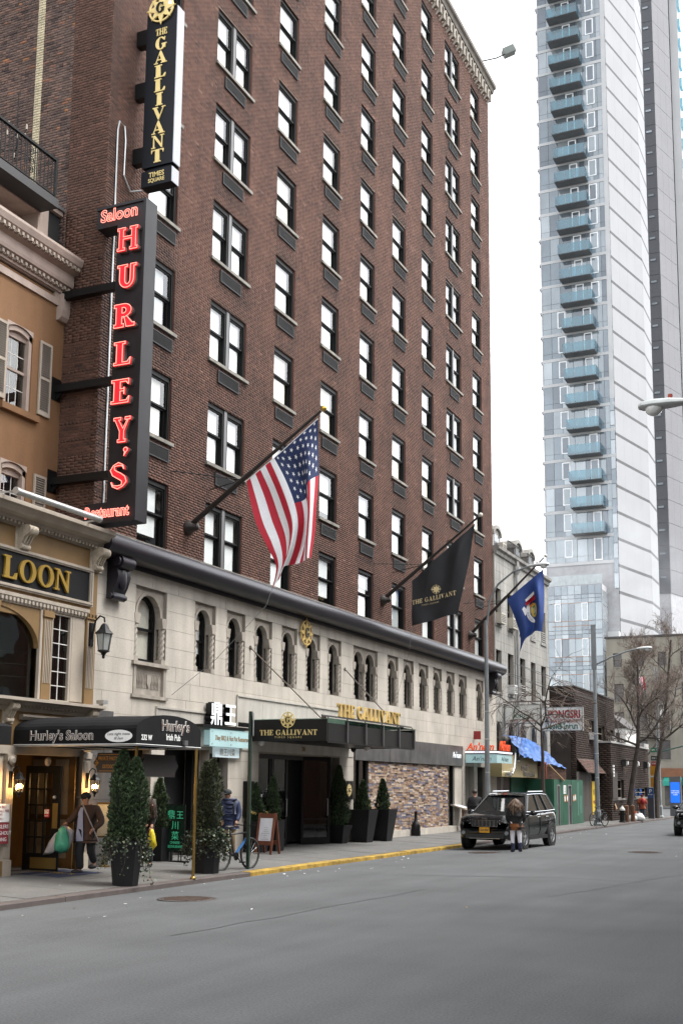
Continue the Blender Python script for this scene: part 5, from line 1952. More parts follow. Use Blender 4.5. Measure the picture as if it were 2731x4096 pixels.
aw = thing('script_sign', "white script lettering on the grey slate band at the right end of the stone mosaic", 'sign', (LX+.06, 45.1, 3.0))
put_text('letters', "An'nam", .36, WLIT, aw, (LX+.075, 45.1, 3.05), STREET, ext=.01, sx=.95, shear=.25, off=-.006)
# alarm bell, small red sign
q = MB()
q.box(LX, LX+.3, 47.55, 47.6, 3.9, 4.25)
tag(q.build('red_sign', M('red_sign_paint', (.3, .03, .03))), 'small red projecting sign on the pale wall behind the lamp post', 'sign')

# ---- flags on raked poles
def pole(name, lab, y0, z0, tip, brace_y, brace_z, mid, finial):
    t = thing(name, lab, 'flagpole', (BX, y0, z0))
    q = MB()
    d = Vector(tip)-Vector((BX, y0, z0))
    a = Vector((BX, y0, z0))
    q.tube([a+d*.02, a+d*.5, a+d*.501, a+d], [.07, .062, .05, .035], 10)
    q.build('pole', M('pole_bronze', (.035, .028, .025), rough=.4, metal=.5, var=.2), t, smooth=True)
    q = MB()
    q.lathe([(.2, 0), (.2, .05), (.12, .16), (.085, .3), (.05, .32)], (BX, y0, z0), 14, 'x')
    o = q.build('base', M('pole_bronze', None), t, smooth=True)
    q = MB()
    q.ball(tuple(a+d*1.02), .075, 12, 8)
    q.build('finial', finial, t, smooth=True)
    for (by, bz) in ((brace_y[0], brace_z), (brace_y[1], brace_z-.03)):
        q = MB()
        q.tube([(BX, by, bz), tuple(a+d*mid)], .014, 5)
        q.build('brace', BLKM, t)
    return t
GBALL = M('gilt_ball', (.55, .36, .08), rough=.25, metal=.8)
WBALL = M('pale_ball', (.5, .48, .4), rough=.4)
pole('flagpole', 'bronze raked flagpole with gilt ball carrying the striped flag', 24.62, 8.33, (-11.80, 24.62, 10.93), (23.77, 25.66), 9.6, .42, GBALL)
pole('flagpole', 'bronze raked flagpole with pale ball carrying the black hotel flag', 37.53, 8.40, (-11.93, 37.53, 11.11), (36.71, 38.45), 9.57, .43, WBALL)
pole('flagpole', 'bronze raked flagpole with the blue flag at the far end of the hotel', 47.33, 8.34, (-12.2, 47.33, 11.5), (46.45, 48.2), 9.59, .45, WBALL)

def bez(ps, t):
    """Smooth (Catmull-Rom) point through a row of control values."""
    n = len(ps)-1
    f = min(max(t, 0), .99999)*n
    i = int(f)
    u = f-i
    p0, p1, p2, p3 = ps[max(i-1, 0)], ps[i], ps[i+1], ps[min(i+2, n)]
    return tuple(.5*((2*b_)+(-a_+c_)*u+(2*a_-5*b_+4*c_-d_)*u*u+(-a_+3*b_-3*c_+d_)*u**3) for a_, b_, c_, d_ in zip(p0, p1, p2, p3))
def surf(net):
    return lambda u, v: bez([bez(row, v) for row in net], u)
FR = M('flag_red', (.42, .012, .03), rough=.75, var=.06, sc=1.5)
FW = M('flag_white', (.75, .75, .76), rough=.75, var=.04, sc=1.5)
FB = M('flag_blue', (.011, .024, .085), rough=.75, var=.1, sc=1.5)
# striped flag: u from the tip (stars) down the hoist, v from the hoist to the fly; (x, y offset, z)
Y0 = 24.62
net = [[(-11.88, 0, 10.74), (-11.90, .05, 10.2), (-11.91, .1, 9.4), (-11.93, .06, 8.6), (-11.97, .1, 7.95), (-12.03, .04, 7.3)],
       [(-12.35, 0, 10.40), (-12.12, -.10, 9.9), (-12.02, -.16, 9.15), (-12.02, -.12, 8.45), (-12.1, -.06, 7.8), (-12.12, -.08, 7.26)],
       [(-12.86, 0, 10.03), (-12.52, .10, 9.5), (-12.28, .14, 8.85), (-12.2, .10, 8.3), (-12.3, .12, 7.7), (-12.42, .1, 7.22)],
       [(-13.15, 0, 9.83), (-12.85, -.04, 9.25), (-12.6, -.06, 8.65), (-12.42, -.14, 8.1), (-12.48, -.14, 7.55), (-12.66, -.1, 7.1)],
       [(-13.5, 0, 9.6), (-13.25, .05, 9.02), (-13.03, .08, 8.4), (-12.78, .05, 7.8), (-12.72, .02, 7.3), (-12.86, .0, 6.85)],
       [(-13.83, 0, 9.38), (-13.66, -.05, 8.8), (-13.45, -.08, 8.2), (-13.14, -.06, 7.6), (-12.96, -.02, 7.15), (-13.07, -.02, 6.62)]]
sf = surf(net)
def FS(u, v):
    p = sf(u, v)
    k = .05*math.sin(9*u+5*v)*v+.02*math.sin(23*u-4*v)*v
    return (p[0], Y0+p[1]*1.3+k, p[2])
fl1 = thing('flag', 'red and white striped flag with white stars on blue hanging from the nearest pole', 'flag', (-12.8, Y0, 8.6))
q = MB()
NU, NV = 52, 44
vs = [FS(i/NU, j/NV) for i in range(NU+1) for j in range(NV+1)]
q.v = vs
for i in range(NU):
    st = int((i+.5)/NU*13)
    for j in range(NV):
        canton = (i+.5)/NU*13 < 7 and (j+.5)/NV < .40
        q.f.append((i*(NV+1)+j, i*(NV+1)+j+1, (i+1)*(NV+1)+j+1, (i+1)*(NV+1)+j))
        q.m.append(2 if canton else (0 if st % 2 == 0 else 1))
cl = q.build('cloth', [FR, FW, FB], fl1, smooth='all', fix=False)
q = MB()
for r in range(9):
    for c in range(6 if r % 2 == 0 else 5):
        uu = (r+1)/10*7/13
        vv = ((c+.5)/6 if r % 2 == 0 else (c+1)/6)*.40
        pts = []
        for k in range(10):
            a = math.pi*k/5
            R_ = .017 if k % 2 == 0 else .007
            u2, v2 = uu+R_*math.cos(a), vv+R_*1.25*math.sin(a)
            p = FS(max(u2, 0), max(v2, 0))
            pts.append((p[0], p[1]-.012, p[2]))
        c0 = FS(uu, vv)
        b0 = len(q.v)
        q.v.extend(pts+[(c0[0], c0[1]-.012, c0[2])])
        for k in range(10):
            q.f.append((b0+k, b0+(k+1) % 10, b0+10)); q.m.append(0)
tag(q.build('stars', FW, cl, fix=False), kind='stuff')
q = MB()
q.tube([FS(u/10, 0) for u in range(11)], .012, 5)
q.build('hoist_tape', FW, fl1)
q = MB()
p = FS(1, 1)
q.tube([p, (-13.2, Y0-.02, 6.2), (-14.4, 24.3, 4.9), (LX, 24.0, 4.05)], .007, 4)
tag(q.build('halyard', M('rope_grey', (.2, .2, .19))), 'thin cord from the striped flag down to a hook in the limestone', 'cord')
# black hotel flag
Y1 = 37.53
net = [[(-12.06, 0, 10.9), (-12.2, .05, 10.3), (-12.33, .08, 9.6), (-12.45, .04, 9.0), (-12.58, .02, 8.4), (-12.72, .02, 7.78)],
       [(-12.55, 0, 10.5), (-12.62, -.06, 10.0), (-12.72, -.07, 9.4), (-12.83, -.04, 8.85), (-12.95, -.02, 8.3), (-13.08, 0, 7.72)],
       [(-13.15, 0, 10.02), (-13.2, .03, 9.55), (-13.26, .04, 9.05), (-13.33, .03, 8.6), (-13.4, .02, 8.1), (-13.5, .04, 7.62)],
       [(-13.8, 0, 9.49), (-13.83, -.03, 9.1), (-13.86, -.04, 8.7), (-13.9, -.02, 8.3), (-13.93, 0, 7.9), (-13.97, -.03, 7.5)],
       [(-14.39, 0, 9.01), (-14.39, .02, 8.7), (-14.39, .03, 8.4), (-14.39, .03, 8.05), (-14.4, .02, 7.75), (-14.4, .02, 7.43)]]
sf2 = surf(net)
def FS2(u, v):
    p = sf2(u, v)
    return (p[0], Y1+p[1]*1.5+.03*math.sin(16*u+3*v)*(1-v*.6)+.025*math.sin(7*u*(1+v)), p[2])
fl2 = thing('flag', 'black flag with gold wheel emblem and hotel name hanging from the middle pole', 'flag', (-13.3, Y1, 8.5))
q = MB()
q.grid(FS2, 36, 30)
cl2 = q.build('cloth', M('flag_black', (.009, .01, .012), rough=.7, var=.2), fl2, smooth='all', fix=False)
GFL = M('flag_gold_print', (.58, .46, .25), rough=.7)
def drape(me, par, Y, x0, z0, slope, name, mt, k=1.0):
    """Lay flat lettering on the black flag: local x runs along the cloth, rising with the given slope; depth follows the folds."""
    o = wl(par)
    for v in me.vertices:
        x = x0+v.co.x*k
        z = z0+v.co.y+v.co.x*k*slope
        best = min(((FS2(a/24, c/20)) for a in range(25) for c in range(21)), key=lambda p: (p[0]-x)**2+(p[2]-z)**2)
        v.co = (x-o.x, best[1]-.035-o.y, z-o.z)
    me.materials.clear(); me.materials.append(mt)
    return link(name, me, par)
bm = bmesh.new()
xx = 0
for c in 'THE GALLIVANT':
    me, w = glyph_mesh(c, .155, 0, GFL, .2, .07, .07)
    me.transform(Matrix.Translation((xx, 0, 0)))
    bm.from_mesh(me)
    xx += w+.028
me = bpy.data.meshes.new('lettering')
bm.to_mesh(me); bm.free()
drape(me, cl2, Y1, -14.36, 8.16, .16, 'lettering', GFL, 1.63/xx)
drape(text('TIMES SQUARE', .075, ext=0, space=1.5, align='LEFT'), cl2, Y1, -14.02, 8.1, .15, 'lettering', GFL, .9)
eb = MB()
wheel_emblem(eb, .19, 0, .004)
drape(eb.mesh(GFL), cl2, Y1, -13.48, 8.66, 0, 'emblem', GFL)
q = MB()
q.tube([FS2(1, 1), (-14.5, 37.6, 6.6), (-15.2, 38.2, 5.0)], .006, 4)
tag(q.build('halyard', M('rope_grey', None)), 'thin cord hanging from the lower corner of the black flag', 'cord')
# blue flag
Y2 = 47.33
net = [[(-12.24, 0, 11.0), (-12.25, .1, 10.2), (-12.27, .12, 9.5), (-12.3, .1, 8.9), (-12.36, .1, 8.35)],
       [(-12.6, 0, 10.72), (-12.45, -.16, 10.1), (-12.38, -.2, 9.4), (-12.45, -.12, 8.8), (-12.6, -.05, 8.38)],
       [(-13.0, 0, 10.42), (-12.85, .12, 9.8), (-12.72, .16, 9.2), (-12.7, .12, 8.65), (-12.85, .1, 8.25)],
       [(-13.42, 0, 10.1), (-13.25, -.06, 9.5), (-13.1, -.08, 8.95), (-13.02, -.06, 8.45), (-13.1, 0, 8.0)],
       [(-13.83, 0, 9.79), (-13.6, .03, 9.25), (-13.42, .05, 8.7), (-13.28, .03, 8.15), (-13.32, .02, 7.52)]]
sf3 = surf(net)
def FS3(u, v):
    p = sf3(u, v)
    return (p[0], Y2+p[1]*1.3+.04*math.sin(11*u+4*v)*v, p[2])
fl3 = thing('flag', 'blue flag with a coat of arms hanging beside the lamp post arm', 'flag', (-13, Y2, 9))
q = MB()
q.grid(FS3, 36, 30)
cl3 = q.build('cloth', M('state_blue', (.014, .045, .19), rough=.7, var=.15, sc=2), fl3, smooth='all', fix=False)
def on3(pts, d):
    out = []
    for (u, v) in pts:
        p = FS3(u, v)
        out.append((p[0], p[1]-d, p[2]))
    return out
def patch(name, pts, mt, d):
    q = MB()
    c = (sum(p[0] for p in pts)/len(pts), sum(p[1] for p in pts)/len(pts))
    for i in range(len(pts)):
        q.poly(on3([pts[i], pts[(i+1) % len(pts)], c], d))
    return q.build(name, mt, cl3, fix=False)
uc, vc = .47, .47
patch('shield_ribbon', [(uc+.19*math.cos(a), vc+.22*math.sin(a)) for a in [math.radians(t) for t in range(-60, 90, 12)]]+[(uc+.155*math.cos(a), vc+.18*math.sin(a)) for a in [math.radians(t) for t in range(84, -64, -12)]], FW, .02)
patch('shield', [(uc+.1*math.cos(a), vc+.12*math.sin(a)) for a in [math.radians(t) for t in range(0, 360, 30)]], M('arms_gold', (.6, .42, .08)), .026)
patch('shield_field', [(uc+.07*math.cos(a), vc+.085*math.sin(a)) for a in [math.radians(t) for t in range(0, 360, 45)]], M('arms_green', (.06, .2, .07)), .032)
patch('shield_landscape', [(uc-.02, vc-.05), (uc+.05, vc-.05), (uc+.05, vc+.05), (uc-.02, vc+.05)], M('arms_sky', (.35, .45, .5)), .037)
patch('supporter', [(uc-.1, vc-.2), (uc+.16, vc-.2), (uc+.16, vc-.15), (uc-.1, vc-.13)], FR, .03)
patch('supporter', [(uc-.1, vc-.255), (uc+.14, vc-.255), (uc+.14, vc-.21), (uc-.1, vc-.21)], FW, .028)
patch('supporter', [(uc+.2, vc-.16), (uc+.25, vc-.13), (uc+.22, vc+.02), (uc+.15, vc-.06)], FW, .03)
patch('eagle', [(uc-.02, vc-.13), (uc+.1, vc-.12), (uc+.09, vc-.09), (uc, vc-.1)], M('arms_orange', (.6, .2, .03)), .036)
me = text('EXCELSIOR', .11, ext=0, align='CENTER', sx=.8)
for v in me.vertices:
    a = math.radians(22)-v.co.x*2.6
    rr = .145+v.co.y*.40
    p = FS3(uc+rr*math.cos(a), vc+rr*1.17*math.sin(a))
    v.co = Vector((p[0], p[1]-.03, p[2]))-wl(cl3)
me.materials.clear(); me.materials.append(FB)
link('lettering', me, cl3)
q = MB()
q.tube([FS3(1, 1), (-13.9, 47.6, 6.3), (-15.3, 48.4, 4.5)], .006, 4)
tag(q.build('halyard', M('rope_grey', None)), 'thin cord hanging below the tip of the blue flag', 'cord')
# ================================================================== BUILDINGS FURTHER DOWN THE STREET
GSTONE = M('grey_stone', (.30, .29, .265), rough=.9, var=.12, sc=.9, grain=.07, bump=.12, bsc=30, stain=.4)
GSTD = M('grey_stone_trim', (.25, .24, .22), rough=.9, var=.2, sc=2, stain=.4)
WFR = M('dark_window_frame', (.03, .028, .025), rough=.6)
GPANE = glass('old_glass', (.35, .36, .35), 2.0, .02, .05, 2)
GXF = -15.45
gb = thing('stone_building', 'weathered grey stone building with arched dormers between the brick hotel and the brown brick house', 'building', (GXF, 51, .1))
def sash_window(par, X, a, c, z0, z1, arch=False, frame=WFR, shade=True, nm='window'):
    w = MB()
    d = .16
    t = .06
    w.box(X-d-.06, X-d, a, a+t, z0, z1); w.box(X-d-.06, X-d, c-t, c, z0, z1)
    w.box(X-d-.06, X-d, a+t, c-t, z1-t, z1); w.box(X-d-.06, X-d, a+t, c-t, z0, z0+t)
    zm = (z0+z1)/2
    w.box(X-d-.05, X-d+.01, a+t, c-t, zm-.025, zm+.03)
    o = w.build(nm, frame, par)
    g = MB()
    g.box(X-d-.04, X-d-.035, a+t, c-t, z0+t, zm-.025)
    g.build('pane', GPANE, o)
    g = MB()
    g.box(X-d-.03, X-d-.025, a+t, c-t, zm+.03, z1-t)
    g.build('pane', GPANE, o)
    g = MB()
    g.box(X-d-.5, X-d-.48, a-.05, c+.05, z0-.05, z1+.05)
    if shade:
        g.box(X-d-.1, X-d-.095, a+t, c-t, rnd(zm-.5, zm+.4), z1)
    g.build('room', M('dim_room', (.04, .038, .035)), o)
    s = MB()
    s.box(X-.1, X+.06, a-.06, c+.06, z0-.1, z0-.002)
    s.build('sill', GSTD, o)
    return o
GC = [(50.95, 51.83), (52.87, 53.82), (54.95, 55.88), (56.95, 57.83), (58.95, 59.92)]
gh = [(a, c, 9.33, 11.1) for a, c in GC]+[(a, c, 6.2, 8.18) for a, c in GC]+[(a, c, 3.5, 4.85) for a, c in GC]
q = MB()
wall_x(q, GXF, YR+.02, 60.5, .1, 12.6, gh, .3)
q.add([(GXF, 60.5, .1), (GXF-12, 60.5, .1), (GXF-12, 60.5, 12.6), (GXF, 60.5, 12.6)], [(0, 1, 2, 3)])
q.add([(GXF, YR+.02, .1), (GXF-12, YR+.02, .1), (GXF-12, YR+.02, 12.6), (GXF, YR+.02, 12.6)], [(0, 1, 2, 3)])
q.add([(GXF, YR+.02, 12.6), (GXF-12, YR+.02, 12.6), (GXF-12, 60.5, 12.6), (GXF, 60.5, 12.6)], [(0, 1, 2, 3)])
q.build('bed', LIMD, gb, fix=False)
random.seed(77)
for ri in range(26):
    z0, z1 = 2.0+ri*.41, 2.0+(ri+1)*.41
    if z0 > 12.5: break
    z1 = min(z1, 12.6)
    cuts = sorted([(a, c) for (a, c, d, e) in gh if d < z1-.1 and e > z0+.1])
    x, iv = YR+.03, []
    for (a, c) in cuts:
        if a > x: iv.append((x, a))
        x = max(x, c)
    iv.append((x, 60.5))
    for (a, c) in iv:
        k = max(1, round((c-a)/1.3))
        for i in range(k):
            s = MB()
            e0, e1 = a+(c-a)*i/k+.004, a+(c-a)*(i+1)/k-.004
            s.box(GXF-.04, GXF+.012+rnd(-.002, .002), e0, e1, z0+.004, z1-.004)
            s.build('stone_block', GSTONE, gb)
for (a, c) in GC:
    sash_window(gb, GXF, a, c, 9.33, 11.1); sash_window(gb, GXF, a, c, 6.2, 8.18)
    o = sash_window(gb, GXF, a, c, 3.5, 4.85)
    s = MB()
    spandrel(s, a, c, 4.85-(c-a)/2, (c-a)/2-.01, 4.85, GXF-.03, .25)
    s.build('arch_head', GSTONE, o, fix=False)
q = MB()
q.prism([(GXF, 12.55), (GXF+.1, 12.6), (GXF+.12, 12.75), (GXF+.24, 12.82), (GXF+.26, 12.95), (GXF-.1, 12.98)], 'y', YR+.05, 60.55)
q.box(GXF, GXF+.2, 54.0, 54.35, 12.3, 12.98)
q.build('cornice', GSTD, gb)
def ac(par, X, a, c, z, h, mt=None):
    u = MB()
    u.box(X-.1, X+.28, a, c, z, z+h)
    o = u.build('air_conditioner', mt or M('ac_beige', (.38, .35, .29), rough=.6), par)
    s = MB()
    for i in range(5): s.box(X+.281, X+.287, a+.05, c-.05, z+h*.15+i*h*.15, z+h*.15+i*h*.15+h*.07)
    s.build('vent_slats', WFR, o)
ac(gb, GXF, 51.0, 51.75, 9.35, .5); ac(gb, GXF, 52.95, 53.75, 9.35, .5); ac(gb, GXF, 53.0, 53.5, 6.25, .42, M('ac_white', (.55, .55, .53)))
for (a, c, z0, z1) in ((54.95, 55.88, 6.25, 6.9), (58.95, 59.92, 9.35, 10.0), (56.95, 57.83, 9.35, 9.8), (58.95, 59.92, 6.3, 6.6)):
    s = MB()
    for i in range(6): s.box(GXF+.02, GXF+.04, a+.02, c-.02, z0+(z1-z0)*i/6, z0+(z1-z0)*i/6+.03)
    s.box(GXF+.0, GXF+.05, a+.02, a+.05, z0, z1); s.box(GXF+.0, GXF+.05, c-.05, c-.02, z0, z1)
    s.build('window_guard', M('guard_white', (.4, .39, .37)), gb, fix=False)
q = MB()
q.tube([(GXF+.14, 54.15, 2.6), (GXF+.14, 54.15, 12.2)], .08, 8)
q.lathe([(.08, 12.1), (.2, 12.35), (.2, 12.5)], (GXF+.14, 54.15, 0), 8)
q.build('drainpipe', M('grey_pipe', (.28, .28, .27), rough=.5), gb)
q = MB()
q.tube([(GXF+.06, 53.95, 3), (GXF+.06, 53.93, 9), (GXF+.06, 53.1, 9.25)], .012, 5)
q.build('cable', WFR, gb)
for yc in (52.25, 55.85, 58.3):                                    # dormers
    s = MB()
    w = .62
    P = [(yc-w, 12.95), (yc-w, 13.7)]+[(yc-w*math.cos(a), 13.7+.42*math.sin(a)) for a in [math.pi*i/8 for i in range(1, 8)]]+[(yc+w, 13.7), (yc+w, 12.95)]
    s.prism(P, 'x', GXF-1.2, GXF-.3)
    d_ = s.build('dormer', GSTD, gb)
    s = MB()
    Q_ = [(yc-w*1.12*math.cos(a), 13.7+.52*math.sin(a)) for a in [math.pi*i/8 for i in range(0, 9)]]+[(yc+w*.9*math.cos(a), 13.68+.36*math.sin(a)) for a in [math.pi*i/8 for i in range(0, 9)]]
    s.prism(Q_, 'x', GXF-1.2, GXF-.2)
    s.build('arched_hood', GSTONE, d_)
    s = MB()
    s.box(GXF-.31, GXF-.29, yc-.36, yc+.36, 13.0, 13.75)
    s.build('window', M('dormer_glass', (.05, .055, .06), rough=.15), d_)
ac(gb, GXF-.3, 52.4, 53.0, 13.0, .4)
q = MB()
for (a, c) in ((52.95, 55.2), (56.5, 57.7)):
    k = int((c-a)/.14)
    for i in range(k+1): q.box(GXF+.03, GXF+.05, a+(c-a)*i/k-.008, a+(c-a)*i/k+.008, 12.97, 13.6)
    q.box(GXF+.02, GXF+.06, a, c, 13.6, 13.63)
tag(q.build('parapet_railing', BLK, gb, fix=False), kind='stuff')
q = MB()
q.prism([(GXF-.9, 12.6), (GXF-.35, 12.6), (GXF-.9, 13.6)], 'y', YR+.1, 60.4)
q.build('mansard_roof', M('slate_roof', (.07, .07, .075), rough=.7), gb)
q = MB()
for (a, c) in ((YR+.05, 51.5), (51.9, 52.9), (54.4, 60.4)): q.box(GXF-.05, GXF+.02, a, c, .1, 3.3)
tag(q.build('ground_floor_cladding', M('dark_red_cladding', (.06, .03, .026), rough=.6), gb, fix=False), kind=None)

# ---- restaurant signs
CH = M('chrome', (.6, .6, .58), rough=.2, metal=.9)
GB_ = M('gold_fascia', (.34, .27, .13), rough=.45, metal=.15, var=.06)
ps = thing('fascia_sign', 'gold box sign with chrome script lettering above the green hoarding', 'sign', (-14.8, 52.5, 2.35))
q = MB()
q.box(-15.4, -14.8, 49.55, 55.5, 2.36, 3.33)
q.build('sign_box', GB_, ps)
q = MB()
q.tube([(-14.77, 50.55, 2.52), (-14.77, 51.0, 2.5), (-14.77, 51.35, 2.75), (-14.77, 51.55, 3.3), (-14.77, 51.75, 3.62), (-14.77, 52.15, 3.62), (-14.77, 52.3, 3.35), (-14.77, 52.1, 3.1), (-14.77, 51.85, 3.12)], .07, 8)
q.build('script_initial', CH, ps, smooth='all')
put_text('script_letters', 'ongsri', .5, CH, ps, (-14.78, 53.0, 2.66), STREET, ext=.03, sx=.75, shear=.3)
put_text('lettering', 'THAI RESTAURANT', .28, CH, ps, (-14.78, 53.9, 2.41), STREET, ext=.02, sx=.8)
for yy in (50.2, 49.9):
    pass
q = MB()
q.lathe([(.12, 0), (.12, .25)], (-14.8, 50.1, 2.5), 12, 'x')
q.build('spotlight', CH, ps)
SGW = M('sign_face_white', (.72, .73, .70), rough=.5, var=.06, sc=2, stain=.12)
SGR = M('sign_red', (.28, .015, .02))
SGG = M('sign_green', (.02, .12, .06))
def box_sign(nm, lab, x0, x1, y, z0, z1):
    t = thing(nm, lab, 'sign', ((x0+x1)/2, y, z0))
    q = MB()
    q.box(x0+.03, x1-.03, y, y+.24, z0+.03, z1-.03)
    q.build('face', SGW, t)
    for (a, c, d, e) in ((x0, x1, z1-.03, z1), (x0, x1, z0, z0+.03), (x0, x0+.03, z0+.03, z1-.03), (x1-.03, x1, z0+.03, z1-.03)):
        q = MB()
        q.box(a, c, y-.015, y+.25, d, e)
        q.build('rim', M('sign_rim', (.22, .22, .2), rough=.5), t)
    return t
s1 = box_sign('projecting_sign', 'pale projecting box sign with green script and small red words', -15.42, -13.72, 52.16, 4.80, 5.67)
q = MB()
q.tube([(-15.2, 52.145, 4.95), (-15.05, 52.145, 4.93), (-14.98, 52.145, 5.15), (-14.95, 52.145, 5.45), (-14.85, 52.145, 5.58), (-14.7, 52.145, 5.56), (-14.66, 52.145, 5.45)], [.008, .02, .026, .026, .02, .016, .006], 6)
q.build('script_initial', SGG, s1)
put_text('lettering', 'ongsri', .36, SGG, s1, (-14.5, 52.148, 5.06), RIGHT, ext=.003, sx=.95, shear=.3)
put_text('lettering', 'Thai ~ Restaurant', .17, SGR, s1, (-14.5, 52.148, 4.88), RIGHT, ext=.003, sx=.85, shear=.3)
s2 = box_sign('projecting_sign', 'white projecting box sign with big red capitals over green foreign lettering', -15.02, -12.9, 57, 4.68, 5.86)
put_text('lettering', 'PONGSRI', .54, SGR, s2, (-13.82, 56.985, 5.32), RIGHT, ext=.003, off=.022, sx=.72)
put_text('lettering', 'THAI RESTAURANT', .23, SGR, s2, (-13.82, 56.985, 5.09), RIGHT, ext=.003, off=.006, sx=.72)
put_text('lettering', 'ป่องศรี โภชนา', .34, SGG, s2, (-13.95, 56.985, 4.78), RIGHT, ext=.003, off=.012, sx=.85)
q = MB()
q.lathe([(.1, 0), (.12, .03), (.05, .16), (.04, .24), (.01, .26)], (-14.68, 56.985, 5.12), 8)
q.build('figure', M('black_ink', None), s2)
for (y, z, x1, lab, wirez) in ((52.16, 5.80, -12.4, 'rusty horizontal bar carrying the green script sign', 6.6), (57, 5.99, -12.2, 'dark horizontal bar carrying the red lettered sign', 7.2)):
    t = thing('sign_bar', lab, 'sign bar', (GXF, y, z))
    q = MB()
    q.tube([(GXF, y, z), (x1, y, z+.02)], .03, 6)
    q.build('bar', M('rust_bar', (.09, .06, .05), rough=.8), t)
    for x in (-15.0, -14.3, -13.6):
        q = MB()
        q.tube([(x, y, z), (x, y, z-.14)], .012, 4)
        q.build('hook', WFR, t)
    for (a, c) in ((x1+.2, 2.6), (x1+1.2, -2.4), (x1+.4, -3.2)):
        q = MB()
        q.tube([(a, y, z), (GXF+.01, y+c, wirez+.6)], .01, 4)
        q.build('stay_wire', WFR, t)
# ---- tarpaulin over the low shed, shed, hoarding
sh = thing('brick_shed', 'low brick shed front under the blue tarpaulin', 'shed', (-14.5, 58, .1))
q = MB()
q.box(-15.4, -14.52, 55.8, 60.0, .1, 2.93)
q.build('wall', MORT, sh)
cs = courses(55.8, 60.0, 2.3, 2.9, [])
tag(brick_solid(cs, -14.5, -14.53, 'x', np.clip(.5+rg.normal(0, .2, len(cs)), 0, 1), BRICK, 'bricks', sh), kind='stuff')
TARP = M('blue_tarp', (.05, .14, .40), rough=.4, var=.25, sc=3, bump=.3, bsc=6, spec=.5)
random.seed(4)
from mathutils import noise as mnoise
def tarp(u, v):
    y = 51.5+8.4*u
    ztop = float(np.interp(u, [0, .25, .55, .8, 1], [4.25, 4.3, 4.2, 3.7, 3.0]))
    zlow = float(np.interp(u, [0, .3, .6, 1], [3.25, 3.1, 3.0, 2.88]))
    x = -15.35+.95*v**.8
    z = ztop+(zlow-ztop)*v**1.3
    P = Vector((u*9, v*2.5, 3.1))
    k = (.14*mnoise.noise(P)+.07*mnoise.noise(P*2.6)+.04*abs(mnoise.noise(P*5.5)))*(.35+.65*min(1, v*4))
    return (x+k*.9, y+.1*mnoise.noise(P*1.7), z+k*.8)
q = MB()
q.grid(tarp, 90, 40)
tag(q.build('tarpaulin', [TARP], fix=False, smooth='all'), 'crumpled blue tarpaulin draped over the low roof beside the gold sign', 'tarpaulin')
GRN = M('green_plywood', (.010, .085, .045), rough=.7, var=.2, sc=1.5, stain=.25)
GRNL = M('green_repaint', (.04, .13, .09), rough=.7, var=.15)
ho = thing('hoarding', 'dark green plywood hoarding with two narrow grey metal doors', 'hoarding', (-13.98, 58.4, .1))
xs2 = [55.35, 55.93, 56.5, 57.1, 58.14, 58.88, 59.7, 61.5]
for i in range(len(xs2)-1):
    if i in (1, 4): continue
    q = MB()
    q.box(-14.03, -13.98+(.004 if i % 2 else 0), xs2[i]+.004, xs2[i+1]-.004, .1, 2.3)
    q.build('plywood_panel', GRN, ho)
for (a, c) in ((55.93, 56.5), (58.14, 58.88)):
    q = MB()
    q.box(-14.03, -13.985, a+.004, c-.004, 2.05, 2.3)
    q.build('plywood_panel', GRN, ho)
    q = MB()
    q.box(-14.04, -13.97, a, a+.06, .1, 2.05); q.box(-14.04, -13.97, c-.06, c, .1, 2.05); q.box(-14.04, -13.97, a+.06, c-.06, 1.98, 2.05)
    q.box(-14.1, -14.05, a+.06, c-.06, .1, 1.98)
    d_ = q.build('metal_door', M('door_grey', (.17, .165, .17), rough=.5, var=.1), ho)
    q = MB()
    q.tube([(-14.05, c-.14, 1.05), (-14.0, c-.14, 1.05), (-14.0, c-.3, 1.05)], .02, 5)
    q.build('handle', CH, d_)
q = MB()
q.box(-15.4, -14.03, 55.30, 55.35, .1, 2.3)
q.build('end_panel', GRN, ho)
q = MB()
q.box(-13.978, -13.974, 60.6, 61.2, .6, 1.5); q.box(-13.978, -13.974, 60.1, 60.5, .5, 2.2)
q.build('repainted_patch', GRNL, ho)
q = MB()
q.box(-13.975, -13.96, 57.2, 57.7, 1.6, 2.02)
nb = q.build('notice', M('white_print', None), ho)
for i in range(5):
    put_text('lettering', ['PUBLIC', 'NOTICE', 'WORK', 'PERMIT', 'POST'][i], .06, M('black_ink', None), nb, (-13.957, 57.45, 1.93-i*.075), STREET, ext=.001)
for (a, z) in ((57.25, 1.2), (57.72, 1.22), (59.1, 1.22), (59.45, 1.25)):
    q = MB()
    q.box(-13.975, -13.95, a, a+.3, z, z+.33)
    o = q.build('permit_frame', M('permit_wood', (.35, .2, .09)), ho)
    q = MB()
    q.box(-13.95, -13.945, a+.06, a+.24, z+.06, z+.27)
    q.build('permit', M('white_print', None), o)
q = MB()
q.box(-15.44, -15.36, 52.9, 55.3, .1, 2.36)
tag(q.build('green_board', GRN), 'dark green boarding set back beneath the gold sign', 'boarding')
q = MB()
q.beam((-14.0, 54.4, 3.0), (-13.9, 57.0, 2.25), .09, .04)
tag(q.build('timber_plank', M('new_timber', (.42, .27, .14))), 'pale timber plank propped across the top of the green hoarding', 'plank')
q = MB()
for yy in (54.2, 55.0): q.box(-14.3, -14.24, yy, yy+.06, 2.3, 3.1)
q.box(-14.3, -14.24, 54.2, 55.06, 3.04, 3.1)
tag(q.build('scaffold_frame', M('scaffold_orange', (.3, .07, .03))), 'small rust orange frame standing behind the hoarding under the tarpaulin', 'frame')

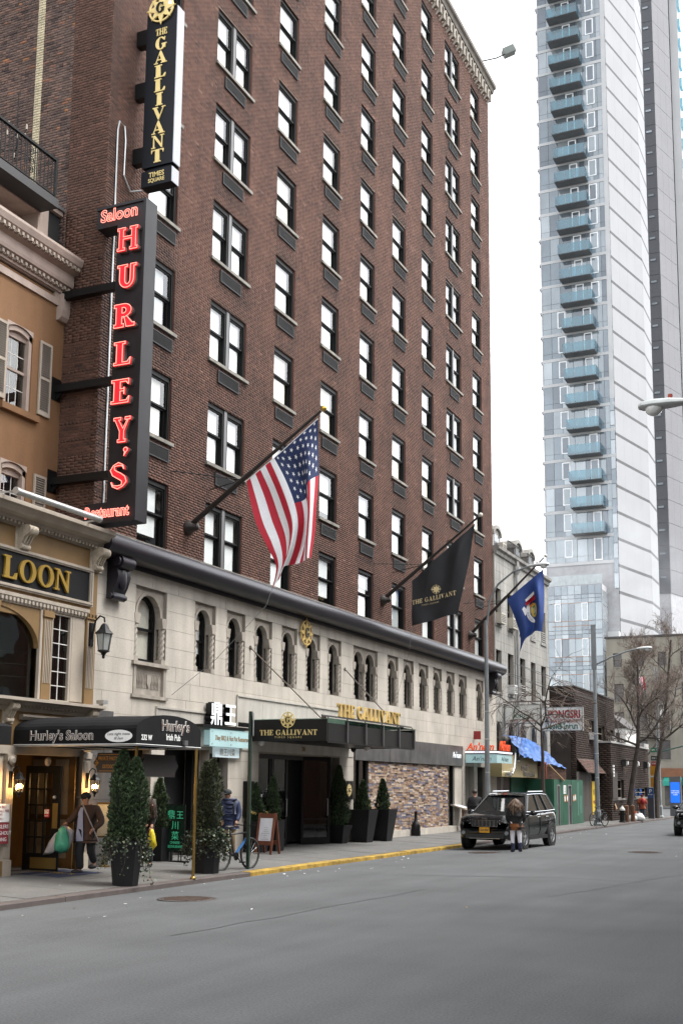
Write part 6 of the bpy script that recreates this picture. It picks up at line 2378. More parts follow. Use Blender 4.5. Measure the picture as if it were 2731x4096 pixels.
# ---- brown brick building
RAMPB = [(0, (.030, .021, .018)), (.4, (.042, .030, .025)), (.8, (.052, .037, .030)), (1, (.062, .045, .036))]
BRB = M('brown_brick', None, rough=.9, var=.12, sc=1.2, attr=RAMPB, spec=.2)
BRM = M('brown_mortar', (.035, .027, .023), rough=.95)
BRP = M('brown_panel', (.045, .034, .028), rough=.7, var=.15)
bb = thing('brown_building', 'dark brown brick building with a low corner block and a small shingled roof', 'building', (-14.5, 66, .1))
UXB = -14.5
BY0 = 62.36
ubh = [(65.5, 67.0, 4.85, 5.7), (67.7, 69.9, 4.65, 5.5), (70.1, 72.3, 4.65, 5.4)]
q = MB()
wall_x(q, UXB-.01, BY0, 72.8, .1, 7.3, ubh, .25)
q.add([(UXB-.01, BY0+.01, .1), (UXB-10, BY0+.01, .1), (UXB-10, BY0+.01, 7.3), (UXB-.01, BY0+.01, 7.3)], [(0, 1, 2, 3)])
q.add([(UXB-.01, 72.8, .1), (UXB-10, 72.8, .1), (UXB-10, 72.8, 7.3), (UXB-.01, 72.8, 7.3)], [(0, 1, 2, 3)])
q.add([(UXB, BY0, 7.3), (UXB-10, BY0, 7.3), (UXB-10, 72.8, 7.3), (UXB, 72.8, 7.3)], [(0, 1, 2, 3)])
q.build('wall', BRM, bb, fix=False)
q = MB()
q.box(UXB-10, UXB+.04, BY0-.03, 72.85, 7.302, 7.38)
q.build('coping', M('dark_coping', (.04, .035, .032)), bb)
def bricks_big(name, lo, hi, z0, z1, face, axis, holes=[]):
    cs = courses(lo, hi, z0, z1, holes, L=.33, H=.105, J=.012, hdr=99)
    tag(brick_solid(cs, face, face+(-.02 if axis == 'x' else .02), axis, np.clip(.5+rg.normal(0, .22, len(cs)), 0, 1), BRB, name, bb), kind='stuff')
bricks_big('bricks', BY0, 72.8, 2.6, 7.3, UXB, 'x', ubh)
bricks_big('side_bricks', -17.5, UXB, 2.3, 7.3, BY0, 'y', [(-16.3, -14.8, 2.0, 4.9)])
q = MB()
q.box(-16.3, -14.8, BY0+.005, BY0+.02, 2.0, 4.9)
q.build('render_panel', M('dark_render', (.05, .04, .034), rough=.95, var=.2), bb)
q = MB()
q.box(-16.1, -14.85, BY0-.02, BY0+.0, 4.78, 4.9)
q.build('lintel', M('grey_lintel', (.08, .075, .075)), bb)
for (a, c, d, e) in ubh: sash_window(bb, UXB, a, c, d, e, frame=M('beige_frame', (.25, .21, .16)))
ac(bb, UXB, 65.6, 66.6, 4.6, .4, M('ac_white', None)); ac(bb, UXB, 71.2, 72.0, 4.68, .36, M('ac_white', None))
LB = -13.6
lbh = [(68.5, 70.6, 1.32, 2.4), (74.2, 78.4, 1.36, 1.95)]
q = MB()
wall_x(q, LB-.01, 66.95, 79, .05, 4.45, lbh, .3)
q.add([(LB-.01, 66.96, .05), (UXB, 66.96, .05), (UXB, 66.96, 4.45), (LB-.01, 66.96, 4.45)], [(0, 1, 2, 3)])
q.add([(LB-.01, 78.99, .05), (UXB-2, 78.99, .05), (UXB-2, 78.99, 4.45), (LB-.01, 78.99, 4.45)], [(0, 1, 2, 3)])
q.add([(LB, 66.95, 4.44), (UXB-2, 66.95, 4.44), (UXB-2, 79, 4.44), (LB, 79, 4.44)], [(0, 1, 2, 3)])
q.build('corner_block', BRM, bb, fix=False)
bricks_big('block_bricks', 66.95, 79, .1, 4.4, LB, 'x', lbh+[(66, 80, 1.2, 1.3)])
bricks_big('block_end_bricks', UXB, LB, .1, 4.4, 66.95, 'y')
q = MB()
q.box(UXB-2, LB+.06, 66.9, 79.05, 4.46, 4.56)
q.box(LB-.4, LB+.05, 77.4, 79.04, 4.57, 4.8)
q.build('roof_coping', M('white_coping', (.45, .44, .42), rough=.8, stain=.3), bb)
q = MB()
q.box(LB-.1, LB+.04, 66.95, 79, 1.2, 1.3)
q.build('string_course', BRP, bb)
for (a, c, d, e) in lbh: sash_window(bb, LB, a, c, d, e, frame=M('beige_frame', None))
for yy, z in ((70.3, 3.4), (73.8, 3.4), (77.5, 3.4)):
    s = MB()
    s.box(LB, LB+.25, yy-.22, yy+.22, z-.2, z+.22)
    o = s.build('wall_light', WFR, bb)
    s = MB()
    s.prism([(LB+.252, z-.15), (LB+.34, z-.1), (LB+.34, z+.1), (LB+.252, z+.17)], 'y', yy-.18, yy+.18)
    s.build('lens', M('light_lens', (.6, .6, .58), rough=.3), o)
s = MB()
for i in range(4): s.box(LB, LB+.06, 67.35, 67.65, 2.55+i*.18, 2.67+i*.18)
tag(s.build('louvre_vent', M('white_print', None), bb), kind=None)
q = MB()
q.add([(UXB+.02, 62.5, 3.45), (UXB+.02, 66.9, 3.5), (LB-.3, 66.9, 2.78), (LB-.3, 62.3, 2.74), (UXB+.02, 62.5, 3.38), (UXB+.02, 66.9, 3.43), (LB-.3, 66.9, 2.71), (LB-.3, 62.3, 2.67)], [(0, 1, 2, 3), (7, 6, 5, 4), (0, 3, 7, 4), (1, 5, 6, 2), (3, 2, 6, 7)])
rf = q.build('shingle_roof', M('roof_bed', (.05, .035, .03)), bb)
SHM = [M('shingle_%s' % n, c, rough=.95, var=.2, sc=6) for n, c in (('red', (.12, .065, .05)), ('brown', (.095, .055, .042)), ('umber', (.075, .045, .036)))]
shm = []
for mt in SHM:
    s = MB()
    s.box(-.01, .13, -.14, .14, 0, .012)
    shm.append(s.mesh(mt))
for r in range(8):
    for k in range(15):
        t = (r+.5)/8
        yy = 62.4+k*.3+(.15 if r % 2 else 0)
        if yy > 66.8: continue
        o = link('shingle', random.choice(shm), rf, Vector((LB-.3+(UXB+.02-LB+.3)*t, yy, 2.755+.71*t))-wl(rf))
        o.rotation_euler = (0, math.radians(39), 0)
        o.scale = (1.0, 1, 1)
q = MB()
bfence = thing('board_fence', 'brown vertical board fence in front of the dark brown building', 'fence', (-14.3, 63, .1))
y = 61.6
while y < 65.1:
    s = MB()
    s.box(-14.36, -14.33+rnd(-.004, .004), y+.004, y+.196, .9, 2.76)
    s.build('board', BRP, bfence)
    y += .2
s = MB()
s.box(-14.40, -14.30, 61.6, 65.1, .1, .895)
s.build('base_wall', BRB if False else M('fence_base', (.05, .042, .036), rough=.9), bfence)
bn_ = thing('yellow_banner', 'tall yellow banner board behind the second lamp post', 'banner', (-14.3, 65.6, .4))
s = MB()
s.box(-14.34, -14.29, 65.12, 66.2, .45, 2.27)
s.build('board', M('banner_yellow', (.65, .42, .015), rough=.5), bn_)
put_text('lettering', 'NY', .5, M('black_ink', None), bn_, (-14.285, 65.66, 1.5), STREET, ext=.002)
put_text('lettering', 'PARKING', .24, SGR, bn_, (-14.285, 65.66, 1.05), STREET, ext=.002, sx=.8)
f2 = thing('board_fence', 'brown boarding fixed on the brown building beyond the yellow banner', 'fence', (-13.55, 68, 1.2))
y = 67.1
while y < 68.4:
    s = MB()
    s.box(LB+.02, LB+.05+rnd(-.004, .004), y+.004, y+.196, 1.32, 2.8)
    s.build('board', BRP, f2)
    y += .2
# ---- white clapboard house behind
wh = thing('clapboard_house', 'small white clapboard gable house behind the brown brick roof', 'house', (-16, 79.5, 0))
s = MB()
s.box(-17.2, -15.1, 79.4, 84, -.2, 5.9)
s.build('wall', M('white_clapboard', (.6, .6, .58), rough=.7), wh)
s = MB()
s.prism([(-17.4, 5.9), (-14.95, 5.9), (-16.15, 6.9)], 'y', 79.3, 84)
s.build('roof', M('dark_coping', None), wh)
for i in range(12):
    s = MB()
    s.prism([(79.4, 4.4+i*.125), (79.37, 4.4+i*.125), (79.395, 4.52+i*.125), (79.4, 4.52+i*.125)], 'x', -17.2, -15.1)
    s.build('siding_board', M('white_clapboard', None), wh)
s = MB()
s.box(-15.75, -15.5, 79.34, 79.39, 4.9, 5.6)
s.build('window', M('dormer_glass', None), wh)

# ---- tan concrete building across the avenue
TAN = M('tan_render', (.235, .217, .178), rough=.95, var=.10, sc=.5, grain=.06, stain=.25, stretch=(.7, .7, .15))
tb = thing('tan_building', 'tan rendered old building with dark windows across the avenue', 'building', (-20, 125, 0))
TY = 125.0
def wall_y(mb, Y, x0, x1, z0, z1, holes, depth):
    n0 = len(mb.v)
    t = MB()
    wall_x(t, 0, x0, x1, z0, z1, holes, depth)
    mb.add([(v[1], Y-v[0], v[2]) for v in t.v], t.f)
tcol = [-24.87+2.33*i for i in range(7)]
th = []
for i, x in enumerate(tcol):
    th += [(x, x+.9, 14.72, 16.2), (x+.02, x+1.02, 11.0, 12.9), (x+.02, x+1.02, 7.9, 9.9), (x+.02, x+1.02, 4.9, 6.9)]
q = MB()
wall_y(q, TY, -25.6, -6, -.2, 17.8, th, .4)
q.add([(-25.6, TY, -.2), (-25.6, TY+20, -.2), (-25.6, TY+20, 17.8), (-25.6, TY, 17.8)], [(0, 1, 2, 3)])
q.add([(-25.6, TY, 17.8), (-25.6, TY+20, 17.8), (-6, TY+20, 17.8), (-6, TY, 17.8)], [(0, 1, 2, 3)])
q.build('wall', TAN, tb, fix=False)
q = MB()
q.box(-25.75, -5.9, TY-.15, TY+.3, 17.82, 18.02)
q.build('parapet_cap', M('dark_coping', None), tb)
q = MB()
q.box(-25.62, -6, TY-.06, TY, 13.75, 13.9)
q.build('string_course', TAN, tb)
random.seed(9)
for (a, c, d, e) in th:
    s = MB()
    for (x0, x1, z0, z1) in ((a, a+.06, d, e), (c-.06, c, d, e), (a+.06, c-.06, e-.06, e), (a+.06, c-.06, (d+e)/2-.03, (d+e)/2+.03), (a+.06, c-.06, d, d+.05)): s.box(x0, x1, TY+.2, TY+.26, z0, z1)
    o = s.build('window', WFR, tb)
    s = MB()
    s.box(a+.06, c-.06, TY+.225, TY+.235, d+.05, e-.06)
    s.build('pane', M('dull_pane', (.05, .045, .042), rough=.25, var=.5, sc=1.5), o)
    s = MB()
    s.box(a-.05, c+.05, TY-.06, TY+.1, d-.1, d-.002)
    s.build('sill', TAN, o)
q = MB()
for z in (7.2, 10.5):
    q.box(-22.8, -19.6, TY-1.0, TY-.95, z, z+.05); q.box(-22.8, -19.6, TY-1.0, TY-.96, z+.9, z+.95)
    q.box(-22.8, -19.6, TY-.95, TY-.02, z, z+.04)
    for i in range(14): q.box(-22.8+i*.245, -22.77+i*.245, TY-1.0, TY-.97, z+.05, z+.9)
for (a, c) in (((-22.4, TY-.5, 4.2), (-20.0, TY-.5, 7.2)), ((-20.0, TY-.5, 7.25), (-22.4, TY-.5, 10.5))): q.beam(a, c, .5, .08)
q.build('fire_escape', M('escape_iron', (.05, .045, .045)), tb, fix=False)
q = MB()
q.box(-20.4, -6, TY-.25, TY-.01, 3.1, 4.0)
q.build('shop_cornice', M('orange_brown_fascia', (.16, .06, .025), rough=.6), tb)
for x in (-19.9, -17.9, -15.9, -13.9):
    s = MB()
    s.prism([(TY-.01, 3.1), (TY-1.2, 2.65), (TY-1.2, 2.2), (TY-.01, 2.2)], 'x', x, x+1.85)
    s.build('awning', M('teal_awning', (.02, .26, .20), rough=.7), tb)
    s = MB()
    s.box(x, x+1.8, TY-.06, TY-.02, .2, 2.2)
    s.build('shop_window', M('dull_pane', None), tb)
s = MB()
for i in range(13):
    pass
ff = thing('flag', 'small distant striped flag hanging on the tan building behind the bare tree', 'flag', (-21.9, TY-.3, 13.5))
s = MB()
s.tube([(-22.0, TY, 11.8), (-22.0, TY-1.8, 13.7)], .04, 5)
s.build('pole', WFR, ff)
s = MB()
for i in range(9):
    s.mat(2 if i > 5 else i % 2)
    x0, x1 = -22.0+.07*i, -22.0+.07*(i+1)
    s.add([(x0, TY-1.6, 13.5), (x1, TY-1.6+.08*(i % 2), 13.4), (x1+.1, TY-1.5, 11.5+.1*i), (x0+.1, TY-1.5+.08, 11.5+.08*i)], [(0, 1, 2, 3)])
s.build('cloth', [FR, FW, FR], ff, fix=False)

# ================================================================== THE GLASS TOWER
TG = [M('tower_glass_%d' % i, c, rough=.04, var=.12, sc=.4, grain=0, spec=.9, metal=.35) for i, c in enumerate(((.16, .19, .215), (.22, .25, .27), (.12, .14, .16), (.30, .33, .35)))]
TWH = M('tower_white', (.42, .425, .43), rough=.6, var=.04, sc=.5)
TPAN = M('tower_panel', (.24, .245, .255), rough=.75, var=.04, sc=.3, grain=.03)
TGRY = M('tower_band', (.055, .055, .058), rough=.7)
SOFF = M('balcony_soffit', (.17, .175, .18), rough=.8)
BGL = glass('balcony_glass', (.32, .58, .66), 2.1, .03)
TJ = M('tower_joint', (.3, .3, .31))
WHF = M('white_frame', (.7, .71, .72), rough=.5)
tw = thing('glass_tower', 'tall slim apartment tower with blue glass balconies and white panelled side', 'building', (-27, 132, 0))
TY2 = 132.0
XL, XR, XC = -33.75, -25.88, -25.35
FL = 3.12
fz = [27.45+FL*k for k in range(25)]                 # underside of each white band
A_, B_, C_ = (XC, TY2), (-23.25, 141.15), (-23.25, 146.4)
q = MB()
q.prism([(XL+.02, TY2+.06), (XC-.06, TY2+.06), (B_[0]-.06, B_[1]), (C_[0]-.06, C_[1]), (XL+.02, 150)], 'z', 0, 106)
q.build('core', TJ, tw)
random.seed(12)
pm = {}
def tpane(w, h, k):
    key = (round(w, 2), round(h, 2), k)
    if key not in pm:
        s = MB()
        s.box(0, w, -.02, .02, 0, h)
        pm[key] = s.mesh(TG[k])
    return pm[key]
ex = [0, 1.15, 2.3, 3.7, 4.9, 5.55, 6.65, 7.3, 7.87]
for k, z in enumerate(fz):
    s = MB()
    s.box(XL-.03, XC, TY2-.06, TY2+.08, z, z+.37)
    s.build('white_band', TWH, tw)
    h = FL-.37
    bx = float(np.interp(z, [30, 58.7, 96.4], [-30.3, -31.1, -32.2]))
    wl_ = (bx+1.35 if z > 60 else XL+1.9)
    for i in range(len(ex)-1):
        x0, x1 = XL+ex[i], XL+ex[i+1]
        kk = random.choices((0, 1, 2, 3), (4, 4, 2, 2))[0]
        for (dz, hh) in ((.0, .62), (.65, h-.67)):
            o = link('pane', tpane(x1-x0-.05, hh, kk), tw, Vector((x0+.025, TY2+.0, z+.39+dz))-wl(tw))
            o.rotation_euler = (math.radians(rnd(-.5, .5)), 0, math.radians(rnd(-.5, .5)))
    low = z < 58
    for (x0, full) in (((XR-1.95+.1, False) if not low else (XL+1.85+(58-z)*.012, False)), (bx+1.5 if not low else bx+2.2, True)):
        z0 = z+.95 if not full else z+.42
        s = MB()
        w, z1 = .98, z+FL-.08
        for (a, c, d, e) in ((x0, x0+.13, z0, z1), (x0+w-.13, x0+w, z0, z1), (x0+.13, x0+w-.13, z1-.14, z1), (x0+.13, x0+w-.13, z0, z0+.14)): s.box(a, c, TY2-.07, TY2-.025, d, e)
        o = s.build('white_window', WHF, tw)
        s = MB()
        s.box(x0+.13, x0+w-.13, TY2-.05, TY2-.04, z0+.14, z1-.14)
        s.build('pane', TG[random.choice((0, 1, 2))], o)
    if z > 29:
        # balcony: slab, front and side glass
        s = MB()
        s.box(bx, bx+3.75, TY2-1.62, TY2-.07, z+.26, z+.36)
        o = s.build('balcony', SOFF, tw)
        for (a, c) in ((bx, bx+1.2), (bx+1.24, bx+2.48), (bx+2.52, bx+3.75)):
            s = MB()
            s.box(a, c, TY2-1.66, TY2-1.63, z+.3, z+1.5)
            s.build('glass_panel', BGL, o)
        for x in (bx-.03, bx+3.755):
            s = MB()
            s.box(x, x+.03, TY2-1.62, TY2-.08, z+.3, z+1.5)
            s.build('glass_panel', BGL, o)
s = MB()
s.box(XR, XC+.0, TY2-.07, TY2+.05, 47, 106)
s.build('white_corner', TWH, tw)
for i in range(13):
    z = 24.5+i*1.75
    o = link('corner_pane', tpane(.5, 1.68, random.choice((1, 3, 3, 0))), tw, Vector((XR+.01, TY2-.05, z))-wl(tw))
    o.rotation_euler = (math.radians(rnd(-1, 1)), 0, math.radians(rnd(-1, 1)))
s = MB()
s.box(XL-.05, XL+.1, TY2-.05, TY2+.05, 24, 106)
s.build('edge_mullion', TJ, tw)
for k, z in enumerate(fz):                                # fins on the far-left edge
    s = MB()
    s.box(XL-.35, XL-.05, TY2+.3, TY2+1.5, z+.1, z+.4)
    s.build('edge_fin', TWH, tw)
# panelled side: chamfer A-B in four panels a floor, then B-C
def side_panels(P, Q, n, zs, nm, mt, dz0, hh):
    d = Vector((Q[0]-P[0], Q[1]-P[1], 0))
    L = d.length
    ang = math.atan2(d.y, d.x)
    s = MB()
    s.box(.006, L/n-.006, -.05, .05, 0, hh)
    me = s.mesh(mt)
    for z in zs:
        for i in range(n):
            o = link(nm, me, tw, Vector((P[0]+d.x*i/n, P[1]+d.y*i/n, z+dz0))-wl(tw))
            o.rotation_euler = (0, 0, ang)
zz = [17.55+FL*k for k in range(28)]
side_panels(A_, B_, 4, zz, 'side_panel', TPAN, .36, FL-.36)
side_panels(B_, C_, 2, zz, 'side_panel', TPAN, .36, FL-.36)
side_panels(A_, B_, 1, zz, 'grey_band', TGRY, .01, .34)
side_panels(B_, C_, 1, zz, 'grey_band', TGRY, .01, .34)
# lower glass block with terrace
PY = 129.0
q = MB()
q.box(-32.9, -26.72, PY+.06, TY2+4, 0, 24.6)
q.build('podium_core', TJ, tw)
pc = [-32.87+.765*i for i in range(9)]
pr = []
z = 24.55
rows_ = []
while z > 3:
    for h in (1.05, .45, .5, 2.05):
        rows_.append((z-h, z))
        z -= h
for ri, (z0, z1) in enumerate(rows_):
    for i in range(8):
        o = link('pane', tpane(.725, z1-z0-.05, random.choices((0, 1, 2, 3), (5, 4, 2, .4))[0]), tw, Vector((pc[i]+.02, PY, z0+.02))-wl(tw))
        o.rotation_euler = (math.radians(rnd(-.6, .6)), 0, math.radians(rnd(-.6, .6)))
    if ri % 4 == 3:
        for i in (1, 5):
            s = MB()
            x0, w = pc[i]+.0, .72
            for (a, c, d, e) in ((x0, x0+.1, z0, z1), (x0+w-.1, x0+w, z0, z1), (x0+.1, x0+w-.1, z1-.1, z1), (x0+.1, x0+w-.1, z0, z0+.1)): s.box(a, c, PY-.09, PY-.03, d, e)
            o = s.build('white_window', WHF, tw)
            s = MB()
            s.box(x0+.1, x0+w-.1, PY-.06, PY-.05, z0+.1, z1-.1)
            s.build('pane', TG[1], o)
        for zz_ in (z0, z1, z0-.55):
            s = MB()
            s.box(-32.4, -27.9, PY-.07, PY-.03, zz_-.03, zz_+.03)
            s.build('copper_rail', M('copper_rail', (.30, .17, .12), rough=.4, metal=.4), tw)
for i in range(9):
    s = MB()
    s.box(-32.85+i*.69, -32.2+i*.69, PY+.1, PY+.13, 24.65, 25.75)
    s.build('terrace_glass', M('terrace_glass', (.33, .37, .38), rough=.1), tw)
for z in [3+1.75*i for i in range(12)]:
    s = MB()
    s.box(-26.72, -26.68, PY+.1, PY+3, z+.03, z+1.7)
    s.build('side_pane', TG[random.choice((1, 3))], tw)
s = MB()
s.box(-26.65, XC, PY+2.0, TY2+.05, 0, 19.4)
s.build('white_return', TWH, tw)
# dark slab tower behind
sb = thing('slab_tower', 'dark grey slab tower with tiny windows behind the white panelled tower', 'building', (-24, 168, 0))
SY_ = 165.0
SD, SL = M('slab_dark', (.07, .073, .082), rough=.8, var=.05, sc=.2), M('slab_grey', (.155, .155, .165), rough=.8, var=.05, sc=.2)
q = MB()
q.box(-32, -24.62, SY_+.1, SY_+20, 0, 150)
q.add([(-24.6, SY_+.1, 0), (-22.95, 170.6, 0), (-22.95, 170.6, 150), (-24.6, SY_+.1, 150), (-24.6, 185, 0), (-24.6, 185, 150)], [(0, 1, 2, 3), (1, 4, 5, 2)])
q.build('core', TJ, sb, fix=False)
dd = Vector((1.65, 5.5, 0))
an = math.atan2(dd.y, dd.x)
s = MB(); s.box(0, 1.48, -.04, .04, 0, 3.32); mA = s.mesh(SD)
s = MB(); s.box(0, dd.length/3-.02, -.04, .04, 0, 3.32); mB = s.mesh(SL)
s = MB(); s.box(0, .95, -.03, .03, 0, .42); mC = s.mesh(M('slab_window_frame', (.045, .048, .055)))
s = MB(); s.box(0, .8, -.03, .03, 0, .3); mD = s.mesh(TG[1])
for k in range(8, 44):
    z = 2+k*3.37
    link('dark_panel', mA, sb, Vector((-26.1, SY_, z))-wl(sb))
    o = link('window', mC, sb, Vector((-26.0, SY_-.06, z+2.1))-wl(sb))
    link('pane', mD, o, (.08, -.03, .06))
    for i in range(3):
        o = link('grey_panel', mB, sb, Vector((-24.58+dd.x*i/3, SY_+.02+dd.y*i/3, z))-wl(sb))
        o.rotation_euler = (0, 0, an)
bt = thing('balcony_tower', 'bright white tower edge with small blue balconies at the right border', 'building', (-21.5, 175, 0))
s = MB()
s.box(-23.1, -21.9, 173, 185, 0, 150)
s.build('wall', TWH, bt)
for k in range(12, 40):
    s = MB()
    s.box(-21.88, -21.55, 173, 174.5, 2+k*3.37, 3.4+k*3.37)
    s.build('balcony', BGL, bt)
# buildings on the camera's side of the street (outside the frame, they shade the roadway and show in the windows)
OPP = [(-30, 6, 15, 'brown brick'), (6.2, 26, 18, 'grey stone'), (26.2, 52, 15.5, 'red brick'), (52.2, 78, 18, 'pale stone'), (116, 165, 20, 'tan stone')]
OM = [M('opp_%d' % i, c, rough=.9, var=.15, sc=.6) for i, c in enumerate(((.12, .07, .05), (.25, .24, .22), (.15, .075, .055), (.33, .31, .27), (.28, .22, .16)))]
wm = MB()
wm.box(-.05, .02, 0, 1.3, 0, 1.8)
wmm = wm.mesh(M('opp_glass', (.03, .035, .04), rough=.05))
for i, (a, c, h, nm) in enumerate(OPP):
    t = thing('opposite_building', nm+' building on the near side of the street outside the view', 'building', (4, (a+c)/2, 0))
    s = MB()
    s.box(4.0, 22, a, c, -.2, h)
    s.build('wall', OM[i], t)
    s = MB()
    s.box(3.6, 4.0, a, c, h-.5, h)
    s.build('cornice', GSTD, t)
    zz_ = 4.2
    while zz_ < h-2.4:
        y = a+1.2
        while y < c-2:
            o = link('window', wmm, t, Vector((3.98, y, zz_))-wl(t))
            o.rotation_euler = (0, 0, math.pi)
            y += 2.7
        zz_ += 3.3

# steam drifting off the roofs in front of the tower's foot
vm = bpy.data.materials.new('steam_vapour')
vm.use_nodes = True
t_ = vm.node_tree
t_.nodes.remove(t_.nodes['Principled BSDF'])
pv = N(t_, 'ShaderNodeVolumePrincipled')
pv.inputs['Color'].default_value = (.93, .96, 1, 1)
tc_ = N(t_, 'ShaderNodeTexCoord')
ln = N(t_, 'ShaderNodeVectorMath', operation='LENGTH')
mpv = N(t_, 'ShaderNodeMapping')
mpv.inputs['Location'].default_value = (-1, -1, -1)
mpv.inputs['Scale'].default_value = (2, 2, 2)
t_.links.new(tc_.outputs['Generated'], mpv.inputs['Vector'])
t_.links.new(mpv.outputs[0], ln.inputs[0])
fall = N(t_, 'ShaderNodeMapRange')
fall.inputs[1].default_value = .25
fall.inputs[2].default_value = 1.0
fall.inputs[3].default_value = 1
fall.inputs[4].default_value = 0
t_.links.new(ln.outputs['Value'], fall.inputs[0])
nv = N(t_, 'ShaderNodeTexNoise')
nv.inputs['Scale'].default_value = .22
nv.inputs['Detail'].default_value = 3
t_.links.new(tc_.outputs['Object'], nv.inputs['Vector'])
rg_ = N(t_, 'ShaderNodeMapRange')
rg_.inputs[1].default_value = .42
rg_.inputs[2].default_value = .7
rg_.inputs[4].default_value = .085
t_.links.new(nv.outputs['Fac'], rg_.inputs[0])
mlv = N(t_, 'ShaderNodeMath', operation='MULTIPLY')
t_.links.new(rg_.outputs[0], mlv.inputs[0])
t_.links.new(fall.outputs[0], mlv.inputs[1])
t_.links.new(mlv.outputs[0], pv.inputs['Density'])
t_.links.new(pv.outputs[0], t_.nodes['Material Output'].inputs['Volume'])
s = MB()
s.ball((-22.5, 113, 22.5), (9.5, 4, 7.5), 20, 12)
tag(s.build('steam', vm, fix=True), kind='stuff')
# ================================================================== STREET FURNITURE
GALV = M('lamp_post_grey', (.20, .215, .22), rough=.5, metal=.3, var=.2, sc=2)
LHD = M('lamp_head_grey', (.42, .44, .43), rough=.45)
LENS = M('lamp_lens', (.55, .56, .54), rough=.1)
DGRN = M('dark_green_post', (.012, .03, .022), rough=.5, var=.2)
def lamp_head(par, p, d, name='lamp_head'):
    """Cobra head: shell, lens bowl and a red photocell; p = arm end, d = outward unit vector."""
    p, d = Vector(p), Vector(d).normalized()
    n = d.cross(Vector(UP)).normalized()
    q = MB()
    prof = [(0, .05, .045), (.1, .09, .07), (.3, .14, .10), (.55, .165, .11), (.7, .14, .09), (.76, .06, .05)]
    rows = []
    for (t, w, h) in prof:
        c = p+d*t
        rows.append([c+n*w*math.cos(a)+Vector(UP)*(h*math.sin(a) if math.sin(a) > 0 else h*.35*math.sin(a)) for a in [2*math.pi*i/14 for i in range(14)]])
    vs = [v for r in rows for v in r]
    fs = [(i*14+j, i*14+(j+1) % 14, (i+1)*14+(j+1) % 14, (i+1)*14+j) for i in range(len(rows)-1) for j in range(14)]
    fs += [tuple(range(14)), tuple(range((len(rows)-1)*14, len(rows)*14))]
    q.add(vs, fs)
    o = q.build(name, LHD, par, smooth=True)
    q = MB()
    c = p+d*.54
    q.ball(tuple(c-Vector(UP)*.03), (.13, .13, .115), 12, 8)
    q.build('lens', LENS, o, smooth='all')
    q = MB()
    c = p+d*.3+Vector(UP)*.12
    q.lathe([(.035, -.03), (.035, .035), (.01, .04)], tuple(c), 8)
    q.build('photocell', M('photocell_red', (.3, .05, .03)), o)
def lamp_post(lab, x, y, ztop, arm, r=.08):
    t = thing('street_lamp', lab, 'street lamp', (x, y, .03))
    q = MB()
    q.tube([(x, y, .03), (x, y, 3), (x, y, ztop)], [r*1.25, r*1.05, r*.75], 10)
    q.build('pole', GALV, t, smooth=True)
    q = MB()
    q.lathe([(.24, .03), (.24, .12), (.19, .2), (.17, .75), (.12, .85), (.1, .9)], (x, y, 0), 8)
    q.build('base', GALV, t)
    q = MB()
    q.tube([(a[0], y, a[1]) for a in arm], [.045, .042, .04, .035, .03][:len(arm)], 8)
    q.build('arm', GALV, t, smooth=True)
    lamp_head(t, (arm[-1][0]-.05, y, arm[-1][1]), (1, 0, .02))
    for z in (2.4, 3.6, 4.6):
        q = MB()
        q.lathe([(r*1.12, z), (r*1.12, z+.05)], (x, y, 0), 10)
        q.build('band', STEEL, t)
    return t
l1 = lamp_post('grey street lamp with curved arm in front of the end of the hotel', -12.75, 40.87, 7.98, [(-12.72, 7.8), (-12.6, 8.72), (-12.28, 9.30), (-11.69, 9.74), (-11.05, 9.9)], .085)
l2 = lamp_post('tall grey street lamp with bike against its base beside the yellow banner', -12.75, 59.24, 8.3, [(-12.72, 8.12), (-11.9, 8.5), (-11.1, 8.76), (-10.55, 8.87)], .1)
q = MB()
q.box(-12.88, -12.62, 59.16, 59.2, 7.9, 10.2)
q.box(-12.8, -12.7, 59.2, 59.3, 8.3, 10.2)
q.build('sleeve', GALV, l2)
l3 = lamp_post('third street lamp near the corner with a small clear globe light on its pole', -12.75, 78.0, 9.8, [(-12.7, 7.9), (-11.8, 8.22), (-11.07, 8.46), (-9.7, 8.7)], .1)
q = MB()
q.tube([(-12.7, 78, 7.3), (-12.35, 77.9, 7.4), (-12.35, 77.9, 7.0)], .025, 6)
q.lathe([(.03, 7.05), (.16, 6.95), (.2, 6.8), (.2, 6.65), (.1, 6.5), (.02, 6.48)], (-12.35, 77.9, 0), 10)
q.build('globe_light', LENS, l3)
lr = thing('street_lamp', 'street lamp head reaching in from the right border of the view', 'street lamp', (-.4, 17, .12))
q = MB()
q.tube([(-.4, 17, .12), (-.4, 17, 7.2)], [.11, .075], 10)
q.build('pole', GALV, lr)
q = MB()
q.tube([(-.4, 17, 7.0), (-1.0, 17, 7.35), (-2.2, 17, 7.5)], .035, 8)
q.build('arm', GALV, lr)
lamp_head(lr, (-2.15, 17, 7.5), (-1, 0, .0))
